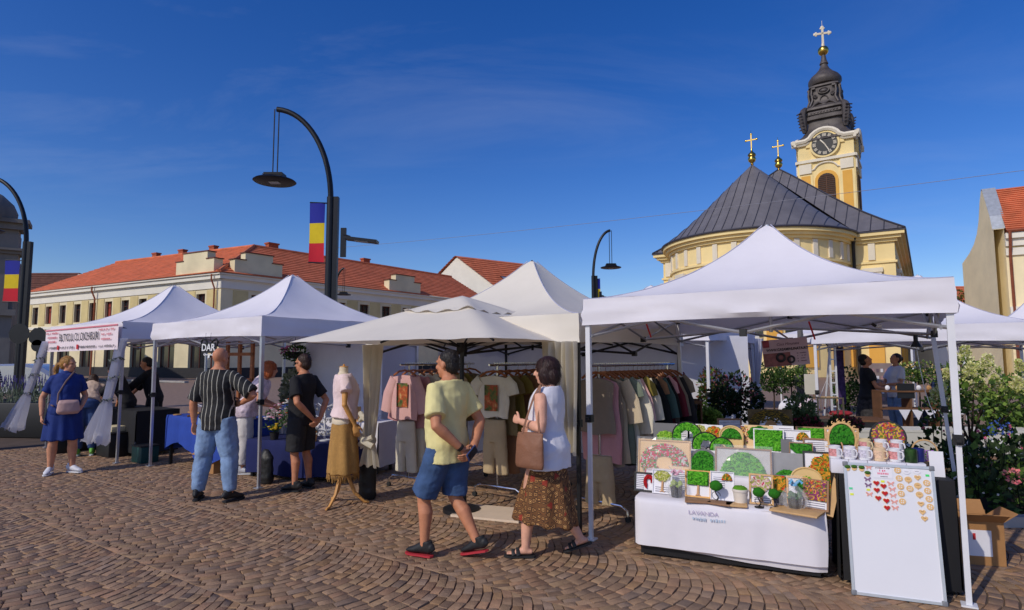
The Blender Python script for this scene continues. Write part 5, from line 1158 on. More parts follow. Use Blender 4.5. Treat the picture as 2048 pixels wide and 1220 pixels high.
person('person in blue jacket sitting in the shade behind the hydrangea', (9.45, 13.2), 200, 1.66, Js, [('jacket', 'top', M('navy_blue_jacket', S(40, 56, 96), .85, var=.1), dict(hem=.86, sleeve=1.7, add=.025)), ('trousers', 'legs', M('navy_cotton'), dict(waist=.98, len=1.9, loose=.025))], sk_mid, 'short', hm_black, vox=.014, shoes=(m_bshoe, m_bsole), root_z=-.27)
stool(9.45, 13.2, .52, 'dark stool under the seated blue jacket')
# ================================================================== clothes racks and garments
m_chrome = M('chrome_tube', (.6, .6, .62), .18, metal=1.0, var=0); m_hang = M('hanger_wood', S(150, 90, 52), .5, var=.15, vs=12)
m_rubber = M('rubber', (.02, .02, .02), .8, var=.1)
def rack(label, p0, p1, z=1.56):
    p0, p1 = Vector((p0[0], p0[1], 0)), Vector((p1[0], p1[1], 0)); d = p1-p0; l = d.length; rz = math.atan2(d.y, d.x)
    t = thing('clothes_rack', label, 'clothes rack', p0, rz, 'clothes racks')
    mb = MB(); mb.tube([(-.08, 0, z), (l+.08, 0, z)], .014, 8); mb.build('rail', m_chrome, t)
    mb = MB()
    for i in range(int(l/.035)): mb.tube([(i*.035+.02, .0, z+.006), (i*.035+.02, 0, z+.026)], .006, 5)
    tag(mb.build('rail_studs', m_chrome, t), kind='stuff')
    for x in (.08, l-.08):
        mb = MB(); mb.tube([(x, 0, z), (x, 0, .14)], .013, 8); mb.build('post', m_chrome, t)
        mb = MB(); mb.tube([(x, -.34, .05), (x, -.33, .11), (x, -.26, .15), (x, .26, .15), (x, .33, .11), (x, .34, .05)], .013, 8); fo = mb.build('foot', m_chrome, t)
        for y in (-.34, .34):
            mb = MB(); mb.tube([(x-.012, y, .03), (x+.012, y, .03)], .03, 12); mb.build('castor', m_rubber, fo)
    return t, rz
def shirt_outline(w, h, sl, slw, drop): return [(0, h), (.07, h-.005), (w*.42, h-.05), (w*.5+sl, h-.05-drop), (w*.5+sl-slw*.35, h-.05-drop-slw), (w*.5, h-.26), (w*.5+.015, 0)]
def garment(label, p, rz, kind, mat, z=1.56, w=.44, ln=.62, group='garments on the rails', print_=None, th=.035, seed=0, flare=0.0):
    """a top on a wooden hanger; local x across the garment, y = out of its front"""
    t = thing('hanging_garment', label, 'garment', (p[0], p[1], 0), rz, group); zs = z-.13; mb = MB()
    sl, drop, slw = {'tee': (.13, .14, .16), 'tunic': (.20, .40, .17), 'tank': (0, 0, 0), 'robe': (.22, .52, .2)}[kind]
    nu, nv = 14, 14
    def hw(v):
        if v < .08: return .075+(w*.46-.075)*(v/.08)**.7
        return w*.48+flare*v+.012*math.sin(v*9+seed)
    def body(sg):
        def f(u, v):
            x = (u*2-1)*hw(v); b = math.sqrt(max(0, 1-(u*2-1)**2)); y = sg*(th*b*(.5+.6*v)+.010*noise.noise(Vector((x*16+seed, v*1.6, seed)))*(.3+v))
            return Vector((x, y, zs+.045-.05*(1-abs(u*2-1))*(v < .01)-ln*v-.05*abs(u*2-1)*max(0, 1-v*6)+.012*math.sin(u*9+seed)*(v > .95)))
        return f
    mb.grid(body(-1), nu, nv); mb.grid(body(1), nu, nv)
    bo = mb.build('cloth', mat, t, smooth=60)
    if sl > 0:
        for sx in (-1, 1):
            mb = MB(); a = Vector((sx*w*.40, 0, zs-.045)); b = Vector((sx*(w*.48+sl*.55), 0, zs-.07-drop)); c = Vector((sx*(w*.48+sl*.6), .0, zs-.075-drop-.05))
            mb.tube([a, a.lerp(b, .5)+Vector((sx*.03, 0, .01)), b], [(.03, .075), (.036, slw*.5), (.03, slw*.52)], 12, ref=(0, 1, 0)); mb.build('sleeve', mat, t, smooth=60)
    if print_:
        mb = MB(); mb.grid(lambda u, v: Vector(((u-.5)*.19, -(th*.98+.012+.004*math.sin(u*6)), zs-.10-.30*v)), 6, 6); mb.build('print', print_, t)
    mb = MB(); mb.tube([(-w*.42, 0, zs-.005), (-.1, 0, zs+.045), (0, 0, zs+.06), (.1, 0, zs+.045), (w*.42, 0, zs-.005)], [(.010, .014)]*5, 6); hg = mb.build('hanger', m_hang, t)
    mb = MB(); mb.tube([(0, 0, zs+.06), (0, 0, zs+.10), (.018, 0, zs+.128), (.0, 0, zs+.146), (-.016, 0, zs+.135)], .003, 5); mb.build('hook', m_chrome, hg)
    return t
def trousers(label, p, rz, mat, ztop, zbot, w=.34, group='hanging trousers'):
    t = thing('hanging_trousers', label, 'trousers', (p[0], p[1], 0), rz, group); mb = MB(); zc = ztop-.26
    mb.tube([(0, 0, ztop), (0, 0, ztop-.1), (0, 0, zc)], [(w*.42, .05), (w*.46, .07), (w*.48, .07)], 16, ref=(1, 0, 0))
    for sx in (-1, 1): mb.tube([(sx*w*.22, 0, zc+.06), (sx*w*.26, 0, (zc+zbot)/2), (sx*w*.29, .01, zbot)], [(w*.25, .065), (w*.24, .055), (w*.25, .05)], 12, ref=(1, 0, 0))
    mesh_obj('cloth', remesh(mb, .014, 2, wrinkle(.006, 8, zbot)), mat, t)
    mb = MB(); mb.tube([(-w*.4, 0, ztop+.005), (w*.4, 0, ztop+.005)], .006, 6); mb.tube([(0, 0, ztop), (0, 0, ztop+.12)], .003, 5); mb.build('clip_hanger', m_chrome, t)
def cloth_m(nm, c): return M(nm, c, .88, var=.08, vs=6, bump=.15, bs=50, trans=.06, spec=.15)
GC = [('dusty_pink', S(206, 150, 152)), ('rose', S(196, 120, 128)), ('beige', S(206, 188, 160)), ('cream', S(226, 218, 198)), ('grey_green', S(120, 130, 116)), ('pale_pink', S(222, 176, 172)), ('olive', S(136, 122, 62)), ('sand', S(190, 168, 134)), ('black', (.015, .015, .016)), ('warm_brown', S(140, 104, 78)), ('teal_grey', S(74, 96, 92)), ('wine', S(104, 40, 50)), ('taupe', S(142, 128, 112)), ('charcoal', S(52, 50, 52)), ('khaki', S(128, 112, 80))]
GM = {n_: cloth_m(n_+'_linen', c) for n_, c in GC}
def print_mat(nm, seed):
    m = M(nm, S(120, 100, 60), .7, var=0); n = m.node_tree.nodes; l = m.node_tree.links; tcn = n.new('ShaderNodeTexCoord'); nz = n.new('ShaderNodeTexNoise'); nz.noise_dimensions = '4D'; nz.inputs['W'].default_value = seed; nz.inputs['Scale'].default_value = 13; nz.inputs['Detail'].default_value = 5; l.new(tcn.outputs['Object'], nz.inputs['Vector'])
    r = n.new('ShaderNodeValToRGB'); e = r.color_ramp.elements; e[0].position = .32; e[0].color = S(40, 44, 30)+(1,); e[1].position = .70; e[1].color = S(206, 176, 120)+(1,)
    for pos, c in ((.44, S(96, 110, 50)), (.52, S(170, 70, 40)), (.60, S(190, 110, 60))):
        q = e.new(pos); q.color = tuple(c)+(1,)
    l.new(nz.outputs['Fac'], r.inputs[0]); l.new(r.outputs[0], n['Principled BSDF'].inputs['Base Color']); return m
rackA, _ = rack('chrome clothes rack nearest the mannequin, behind the polo shirt walker', (-1.36, 7.62), (-.60, 8.72))
rackB, _ = rack('chrome clothes rack in the middle of the clothes tent', (-.22, 7.05), (.50, 8.08))
rackC, _ = rack('chrome clothes rack full of clothes right of the white tent leg', (.86, 6.32), (1.96, 7.42))
def along(p0, p1, t): return (p0[0]+(p1[0]-p0[0])*t, p0[1]+(p1[1]-p0[1])*t)
A0_, A1_ = (-1.36, 7.62), (-.60, 8.72); faceN = math.atan2(N.y, N.x)-math.pi/2
grz = math.atan2(A1_[1]-A0_[1], A1_[0]-A0_[0])-math.pi/2
def fill(p0, p1, items, names, where, t0=.02, t1=.98, fl=.03):
    rz = math.atan2(p1[1]-p0[1], p1[0]-p0[0])-math.pi/2
    for i, (c, kind, ln) in enumerate(items):
        ordn = 'first second third fourth fifth sixth seventh eighth ninth tenth eleventh twelfth thirteenth fourteenth fifteenth sixteenth seventeenth eighteenth nineteenth twentieth'.split()[i]
        garment('%s garment, %s from the front of %s' % (c.replace('_', ' '), ordn, where), along(p0, p1, t0+(t1-t0)*i/max(1, len(items)-1)), rz+rnd(-.12, .12), kind, GM[c], ln=ln, seed=i*1.7, flare=fl, w=rnd(.40, .46))
pa = print_mat('tee_print_warm', 3.0); pb = print_mat('tee_print_green', 8.0)
garment('dusty pink printed tunic facing out at the near end of the mannequin-side rack', along(A0_, A1_, 0), grz, 'tunic', GM['pale_pink'], ln=.60, print_=pa, seed=1, w=.46)
trousers('cream trousers hanging under the pink printed tunic', along(A0_, A1_, .03), grz, GM['cream'], .86, .22)
fill(along(A0_, A1_, .1), A1_, [('dusty_pink', 'robe', .72), ('cream', 'tee', .6), ('beige', 'tee', .62), ('cream', 'tunic', .66), ('sand', 'tee', .6), ('olive', 'tee', .66), ('khaki', 'tunic', .7), ('taupe', 'tee', .62)], None, 'the mannequin-side rack')
trousers('white trousers second on the mannequin-side rack', along(A0_, A1_, .16), grz, GM['cream'], .84, .2)
trousers('olive trousers deeper on the mannequin-side rack', along(A0_, A1_, .34), grz, GM['khaki'], .84, .22)
B0_, B1_ = (-.22, 7.05), (.50, 8.08)
garment('cream printed t-shirt facing out at the near end of the middle rack', along(B0_, B1_, 0), grz, 'tee', GM['cream'], ln=.52, print_=pb, seed=2, w=.45)
trousers('tan trousers hanging under the cream printed t-shirt', along(B0_, B1_, .03), grz, GM['sand'], .93, .3)
fill(along(B0_, B1_, .1), B1_, [('khaki', 'tee', .74), ('olive', 'tee', .8), ('warm_brown', 'tunic', .8), ('khaki', 'tunic', .8), ('taupe', 'tee', .7), ('charcoal', 'tee', .8), ('cream', 'tee', .6)], None, 'the middle rack')
trousers('brown trousers deeper on the middle rack', along(B0_, B1_, .22), grz, GM['warm_brown'], .86, .28)
C0_, C1_ = (.86, 6.32), (1.96, 7.42)
fill(C0_, C1_, [('taupe', 'tank', .62), ('dusty_pink', 'tank', .92), ('taupe', 'tank', .95), ('beige', 'tunic', .95), ('grey_green', 'tee', .95), ('cream', 'robe', .78), ('pale_pink', 'tunic', .6), ('olive', 'tee', .55), ('cream', 'tunic', .92), ('black', 'robe', 1.05), ('warm_brown', 'tee', .6), ('teal_grey', 'tunic', .7), ('black', 'tunic', 1.0), ('dusty_pink', 'tee', .6), ('wine', 'tunic', .85), ('taupe', 'tunic', .6), ('charcoal', 'robe', .7), ('taupe', 'tee', .62)], None, 'the right-hand rack')
trousers('tan trousers hanging low at the near end of the right-hand rack', along(C0_, C1_, .05), grz, GM['sand'], .62, .12)
# ------------------------------------------------------------------ mannequin
mn = thing('mannequin', 'headless wooden-armed mannequin in pink top and ochre raw-hem skirt', 'mannequin', (-1.92, 6.92, 0), R(-70))
m_mw = M('pale_jointed_wood', S(206, 150, 84), .5, var=.12, vs=8); m_mb = M('linen_bust', S(214, 200, 176), .85, var=.05)
mb = MB(); torso_tube(mb, TORSO_F, lambda p: Vector(p), .9, 1.47); mb.tube([(0, -.018, 1.44), (0, -.018, 1.50), (0, -.016, 1.545)], [.058, .05, .052], 14); mesh_obj('bust', remesh(mb, .011, 2), m_mb, mn)
mb = MB(); mb.lathe([(.052, 1.545), (.05, 1.552), (.012, 1.556), (.012, 1.575), (.003, 1.58)], 14, c=(0, -.016, 0)); mb.build('neck_cap', m_mw, mn)
for sx, el, wr, hd in ((1, (.24, -.02, 1.13), (.20, .10, .90), (-.05, .25, -1)), (-1, (-.26, .02, 1.12), (-.24, .12, .88), (.05, .3, -1))):
    sh = Vector((sx*.175, -.01, 1.39)); el = Vector(el); wr = Vector(wr); mb = MB(); mb.ball(sh, .042, 12, 8); mb.tube([sh, sh.lerp(el, .5), el], [.036, .034, .028], 10); mb.ball(el, .031, 10, 8); mb.tube([el, el.lerp(wr, .4), wr], [.028, .028, .020], 10); mb.ball(wr, .022, 10, 8); hand_mesh(mb, wr, hd, (-sx, 0, 0), (0, 1, 0), .3, .95); mesh_obj('arm', remesh(mb, .006, 1), m_mw, mn)
mb = MB(); torso_tube(mb, TORSO_F, lambda p: Vector(p), .97, 1.465, add=.028, flare=.03)
for sx in (-1, 1): mb.tube([(sx*.06, -.015, 1.42), (sx*.16, -.012, 1.40), (sx*.235, 0, 1.27)], [.055, .066, .075], 12)
tp = mesh_obj('pink_top', remesh(mb, .011, 2, wrinkle(.008, 8)), cloth_m('pale_pink_cotton', S(236, 212, 212)), mn)
mb = MB(); mb.grid(lambda u, v: Vector(((u-.5)*.16-.03, .158-.02*(u-.5)**2*8, 1.34-.14*v)), 6, 4); mb.build('floral_print', M('mauve_print', S(176, 110, 150), .8, var=.5, vs=16), tp)
mb = MB(); n_ = 40; zz = [1.10-i*.083 for i in range(10)]
mb.tube([(0, 0, z) for z in zz], [(.152+.007*i+.006*math.sin(i), .120+.006*i) for i in range(10)], 40, ref=(1, 0, 0))
sk_ = mesh_obj('skirt', remesh(mb, .011, 2, lambda p: (.010*math.sin(math.atan2(p.y, p.x)*8+p.z*3))*min(1, (1.08-p.z)*2)), M('ochre_linen', S(172, 130, 72), .9, var=.12, vs=20, bump=.4, bs=90), mn)
mb = MB()
for i in range(150):
    a = 2*math.pi*i/150; r_ = rnd(.96, 1.04); b = Vector((.21*r_*math.cos(a), .17*r_*math.sin(a), .355)); mb.tube([b, b+Vector((rnd(-.01, .01), rnd(-.01, .01), rnd(-.09, -.03)))], [.004, .002], 3)
tag(mb.build('fringe', M('ochre_linen'), sk_, smooth=0), kind='stuff')
for a in (R(200), R(320), R(80)):
    mb = MB(); d_ = Vector((math.cos(a), math.sin(a), 0)); mb.tube([d_*.03+Vector((0, 0, .42)), d_*.06+Vector((0, 0, .3)), d_*.13+Vector((0, 0, .13)), d_*.24+Vector((0, 0, .022)), d_*.29+Vector((0, 0, .014))], [(.022, .022), (.022, .022), (.026, .020), (.026, .016), (.02, .010)], 8); mb.build('leg', m_mw, mn)
mb = MB(); mb.tube([(0, 0, .36), (0, 0, .95)], .02, 8); mb.build('post', m_mw, mn)
# beige panel lying on the paving, black weight bag
pl = gp(985, 1028); mb = MB(); mb.box((0, 0, .012), (.75, .5, .022)); tag(mb.build('floor_board', M('pale_board', S(222, 200, 176), .7, var=.06), loc=(pl.x, pl.y, 0), rz=R(-20), smooth=0), 'pale beige board lying on the cobbles under the parasol', 'board')
mb = MB(); mb.tube([(0, 0, .0), (0, 0, .05), (0, 0, .45), (0, 0, .6)], [(.09, .06), (.11, .08), (.10, .07), (.04, .03)], 12); tag(mesh_obj('weight_bag', remesh(mb, .016, 1, wrinkle(.012, 8)), m_plas, None, loc=(-1.70, 7.18, 0)), 'black weight bag strapped to the tent leg beside the mannequin', 'bag')
# ================================================================== tables
def cloth_table(name, label, p0, p1, depth, ztop, zhem, mat, wave=.012, group=None, drape=None):
    p0, p1 = Vector((p0[0], p0[1], 0)), Vector((p1[0], p1[1], 0)); d = p1-p0; l = d.length; rz = math.atan2(d.y, d.x); t = thing(name, label, 'table', p0, rz, group); mb = MB()
    def f(u, v):
        # v 0..1 runs round: front hem -> front top edge -> back edge
        if v < .5: q = v/.5; y = -.012-wave*(1-q)*(math.sin(u*l*14)+.5*math.sin(u*l*31)); z = zhem+(ztop-zhem)*q+(.02*math.sin(u*9) if q < .01 else 0)+(drape(u)*(1-q) if drape else 0)
        else: q = (v-.5)/.5; y = depth*q; z = ztop+.002*math.sin(u*20)
        return Vector((u*l, y, z))
    mb.grid(f, 40, 20)
    for sx, x in ((-1, 0), (1, l)): mb.grid(lambda u, v, sx=sx, x=x: Vector((x+sx*(.004+wave*(1-v)*(1+math.sin(u*11))), depth*u, zhem+(ztop-zhem)*v)), 10, 8)
    mb.grid(lambda u, v: Vector((u*l, depth+.004, zhem+(ztop-zhem)*v)), 10, 4)
    mb.build('tablecloth', mat, t, smooth=55)
    mb = MB(); mb.box((l/2, depth/2, ztop-.02), (l-.02, depth-.02, .03)); mb.build('table_top', M('table_wood', S(150, 120, 90), .7), t, smooth=0)
    for x in (.06, l-.06):
        for y in (.06, depth-.06): mb = MB(); mb.box((x, y, (ztop-.04)/2), (.04, .04, ztop-.04)); mb.build('leg', m_black, t, smooth=0)
    return t, (lambda x, y, z=0: (p0+d.normalized()*x+Vector((-d.y, d.x, 0)).normalized()*y+Vector((0, 0, ztop+z))))
m_blue = M('blue_tablecloth', S(38, 70, 160), .8, var=.1, vs=5, bump=.1, bs=40); m_navy = M('navy_tablecloth', S(24, 32, 84), .85, var=.1); m_blk = M('black_tablecloth', (.012, .012, .014), .8, var=.1)
m_wht = M('white_tablecloth', S(226, 222, 228), .8, var=.03, vs=4, bump=.08, bs=8)
_, TA = cloth_table('display_table', 'long blue-clothed table of wooden crafts under the white tent', (-5.45, 9.55), (-3.95, 8.5), .75, .76, .22, m_blue, .02, drape=lambda u: .12*math.sin(u*7))
_, TB = cloth_table('display_table', 'low blue-clothed table of flowers beside the man in black', (-3.72, 8.52), (-2.25, 7.98), .6, .52, .06, m_navy, .015)
_, TB2 = cloth_table('display_table', 'white-clothed table behind the low flower table', (-3.3, 9.1), (-1.9, 8.6), .5, .72, .1, m_wht, .012)
_, TD = cloth_table('display_table', 'black-clothed table of jewellery under the leftmost tent', (-8.3, 11.55), (-6.3, 10.15), .7, .76, .05, m_blk, .012)
# crafts and trinkets on the left tables
m_woodc = M('craft_wood', S(186, 140, 90), .7, var=.2, vs=9); m_woodd = M('dark_craft_wood', S(108, 74, 48), .7, var=.2, vs=9)
def tree_stand(loc, label):
    t = thing('jewellery_stand', label, 'jewellery stand', loc); mb = MB(); mb.lathe([(.09, 0), (.09, .015), (.015, .03), (.012, .62), (.004, .64)], 10); mb.build('post', m_wshoe, t)
    for z, r_ in ((.14, .22), (.30, .19), (.46, .15)):
        mb = MB()
        for i in range(8):
            a = i*math.pi/4+z*9; mb.tube([(0, 0, z), (.5*r_*math.cos(a), .5*r_*math.sin(a), z+.008), (r_*math.cos(a), r_*math.sin(a), z+.045)], [.008, .006, .004], 5)
        br = mb.build('branch_ring', m_wshoe, t); mb = MB()
        for i in range(18):
            a = rnd(0, 6.3); q = rnd(.5, 1)*r_; c = Vector((q*math.cos(a), q*math.sin(a), z-.02)); mb.tube([c+Vector((0, 0, .04)), c], .0015, 3); mb.ball(c-Vector((0, 0, .012)), (.012, .006, .016), 6, 4)
        tag(mb.build('earrings', M('trinkets', (.3, .3, .3), .3, var=.9, vs=60), br), kind='stuff')
tree_stand(TA(.72, .25), 'white tiered tree stand of earrings on the blue craft table')
tree_stand(TB(1.15, .2), 'white wire stand of beads behind the man in black')
def card_rack(loc, rz, label, w=.36, h=.42):
    t = thing('earring_board', label, 'display board', loc, rz); t.rotation_euler = (R(-14), 0, rz); mb = MB(); mb.box((0, 0, h/2), (w, .012, h)); mb.build('board', M('grey_felt', S(140, 130, 134), .9, var=.1), t, smooth=0)
    for r_ in range(5):
        for c in range(6):
            mb = MB(); mb.box(((c-2.5)*w/6.4, -.009, h-.06-r_*h/5.6), (.036, .004, .05)); mb.build('card', M('card_%d' % ((r_+c) % 3), (S(206, 196, 196), S(120, 100, 110), S(180, 140, 140))[(r_+c) % 3], .7, var=.2, vs=80), t, smooth=0)
card_rack(TA(.38, .45), TH, 'grey board of small earring cards on the blue craft table')
for i in range(15):
    k = i % 3; mb = MB(); sc = rnd(.8, 1.3)
    if k == 0: mb.lathe([(.06*sc, 0), (.062*sc, .012), (.05*sc, .014)], 12)
    elif k == 1: mb.box((0, 0, .012*sc), (.13*sc, .07*sc, .024*sc), bev=.006)
    else: mb.tube([(-.05*sc, 0, .02), (0, .01, .035*sc), (.05*sc, 0, .02)], [.012, .02*sc, .012], 7)
    p = TA(.2+.115*i % 1.6, .06+.09*((i*7) % 4)); kind = ('round wood slice', 'small wooden block', 'carved wooden twig')[k]
    tag(mb.build('wood_craft', (m_woodc, m_woodd, m_woodc)[k], loc=p+Vector((0, 0, .002)), rz=rnd(0, 6)), '%s lying among the crafts on the blue table' % kind, 'craft', 'wood crafts on the blue table, '+kind)
fr_ = thing('lattice_screen', 'tall brown wooden lattice frame behind the blue craft table', 'lattice screen', TA(.95, .62)-Vector((0, 0, .75)), TH)
for x in (-.35, 0, .35): mb = MB(); mb.box((x, 0, .95), (.06, .04, 1.9)); mb.build('upright', m_hang, fr_, smooth=0)
for z in (.9, 1.3, 1.7): mb = MB(); mb.box((0, -.005, z), (.76, .03, .05)); mb.build('rail', m_hang, fr_, smooth=0)
def bouquet(loc, label, cols, r_=.14, n=26, h=.2, pot=None, cat='flowers', group=None):
    t = thing('flower_arrangement', label, cat, loc, 0, group); z0 = 0
    if pot is not None: mb = MB(); mb.lathe([(.05, 0), (.065, .1), (.07, .1), (.055, .09)], 14); mb.build('pot', pot, t); z0 = .09
    mb = MB()
    for i in range(n*3):
        a, b = rnd(0, 6.3), rnd(0, 1)**.5; c = Vector((r_*b*math.cos(a), r_*b*math.sin(a), z0+h*rnd(.3, .9))); d_ = Vector((rnd(-1, 1), rnd(-1, 1), rnd(-.2, 1))).normalized()*.045; e_ = d_.cross(Vector((rnd(-1, 1), rnd(-1, 1), rnd(-1, 1)))).normalized()*.012; mb.add([c-d_*.3, c+e_, c+d_, c-e_], [(0, 1, 2, 3)])
    for i in range(8): a = i*.8; mb.tube([(0, 0, z0), (r_*.5*math.cos(a), r_*.5*math.sin(a), z0+h*.7)], .003, 3)
    tag(mb.build('leaves', M('leaf_green', S(64, 92, 44), .7, var=.3, vs=20, trans=.15), t, smooth=0), kind='stuff')
    for ci, c in enumerate(cols):
        mb = MB()
        for i in range(n//len(cols)):
            a, b = rnd(0, 6.3), rnd(0, 1)**.5; p = Vector((r_*b*math.cos(a), r_*b*math.sin(a), z0+h*(.65+.45*(1-b*b))+rnd(-.02, .02))); q = rnd(.014, .024)
            for s_ in range(5): an = s_*1.257; mb.ball(p+Vector((q*.6*math.cos(an), q*.6*math.sin(an), 0)), (q*.6, q*.6, q*.4), 6, 4)
        tag(mb.build('blossoms', M('petal_%02x%02x%02x' % c, S(*c), .7, var=.15, vs=30, trans=.2), t), kind='stuff')
    return t
bouquet(TB(.25, .3), 'tall pink and white dried bouquet beside the ginger haired person', [(226, 160, 186), (230, 220, 222)], .17, 40, .42)
bouquet(TB(.55, .2, 0), 'orange and blue flower wreath stand on the low table', [(214, 96, 50), (70, 100, 180), (220, 216, 210)], .16, 42, .50)
bouquet(TB(.42, .06), 'yellow flower pot at the front of the low blue table', [(226, 190, 40)], .08, 16, .10, m_plas)
bouquet(TB(1.05, .08), 'little orange flower box on the low blue table', [(226, 140, 50)], .06, 14, .07, m_woodc)
bouquet(TB(.75, .35), 'green herb pot behind the yellow flowers', [(150, 170, 110)], .10, 10, .16, m_plas)
cs = TB(.85, .10); dt = thing('cake_stand', 'black pedestal stand on the low blue table', 'stand', cs); mb = MB(); mb.lathe([(.09, 0), (.09, .01), (.014, .02), (.014, .22), (.10, .24), (.10, .30), (.02, .305)], 16); mb.build('pedestal', m_plas, dt)
mb = MB(); mb.box((0, 0, .11), (.15, .015, .22)); sg3 = tag(mb.build('wooden_plaque', m_woodc, loc=TB2(1.05, .1), rz=R(-25), smooth=0), 'small wooden plaque standing on the white-clothed table', 'plaque')
bx_ = thing('storage_crate', 'black plastic storage crate with an orange label under the leftmost tent', 'crate', gp(200, 912), TH)
mb = MB(); mb.box((0, .2, .19), (.5, .36, .38), bev=.02); mb.build('tub', m_plas, bx_); mb = MB(); mb.box((0, .2, .395), (.53, .39, .03), bev=.01); mb.build('lid', m_plas, bx_); mb = MB(); mb.box((-.14, .017, .33), (.12, .004, .05)); mb.build('label', M('orange_label', S(220, 130, 50), .6), bx_)
mb = MB(); mb.box((0, 0, .045), (.34, .24, .09), bev=.012); tag(mb.build('carton', M('cream_carton', S(214, 200, 160), .8, var=.08), loc=bx_.location+N*.2+Vector((0, 0, .412)), rz=TH), 'shallow cream carton on the black storage crate', 'carton')
for i, (px, py, s_) in enumerate(((95, 905, .8), (128, 900, 1.0), (262, 925, .8))):
    q = thing('storage_crate', ('small wooden edged black crate under the slanting tulle', 'large black crate behind the blue dress', 'dark green tub behind the tied tulle drape')[i], 'crate', gp(px, py), TH); mb = MB(); mb.box((0, .2, .16*s_), (.42*s_, .34*s_, .32*s_), bev=.015); mb.build('tub', (m_plas, m_plas, M('dark_green_plastic', S(24, 70, 66), .5))[i], q); mb = MB(); mb.box((0, .2, .325*s_), (.45*s_, .37*s_, .02), bev=.006); mb.build('lid', m_plas, q)
bq = thing('carton', 'open brown carton under the blue craft table', 'carton', gp(385, 945), TH); mb = MB(); mb.box((.1, .28, .14), (.42, .3, .28)); mb.build('box_body', M('cardboard', S(170, 124, 78), .85, var=.1), bq, smooth=0); mb = MB(); mb.box((.1, .1, .29), (.42, .16, .006), rot=Matrix.Rotation(R(25), 3, 'X')); mb.build('flap', M('cardboard'), bq, smooth=0)
bq = thing('weight_bag', 'black weight bag at the foot of the white tent near leg', 'bag', gp(530, 965), TH); mb = MB(); mb.tube([(0, 0, 0), (0, 0, .06), (0, 0, .34), (0, 0, .44)], [(.12, .07), (.14, .09), (.12, .08), (.05, .03)], 12); mesh_obj('bag_body', remesh(mb, .016, 1, wrinkle(.012, 8)), m_plas, bq)
# ================================================================== moss picture stall: a stepped table under a white cloth
F0 = Vector((1.02, 5.14, 0)); FA = R(-25.2); ex = Vector((math.cos(FA), math.sin(FA), 0)); ey = Vector((-ex.y, ex.x, 0)); FL = 1.42
st = thing('stall_table', 'stepped display table under a white cloth holding the moss pictures', 'table', F0, FA)
prof = [(0.03, .085), (-.005, .10), (0, .44), (.012, .465), (.03, .475), (.42, .475), (.435, .49), (.44, .60), (.46, .62), (.78, .62), (.795, .635), (.80, .76), (.82, .78), (1.2, .78), (1.22, .76), (1.22, .1)]
mb = MB()
def clf(u, v):
    i = min(len(prof)-2, int(v*(len(prof)-1))); t = v*(len(prof)-1)-i; y = prof[i][0]+(prof[i+1][0]-prof[i][0])*t; z = prof[i][1]+(prof[i+1][1]-prof[i][1])*t
    fr = v < 3/(len(prof)-1); x = u*FL
    k = max(0, 1-(1-u)/.06) if u > .94 else (max(0, 1-u/.03) if u < .03 else 0)     # rounded ends
    w_ = .02*noise.noise(Vector((x*3.2, z*2, 1)))+.006*noise.noise(Vector((x*8, z*1.2, 4)))
    return Vector((x+(.02*math.sin(z*5) if u > .99 else 0), y+(w_ if fr else 0)+k*k*.035*(1 if y < .5 else 0), z+(.012*math.sin(u*5+1) if v < .01 else 0)-(.03*u if v < .01 else 0)))
mb.grid(clf, 48, 60)
for x, sg in ((0, -1), (FL, 1)):
    pts = [(y, z) for y, z in prof]; zs = [.10, .25, .44]
    mb.grid(lambda u, v: Vector((x+sg*.02*(1-v)*(.5+.5*math.sin(u*9)), .035+1.18*u, .08+(((.475 if u < .355 else .62 if u < .66 else .78)-.085))*v)), 24, 8)
mb.build('tablecloth', m_wht, st, smooth=45)
mb = MB(); mb.box((FL/2, .6, .22), (FL-.08, 1.1, .40)); mb.build('table_frame', m_black, st, smooth=0)
writing('LAVANDA', .046, M('lilac_ink', S(186, 174, 202), .7, var=0), st, (.56, -.014, .405), (R(90), 0, 0), xs=1.1); fine_print(st, .60, -.016, .36, .26, .028, M('pale_blue_ink', S(186, 202, 220), .7, var=0))
def stall(px, ly, py=900):
    d = ray(px, py); r_ = d.x/d.y; b = F0+ey*ly; lx = (r_*b.y-b.x)/(ex.x-r_*ex.y); p = b+ex*lx; return p, lx
def zat(px, py, Y): d = ray(px, py); return CAMH+d.z/d.y*Y
def tier(ly): return .477 if ly < .43 else .622 if ly < .79 else .782
MOSS = {'green': [S(40, 116, 16), S(72, 160, 26), S(104, 186, 46)], 'dark': [S(24, 92, 16), S(46, 132, 26), S(66, 150, 36)], 'light': [S(96, 156, 32), S(130, 186, 48), S(164, 204, 80)], 'wreath': [S(120, 156, 84), S(226, 110, 70), S(206, 206, 196), S(220, 60, 96), S(90, 140, 60)], 'red': [S(190, 24, 30), S(160, 14, 24)], 'autumn': [S(214, 110, 34), S(200, 44, 34), S(226, 160, 50), S(90, 130, 40)], 'yellow': [S(190, 190, 90), S(220, 214, 160), S(150, 160, 60)], 'mixed': [S(220, 110, 60), S(200, 50, 60), S(226, 180, 70), S(150, 60, 110), S(110, 130, 50)], 'pinkcream': [S(230, 222, 190), S(210, 70, 110), S(180, 180, 100), S(236, 190, 200)]}
m_moss = M('moss', (.1, .3, .05), .9, var=.25, vs=60, attr='Col', bump=.6, bs=220)
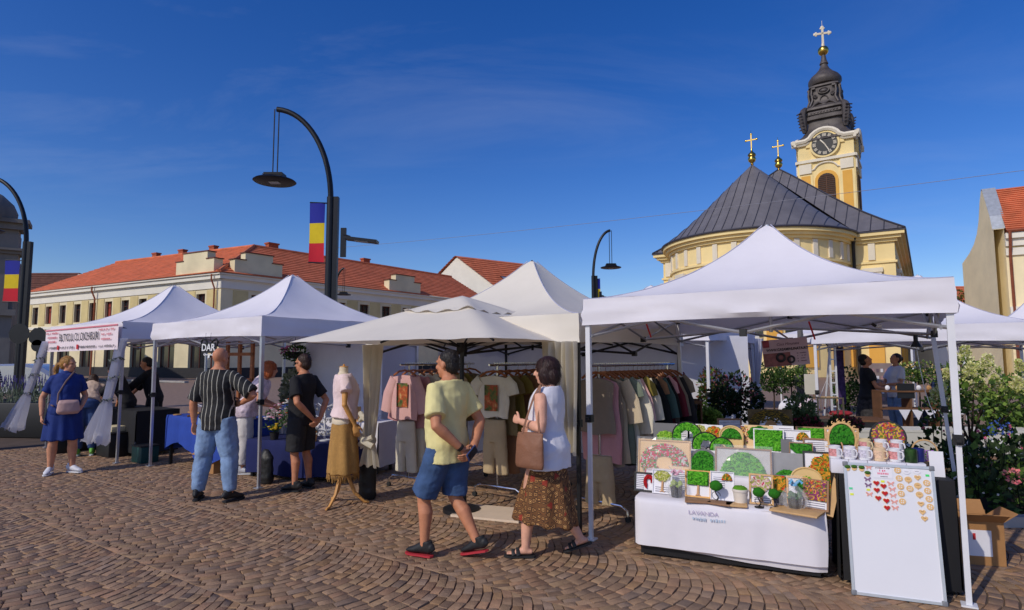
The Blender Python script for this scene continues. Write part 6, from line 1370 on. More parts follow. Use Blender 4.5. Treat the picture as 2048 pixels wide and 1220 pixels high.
def moss(parent, mask, x0, x1, z0, z1, cols, y=-.012, h=.018, n=26, seed=0, name='moss'):
    mb = MB(); idx = {}
    def pt(i, j):
        x = x0+(x1-x0)*i/n; z = z0+(z1-z0)*j/n; return x, z
    cells = []
    for i in range(n):
        for j in range(n):
            x, z = pt(i+.5, j+.5); u, v = (i+.5)/n*2-1, (j+.5)/n*2-1
            if mask(u, v+.08*0): cells.append((i, j))
    cs_ = set(cells); vs = []; fs = []; fc = []
    def vid(i, j):
        if (i, j) in idx: return idx[(i, j)]
        x, z = pt(i, j); edge = not all(((i+a, j+b) in cs_) for a in (-1, 0) for b in (-1, 0))
        k = .35 if edge else 1.0; q = noise.noise(Vector((x*70+seed, z*70, seed)))*.55+noise.noise(Vector((x*150, z*150+seed, 2)))*.45
        jx = (x1-x0)/n*.45*noise.noise(Vector((i*1.7, j*1.3, seed))); jz = (z1-z0)/n*.45*noise.noise(Vector((i*1.3, j*1.9, seed+5)))
        idx[(i, j)] = len(vs); vs.append((x+jx, y-h*k*(.55+.9*max(-.3, q)), z+jz)); return idx[(i, j)]
    b = {}
    for (i, j) in cells:
        f = (vid(i, j), vid(i+1, j), vid(i+1, j+1), vid(i, j+1)); x, z = pt(i+.5, j+.5)
        c = cols[int(abs(noise.noise(Vector((x*30+seed*3, z*30, seed+9))))*6.0+len(cols)*.5) % len(cols)] if len(cols) > 2 else cols[0 if noise.noise(Vector((x*60, z*60, seed))) > 0 else 1]
        fs.append(f); fc.append(c)
    for k_, (f, c) in enumerate(zip(fs, fc)): b.setdefault(c, []).append(f)
    base = len(mb.v); mb.v += vs
    for f, c in zip(fs, fc): mb.f.append(tuple(q+base for q in f)); mb.m.append(0); mb.c.append(c)
    return mb.build(name, m_moss, parent, smooth=80)
MASK = {'round': lambda u, v: u*u+v*v < .95+.10*math.sin(9*math.atan2(v, u)), 'square': lambda u, v: True, 'dome': lambda u, v: u*u+((v+1)/2*1.0)**2 < .97 and (u*u*1.2+((v+1.3))**2 > .42), 'half': lambda u, v: u*u+((v+1)/2)**2 < .97, 'tree': lambda u, v: (u*u+(v-.25)**2*1.6 < .9) , 'heart': lambda u, v: ((u*1.15)**2+(v*1.1)**2-.72)**3-(u*1.15)**2*(v*1.1)**3 < 0, 'left': lambda u, v: u+v*.9 > -.5+.25*math.sin(5*v), 'arc': lambda u, v: .35 < math.hypot(u, v+.1) < .98 and not (v < -.2 and u > -.2)}
m_card = M('white_card', S(232, 230, 236), .7, var=.02)
def text_mat():
    m = stripes('printed_lines', S(232, 230, 236), S(120, 116, 130), 62, .38, rough=.7, axis='Z'); return m
m_txt = text_mat()
FRC = {'white': m_card, 'black': m_plas, 'wood': M('light_frame_wood', S(206, 166, 116), .6, var=.12, vs=14), 'brown': M('brown_frame_wood', S(150, 112, 82), .6, var=.12, vs=14), 'orange': M('orange_frame_wood', S(226, 172, 100), .6, var=.08), 'grey': M('grey_card', S(112, 112, 116), .7, var=.04), 'beige': M('beige_card', S(232, 196, 146), .7, var=.04), 'gold': M('pale_gold_wood', S(220, 186, 126), .6, var=.08)}
m_cello = M('cellophane', (.95, .95, .97), .06, var=0, alpha=.16, spec=.8, coat=.6); m_trunk = M('little_wood_trunk', S(206, 160, 116), .6, var=.15, vs=20)
NPIC = [0]
def picture(label, px0, px1, py0, py1, ly, frame, back, deco=None, cols='green', tilt=12, area=(-.8, .8, -.75, .85), text=None, trunk=False, cello=False, shape='rect', bw=.014, zb=None, yaw=None, extra=None):
    pxm = (px0+px1)/2; p, lx = stall(pxm, ly, (py0+py1)/2); Y = p.y; zb = tier(ly) if zb is None else zb
    ca = abs(math.cos(FA+math.atan2(pxm-1024, FPX))); w = (px1-px0)/FPX*Y*1.02/ca*1.05; zt = zat(pxm, py0, Y); h = max(.06, (zt-zb)/math.cos(R(tilt)))
    t = thing('moss_picture', label, 'picture', p+Vector((0, 0, zb+.002)), FA if yaw is None else yaw, 'moss pictures on the stall'); t.rotation_euler = (R(-tilt), 0, FA if yaw is None else yaw)
    NPIC[0] += 1; sd = NPIC[0]*1.37
    if shape == 'rect':
        mb = MB(); mb.box((0, 0, h/2), (w-.004, .010, h-.004)); mb.build('backing', back, t, smooth=0)
        if frame:
            for nm, c, s_ in (('a', (0, -.004, bw/2), (w, .024, bw)), ('b', (0, -.004, h-bw/2), (w, .024, bw)), ('c', (-w/2+bw/2, -.004, h/2), (bw, .0235, h-2*bw)), ('d', (w/2-bw/2, -.004, h/2), (bw, .0235, h-2*bw))):
                mb = MB(); mb.box(c, s_); mb.build('frame_rail', FRC[frame], t, smooth=0)
    elif shape in ('disc', 'arch', 'oval'):
        if shape == 'arch': ol = [(-w/2, 0), (w/2, 0)]+[(w/2*math.cos(a), h-w/2*.8+w/2*.8*math.sin(a)) for a in [math.pi*i/12 for i in range(13)]]
        else: ol = [(w/2*math.cos(2*math.pi*i/28), h/2+h/2*math.sin(2*math.pi*i/28)) for i in range(28)]
        mb = MB(); mb.prism(ol, (0, 0, 0), (1, 0, 0), (0, 0, 1), .012); mb.build('backing', back, t, smooth=30)
        if frame: mb = MB(); mb.tube([(x, -.006, z) for x, z in ol]+[(ol[0][0], -.006, ol[0][1])], bw*.6, 6); mb.build('rim', FRC[frame], t)
    area = tuple(max(-.92, min(.92, q*1.12)) for q in area)
    X = lambda u: u*w/2; Zc = lambda v: h/2+v*h/2
    if text: mb = MB(); mb.box((X((text[0]+text[1])/2), -.008, Zc((text[2]+text[3])/2)), (X(text[1])-X(text[0]), .003, Zc(text[3])-Zc(text[2]))); mb.build('printed_text', m_txt, t, smooth=0)
    if deco: moss(t, MASK[deco], X(area[0]), X(area[1]), Zc(area[2]), Zc(area[3]), MOSS[cols], y=-.014, h=.02 if w < .2 else .026, seed=sd, n=26 if w < .25 else 36)
    if trunk:
        mb = MB(); b = Vector((0, -.012, Zc(area[2])-.0)); zt_ = Zc((area[2]+area[3])/2); mb.tube([(0, -.012, max(.012, Zc(-.8))), (0.004, -.014, (b.z+zt_)/2), (0, -.014, zt_)], [.012, .007, .006], 6)
        for sx in (-1, 1): mb.tube([(0, -.012, max(.012, Zc(-.75))), (sx*.02, -.012, max(.008, Zc(-.85)))], [.008, .003], 5); mb.tube([(0, -.013, b.z*.6+zt_*.4), (sx*.03, -.014, zt_+.01)], [.006, .003], 5)
        mb.build('trunk', m_trunk, t)
    if cello:
        mb = MB(); mb.grid(lambda u, v: Vector(((u-.5)*(w+.02), -.035-.02*math.sin(math.pi*u)*math.sin(math.pi*v)-.010*noise.noise(Vector((u*5+sd, v*6, sd))), (h+.02)*v)), 14, 14); mb.build('wrapping', m_cello, t, smooth=0)
    return t
W_ = m_card
# back row
picture('dark grey card with a round moss ball, leftmost of the back row', 1308, 1349, 848, 905, 1.02, None, FRC['grey'], 'round', 'light', area=(-.6, .75, -.75, .25))
picture('white text card beside the grey moss ball card', 1349, 1373, 850, 905, 1.06, None, W_, text=(-.8, .8, -.2, .85))
picture('white card with a pale yellow moss tree in the back row', 1380, 1412, 850, 905, 1.04, None, W_, 'round', 'yellow', area=(-.6, .8, .0, .9))
picture('white card with an orange and red moss tree in the back row', 1411, 1443, 852, 905, 1.02, None, W_, 'round', 'autumn', area=(-.8, .9, -.35, .8))
picture('gold slatted arch with green moss crown in the back row', 1442, 1482, 855, 910, .98, 'gold', FRC['gold'], 'half', 'dark', shape='arch', area=(-.8, .8, -.1, .75))
picture('narrow card of pink and orange moss flowers beside the gold arch', 1482, 1496, 853, 900, 1.06, None, W_, 'square', 'mixed', area=(-.9, .9, -.6, .9))
picture('beige board with dark green moss crescent in the back row', 1492, 1542, 853, 912, 1.04, None, FRC['beige'], 'round', 'dark', area=(-.7, .98, -.35, .9))
picture('blank white card at the middle of the back row', 1542, 1584, 854, 905, 1.1, None, W_, text=(-.2, .8, .2, .8))
picture('white framed full square of green moss', 1511, 1563, 861, 914, .93, 'white', W_, 'square', 'green', area=(-.86, .86, -.86, .86), bw=.012)
picture('white card with an orange moss basket and writing', 1564, 1616, 863, 914, .97, 'white', W_, 'half', 'autumn', area=(.05, .9, .1, .75), text=(-.8, -.1, -.6, .4), bw=.006)
picture('brown framed green moss rectangle at the right of the back row', 1597, 1646, 857, 905, 1.12, 'brown', W_, 'square', 'green', area=(-.75, .85, -.5, .8))
picture('light wood framed text page at the right end of the back row', 1656, 1712, 859, 918, 1.0, 'wood', W_, text=(-.75, .75, -.8, .75), bw=.018)
picture('wide brown frame with a red moss heart and writing', 1614, 1693, 881, 920, .84, 'brown', W_, 'round', 'red', area=(.05, .85, -.75, .7), text=(-.8, -.1, -.5, .6))
picture('small brown frame with slanting green moss', 1582, 1622, 889, 925, .74, 'brown', W_, 'left', 'dark', area=(-.85, .9, -.7, .85), bw=.008)
picture('slim grey card with a red moss poppy', 1563, 1583, 882, 925, .78, None, FRC['grey'], 'round', 'red', area=(-.1, .95, -.5, .2))
# ring frames
def rings(label, px, py, rpx, ly, sd):
    p, lx = stall(px, ly, py); Y = p.y; r_ = rpx/FPX*Y*1.06; zc = zat(px, py, Y); zb = tier(ly); t = thing('moss_ring', label, 'moss ring', p+Vector((0, 0, zb)), FA, 'black moss rings'); zc -= zb
    mb = MB(); mb.tube([(r_*math.cos(2*math.pi*i/30), 0, zc+r_*math.sin(2*math.pi*i/30)) for i in range(31)], .006, 6); mb.build('ring', m_plas, t)
    moss(t, lambda u, v: .42 < math.hypot(u, v) < .97 and v > -.25+.3*u, -r_, r_, zc-r_, zc+r_, MOSS['green'], y=.004, h=.022, seed=sd)
    mb = MB(); mb.tube([(-r_*.3, 0, zc-r_), (-r_*.1, 0, zc-r_*.3), (r_*.1, 0, zc-.1*r_), (r_*.5, 0, zc+.0*r_)], [.010, .008, .006, .003], 6); mb.tube([(-.1*r_, 0, zc-.35*r_), (r_*.4, -.0, zc-.5*r_)], [.006, .003], 5); mb.build('trunk', m_plas, t)
    mb = MB(); mb.box((0, .01, (zc-r_)/2+.002), (.05, .05, max(.02, zc-r_))); mb.build('stand', m_plas, t)
rings('black ring with a moss bonsai, left of the three rings', 1374, 874, 27, .9, 1); rings('black ring with a moss bonsai, middle of the three rings', 1412, 893, 25, .86, 2); rings('black ring with a moss bonsai, right of the three rings', 1443, 899, 21, .84, 3)
# second row
picture('cellophane wrapped wooden frame with a round wreath scene', 1279, 1373, 883, 947, .60, 'wood', FRC['beige'], 'arc', 'wreath', area=(-.85, .85, -.8, .85), cello=True, zb=.50)
picture('round grey plate with a moss arch and little wooden tree', 1375, 1436, 901, 962, .62, None, FRC['grey'], 'dome', 'dark', shape='disc', area=(-.8, .8, -.4, .85), trunk=True, zb=.50)
picture('large cellophane wrapped frame with a green moss dome', 1436, 1534, 900, 962, .56, 'brown', M('pale_grey_card', S(196, 192, 190), .7), 'dome', 'green', area=(-.85, .85, -.85, .75), trunk=True, cello=True, zb=.49)
picture('grey card with gold writing above a moss dome', 1538, 1614, 910, 965, .58, None, M('light_grey_card', S(150, 150, 154), .7), 'half', 'dark', area=(-.75, .6, -.9, .2), zb=.48)
picture('black frame with a red and orange moss crown', 1614, 1691, 909, 968, .56, 'black', W_, 'round', 'autumn', area=(-.75, .8, -.85, .85), zb=.48)
picture('pale wooden arch with light green moss', 1587, 1637, 940, 975, .46, 'gold', FRC['gold'], 'half', 'light', shape='arch', area=(-.75, .75, -.7, .45), zb=.478)
# front row
picture('black framed card with red moss, leftmost in the front row', 1270, 1307, 947, 990, .24, 'black', W_, 'arc', 'red', area=(-.1, .85, -.6, .85), text=(-.8, -.1, -.8, .7))
picture('white framed card with a yellow-green moss tree in the front row', 1306, 1341, 942, 997, .22, 'white', W_, 'round', 'yellow', area=(-.75, .75, .0, .85), trunk=True, text=(-.7, .7, -.85, -.4), bw=.007)
picture('white text card behind the wrapped black pot', 1342, 1374, 943, 985, .34, None, W_, text=(-.8, .8, -.8, .8))
picture('orange framed card with a square green moss tree', 1372, 1418, 944, 1000, .20, 'orange', W_, 'square', 'green', area=(-.72, .72, -.1, .82), trunk=True, bw=.013)
picture('white framed card with a moss heart and fruit', 1423, 1464, 947, 1002, .18, 'white', W_, 'half', 'autumn', area=(-.05, .75, .35, .8), text=(-.75, .2, -.2, .6), bw=.006)
picture('wood framed card of pink and cream flowers', 1501, 1542, 952, 1014, .16, 'wood', W_, 'round', 'pinkcream', area=(-.85, .8, -.15, .98), trunk=True, text=(-.6, .7, -.9, -.55))
picture('dark card with a red and green moss posy', 1542, 1570, 953, 1005, .26, None, FRC['grey'], 'square', 'autumn', area=(-.9, .9, -.2, .9))
picture('orange framed card with a round green moss disc', 1576, 1612, 957, 1010, .22, 'orange', W_, 'round', 'dark', area=(-.2, .7, -.1, .75))
picture('brown frame packed with colourful flowers at the front right', 1608, 1652, 963, 1030, .14, 'brown', W_, 'square', 'mixed', area=(-.75, .75, -.35, .85), text=(-.7, .7, -.85, -.45), yaw=FA-.3)
# little trees, pots, wrapped pots
def ornament(label, px, ly, s_=1.0, cols='green'):
    p, lx = stall(px, ly, 1000); t = thing('moss_tree_ornament', label, 'ornament', p+Vector((0, 0, tier(ly)+.002)), FA, 'little moss trees'); mb = MB(); mb.lathe([(.03*s_, 0), (.03*s_, .006), (.004, .008)], 12); mb.tube([(0, 0, .006), (.012*s_, 0, .03*s_), (-.006*s_, 0, .06*s_), (.0, 0, .09*s_)], [.006, .005, .004, .003], 6); mb.tube([(.025*s_*math.cos(a), 0, .04*s_+.025*s_*math.sin(a)) for a in [i*.5 for i in range(12)]], .0025, 5); mb.build('wire_trunk', m_plas, t)
    mb = MB(); mb.ball((0, 0, .10*s_), (.038*s_, .03*s_, .032*s_), 12, 8); me = mb.mesh('moss', MATS['moss'], 80)
    for v in me.vertices: v.co += (v.co-Vector((0, 0, .1*s_)))*(.25*noise.noise(v.co*90))
    ca_ = me.color_attributes.new('Col', 'FLOAT_COLOR', 'CORNER'); ca_.data.foreach_set('color', list(MOSS[cols][0]+(1.0,))*len(me.loops)); place('moss', me, t)
ornament('tiny wire moss tree in front of the flower card', 1517, .06, 1.15); ornament('tiny wire moss tree between the flower card and wrapped pot', 1548, .06, 1.15); ornament('tiny wire moss tree before the fruit card', 1432, .10, 1.3)
def moss_pot(label, px, ly):
    p, lx = stall(px, ly, 990); t = thing('moss_pot', label, 'plant pot', p+Vector((0, 0, tier(ly)+.002)), FA); mb = MB(); mb.lathe([(.045, 0), (.058, .10), (.063, .10), (.063, .118), (.056, .118), (.05, .1)], 20); mb.build('pot', M('cream_ceramic', S(226, 216, 204), .5, var=.03), t)
    mb = MB(); mb.ball((0, 0, .115), (.056, .056, .028), 16, 8); me = mb.mesh('moss', m_moss, 80)
    for v in me.vertices: v.co += v.normal*.008*noise.noise(v.co*120)
    ca_ = me.color_attributes.new('Col', 'FLOAT_COLOR', 'CORNER'); ca_.data.foreach_set('color', list(MOSS['light'][0]+(1.0,))*len(me.loops)); place('moss', me, t)
moss_pot('cream ceramic pot filled with green moss at the front of the stall', 1480, .12)
def wrapped(label, px, ly, rib, flower):
    p, lx = stall(px, ly, 990); t = thing('wrapped_pot', label, 'gift pot', p+Vector((0, 0, tier(ly)+.002)), FA); mb = MB(); mb.lathe([(.04, 0), (.052, .09), (.056, .09), (.048, .085)], 16); mb.build('pot', m_plas, t)
    mb = MB()
    for i in range(16): a = i*2.4; q = .02+.03*(i/16); mb.ball((q*math.cos(a), q*math.sin(a), .10+.02*math.sin(i)), (.018, .018, .014), 7, 5)
    mesh_obj('flowers', remesh(mb, .006, 1), flower, t)
    mb = MB(); pr = [(.055, 0), (.085, .05), (.09, .10), (.06, .15), (.018, .185), (.03, .21), (.06, .25)]
    def wf(u, v):
        i = min(len(pr)-2, int(v*(len(pr)-1))); q = v*(len(pr)-1)-i; r_ = pr[i][0]+(pr[i+1][0]-pr[i][0])*q; z = pr[i][1]+(pr[i+1][1]-pr[i][1])*q; a = u*2*math.pi; r_ *= 1+.12*math.sin(a*7)+.06*math.sin(a*13+v*5); return Vector((r_*math.cos(a), r_*math.sin(a), z))
    mb.grid(wf, 42, 18); mb.build('wrapping', m_cello, t, smooth=0)
    mb = MB(); mb.lathe([(.022, .178), (.026, .185), (.022, .193)], 12); 
    for a in (0, 2.1, 4.2): mb.tube([(0, 0, .187), (.04*math.cos(a), .04*math.sin(a), .22), (.06*math.cos(a), .06*math.sin(a), .20)], [(.010, .002)]*3, 6)
    mb.build('ribbon', rib, t)
wrapped('cellophane wrapped black pot with pink ribbon on the stall', 1352, .16, M('pink_ribbon', S(226, 170, 190), .4), M('lime_petal', S(150, 170, 70), .7)); wrapped('cellophane wrapped pot with blue ribbon on the stall', 1588, .10, M('blue_ribbon', S(110, 180, 220), .4), M('green_leaves_dark', S(60, 100, 50), .7))
def flat(label, px, ly, w, d, mat, yaw, z=0):
    p, lx = stall(px, ly, 1005); mb = MB(); mb.box((0, 0, .008), (w, d, .014), bev=.003); tag(mb.build('flat_frame', mat, loc=p+Vector((0, 0, tier(ly)+.001+z)), rz=FA+yaw), label, 'picture frame', 'frames lying flat')
flat('flat brown frame lying under the orange framed card', 1395, .06, .20, .13, FRC['brown'], .15); flat('flat brown frame lying at the middle of the stall edge', 1440, .05, .18, .12, FRC['brown'], -.2); flat('flat wooden frame lying before the cream pot', 1472, .045, .16, .11, FRC['wood'], .1); flat('flat wooden frame poking out below the blue ribbon pot', 1592, .02, .34, .2, FRC['wood'], -.3)
p, lx = stall(1664, .32, 985); pk = thing('side_panel_board', 'long light wooden plank leaning at the right end of the stall', 'plank', p+ex*.02+Vector((0, 0, .40)), FA); mb = MB(); mb.box((0, 0, .22), (.05, .26, .46), rot=Matrix.Rotation(R(-18), 3, 'X')@Matrix.Rotation(R(14), 3, 'Y')); mb.build('plank', FRC['wood'], pk, smooth=0)
# framed things standing behind the stall
def backboard(label, px0, px1, py0, py1, Y, mat, deco=None):
    a = at(px0, py1, Y); b = at(px1, py0, Y); t = thing('framed_board', label, 'board', ((a.x+b.x)/2, Y, a.z), R(-12)); t.rotation_euler = (R(-10), 0, R(-12)); w = b.x-a.x; h = b.z-a.z; mb = MB(); mb.box((0, 0, h/2), (w, .02, h)); mb.build('panel', mat, t, smooth=0)
    if deco: deco(t, w, h)
    mb = MB(); mb.box((0, .03, -a.z/2), (.03, .03, a.z)); mb.build('easel_leg', m_hang, t, smooth=0); return t
def owl(t, w, h):
    moss(t, MASK['half'], -w*.48, w*.48, h*.35, h*.98, [S(84, 76, 40), S(150, 120, 40), S(70, 60, 36)], y=-.012, h=.02, n=30)
    mb = MB(); mb.prism([(-.26*w*math.cos(a)-.0, .05+h*.5*math.sin(a)) for a in [math.pi*i/14 for i in range(15)]], (0, -.016, 0), (1, 0, 0), (0, 0, 1), .01); mb.build('white_inlay', m_card, t, smooth=0); mb = MB(); mb.prism([(.16*w*math.cos(a), .02+h*.42*math.sin(a)) for a in [math.pi*i/14 for i in range(15)]], (0, -.024, 0), (1, 0, 0), (0, 0, 1), .01); mb.build('wood_inlay', m_woodc, t, smooth=0)
backboard('mossy brown panel with a white and wood inlay behind the stall', 1500, 1582, 820, 865, 6.75, M('mossy_brown', S(104, 88, 62), .9, var=.3, vs=20), owl)
backboard('small grey framed text sign behind the back row', 1436, 1482, 838, 865, 6.7, FRC['brown'], lambda t, w, h: MB().box((0, -.012, h/2), (w*.86, .004, h*.7)).build('printed_text', m_txt, t, smooth=0))
# ================================================================== black-clothed table with mugs, whiteboard with magnets
WB0 = gp(1703, 1190); WB1 = gp(1893, 1215); wd = (WB1-WB0); wl = wd.length; wa = math.atan2(wd.y, wd.x)
bd_ = Vector((-wd.y, wd.x, 0)).normalized()
_, TM = cloth_table('display_table', 'black-clothed table of mugs behind the whiteboard', WB0+bd_*.22-wd.normalized()*.025, WB1+bd_*.22+wd.normalized()*.14, .62, .78, .02, m_blk, .012)
TM0 = TM
def TM(x, y, z=0): return TM0(x-.085, y, z)
wb = thing('whiteboard', 'white magnetic board in aluminium frame leaning on the mug table', 'whiteboard', WB0+Vector((0, 0, .003)), wa); LE = R(8.5); wb.rotation_euler = (-LE, 0, wa); wh = .89
mb = MB(); mb.box((wl/2, 0, wh/2), (wl-.02, .012, wh-.02)); mb.build('panel', M('whiteboard_white', S(226, 226, 232), .25, var=.015, vs=3), wb, smooth=0)
m_alf = M('brushed_aluminium', (.62, .64, .66), .4, metal=.6, var=.06)
for c, s_ in (((wl/2, -.002, .009), (wl, .022, .018)), ((wl/2, -.002, wh-.009), (wl, .022, .018)), ((.009, -.002, wh/2), (.018, .0215, wh-.036)), ((wl-.009, -.002, wh/2), (.018, .0215, wh-.036))): mb = MB(); mb.box(c, s_); mb.build('frame_rail', m_alf, wb, smooth=0)
for x in (.012, wl-.012):
    for z in (.012, wh-.012): mb = MB(); mb.box((x, -.004, z), (.034, .026, .034), bev=.006); mb.build('corner_cap', M('grey_plastic', S(120, 122, 128), .5), wb)
def bpos(X, Y_):      # crop pixel -> board coordinates
    px = 1690+X/7.175; py = 900+Y_/7.175; u = (px-1697)/186.0; v = (py-(931+.085*(px-1697)))/262.0; return u*wl, wh*(1-v)
wm = wb.matrix_basis.copy()
bpy.context.view_layer.update(); wm = wb.matrix_world.copy()
def magnet(name, label, X, Y_, mbs, group):
    x, z = bpos(X, Y_); o = thing(name, label, 'magnet', wm@Vector((x, -.0065, z)), 0, group); o.rotation_euler = wb.rotation_euler
    for pn, m_, mat in mbs: m_.build(pn, mat, o, smooth=35)
def disc(r_, th=.005, y=0, n=18, sx=1, oz=0): m_ = MB(); m_.prism([(r_*sx*math.cos(2*math.pi*i/n), oz+r_*math.sin(2*math.pi*i/n)) for i in range(n)], (0, y-th/2, 0), (1, 0, 0), (0, 0, 1), th); return m_
def heart(s_, th=.006, y=0): m_ = MB(); m_.prism([(s_*.062*16*math.sin(t)**3/1.0, s_*.062*(13*math.cos(t)-5*math.cos(2*t)-2*math.cos(3*t)-math.cos(4*t))) for t in [2*math.pi*i/28 for i in range(28)]], (0, y-th/2, 0), (1, 0, 0), (0, 0, 1), th); return m_
def bfly(s_, th=.004):
    m_ = MB(); m_.prism([(s_*x, s_*z) for x, z in ((0, -.35), (.12, -.1), (.55, -.75), (.75, -.45), (.55, -.05), (1.0, .35), (.9, .75), (.5, .6), (.1, .15), (0, .3), (-.1, .15), (-.5, .6), (-.9, .75), (-1.0, .35), (-.55, -.05), (-.75, -.45), (-.55, -.75), (-.12, -.1))], (0, -th/2, 0), (1, 0, 0), (0, 0, 1), th); return m_
m_rd = M('red_felt', S(188, 22, 30), .8, var=.08); m_lw = M('laser_wood', S(226, 184, 126), .6, var=.1, vs=40); m_pkb = M('pink_wood', S(226, 160, 150), .6, var=.2, vs=60); m_ppb = M('purple_wood', S(128, 96, 130), .6, var=.2, vs=60); m_ed = M('burnt_edge', S(150, 104, 62), .7)
for X, Y_ in ((530, 545), (632, 590), (528, 645), (645, 695), (540, 760), (658, 800), (660, 900)): magnet('heart_magnet', 'red felt heart magnet on the whiteboard', X, Y_, [('wood_base', heart(.0205), m_lw), ('felt', heart(.0175, .005, -.006), m_rd)], 'red heart magnets')
for X, Y_ in ((435, 315), (415, 705), (745, 560), (760, 640), (765, 730), (775, 820), (780, 905)): magnet('butterfly_magnet', 'pink butterfly magnet on the whiteboard', X, Y_, [('wings', bfly(.022), m_pkb)], 'pink butterfly magnets')
for X, Y_ in ((405, 490), (408, 575)): magnet('butterfly_magnet', 'purple butterfly magnet on the whiteboard', X, Y_, [('wings', bfly(.022), m_ppb)], 'purple butterfly magnets')
for X, Y_ in ((862, 370), (875, 485), (885, 600), (885, 705), (893, 815), (1018, 635), (1265, 560), (1268, 670), (1278, 785), (1283, 895)):
    cut = MB()
    for a in (.6, 2.2, 3.9, 5.3): cut.prism([(.009*math.cos(a)+.004*math.cos(q), .009*math.sin(a)+.004*math.sin(q)) for q in [i*1.05 for i in range(6)]], (0, -.0065, 0), (1, 0, 0), (0, 0, 1), .001)
    magnet('round_magnet', 'round cut-out wooden magnet on the whiteboard', X, Y_, [('wood_base', disc(.021), m_lw), ('cut_out', cut, m_card)], 'round wooden magnets')
for X, Y_ in ((1142, 480), (1155, 850), (1165, 965), (1187, 1055)): magnet('heart_magnet', 'plain wooden heart magnet on the whiteboard', X, Y_, [('wood_base', heart(.020), m_lw), ('burnt_line', MB().box((0, -.0068, .003), (.018, .001, .003)), m_ed)], 'wooden heart magnets')
for X, Y_ in ((1005, 505), (1135, 595), (1147, 720)):
    q = disc(.02, sx=1.1); q.box((0, -.0025, -.02), (.006, .005, .012)); magnet('tree_magnet', 'wooden apple tree magnet on the whiteboard', X, Y_, [('wood_base', q, m_lw), ('burnt_line', MB().box((0, -.0058, .003), (.02, .001, .003)), m_ed)], 'wooden tree magnets')
for X, Y_ in ((108, 310), (212, 310), (325, 325), (410, 405)):
    g_ = MB(); g_.ball((0, -.008, .007), (.02, .008, .012), 12, 8); magnet('moss_magnet', 'green moss topped magnet on the whiteboard', X, Y_, [('wood_base', disc(.016, oz=-.006), m_lw), ('moss', g_, M('magnet_moss', S(60, 100, 30), .9, var=.4, vs=120))], 'moss magnets')
for X, Y_ in ((990, 395), (1140, 395)): magnet('cloud_magnet', 'white cloud magnet on the whiteboard', X, Y_, [('plate', disc(.017, .004, sx=1.3), m_card), ('drawn_line', MB().box((0, -.0045, 0), (.024, .001, .002)), m_greyink)], 'white cloud magnets')
for nm, X, Y_, c, lb in (('a', 1287, 455, S(70, 220, 110), 'bright green note near the top right of the whiteboard'), ('b', 140, 615, S(90, 210, 150), 'bright green note at the left of the whiteboard'), ('c', 150, 700, S(226, 236, 70), 'yellow note at the left of the whiteboard'), ('d', 630, 525, S(226, 232, 60), 'yellow note above the red hearts'), ('e', 405, 640, S(220, 226, 80), 'yellow note between the butterflies')):
    magnet('sticky_note', lb, X, Y_, [('paper', MB().box((0, -.001, 0), (.022, .002, .014)), M('note_'+nm, c, .7, var=0))], None)
x, z = bpos(640, 395); pp_ = thing('paper_sign', 'white paper sign with pink writing among the magnets', 'sign', wm@Vector((x, -.008, z)), 0); pp_.rotation_euler = wb.rotation_euler
mb = MB(); mb.box((0, 0, 0), (.115, .002, .078)); mb.build('paper', m_card, pp_, smooth=0)
m_pt = M('bright_pink_ink', S(226, 90, 130), .6, var=0)
fine_print(pp_, 0, -.002, .012, .08, .014, m_pt); fine_print(pp_, 0, -.002, -.008, .07, .014, m_pt); fine_print(pp_, 0, -.002, -.028, .06, .008, m_greyink); fine_print(pp_, 0, -.002, .03, .09, .01, M('purple_ink'))
# gift boxes and mugs
m_box = M('white_box', S(226, 224, 232), .6, var=.02); mugw = M('white_mug', S(228, 226, 230), .25, var=.02, spec=.5)
MUGS = []
for i in range(5): mb = MB(); mb.box((0, 0, .05), (.118, .11, .1), bev=.003); tag(mb.build('gift_box', m_box, loc=TM(.10+.122*i, .08, .001), rz=wa, smooth=30), 'white gift box, %s from left along the whiteboard top' % ('first', 'second', 'third', 'fourth', 'fifth')[i], 'box', 'white gift boxes')
def mug(loc, label, mat, band, rz, s_=1.0):
    t = thing('mug', label, 'mug', loc, rz, 'printed mugs'); mb = MB(); mb.lathe([(.037*s_, 0), (.041*s_, .004), (.041*s_, .094*s_), (.0385*s_, .095*s_), (.0375*s_, .008), (.01, .007)], 24); mb.build('cup', mat, t)
    mb = MB(); mb.tube([(.040*s_, 0, .075*s_), (.062*s_, 0, .074*s_), (.070*s_, 0, .05*s_), (.060*s_, 0, .024*s_), (.040*s_, 0, .02*s_)], .006*s_, 7); mb.build('handle', mat, t)
    if band is not None:
        mb = MB(); mb.grid(lambda u, v: Vector((.0416*s_*math.cos(-2.6+2.1*u), .0416*s_*math.sin(-2.6+2.1*u), (.02+.055*v)*s_)), 12, 2); mb.build('print', band, t)
pr1 = M('mug_print_text', S(206, 200, 214), .4, var=.5, vs=70); pr2 = M('mug_print_red', S(220, 150, 150), .4, var=.5, vs=50); pr3 = M('mug_print_peach', S(226, 190, 160), .4, var=.3, vs=60); mgd = M('green_black_mug', S(40, 70, 30), .3, var=.8, vs=18); mbl = M('blue_mug', S(34, 40, 110), .3, var=.4, vs=18)
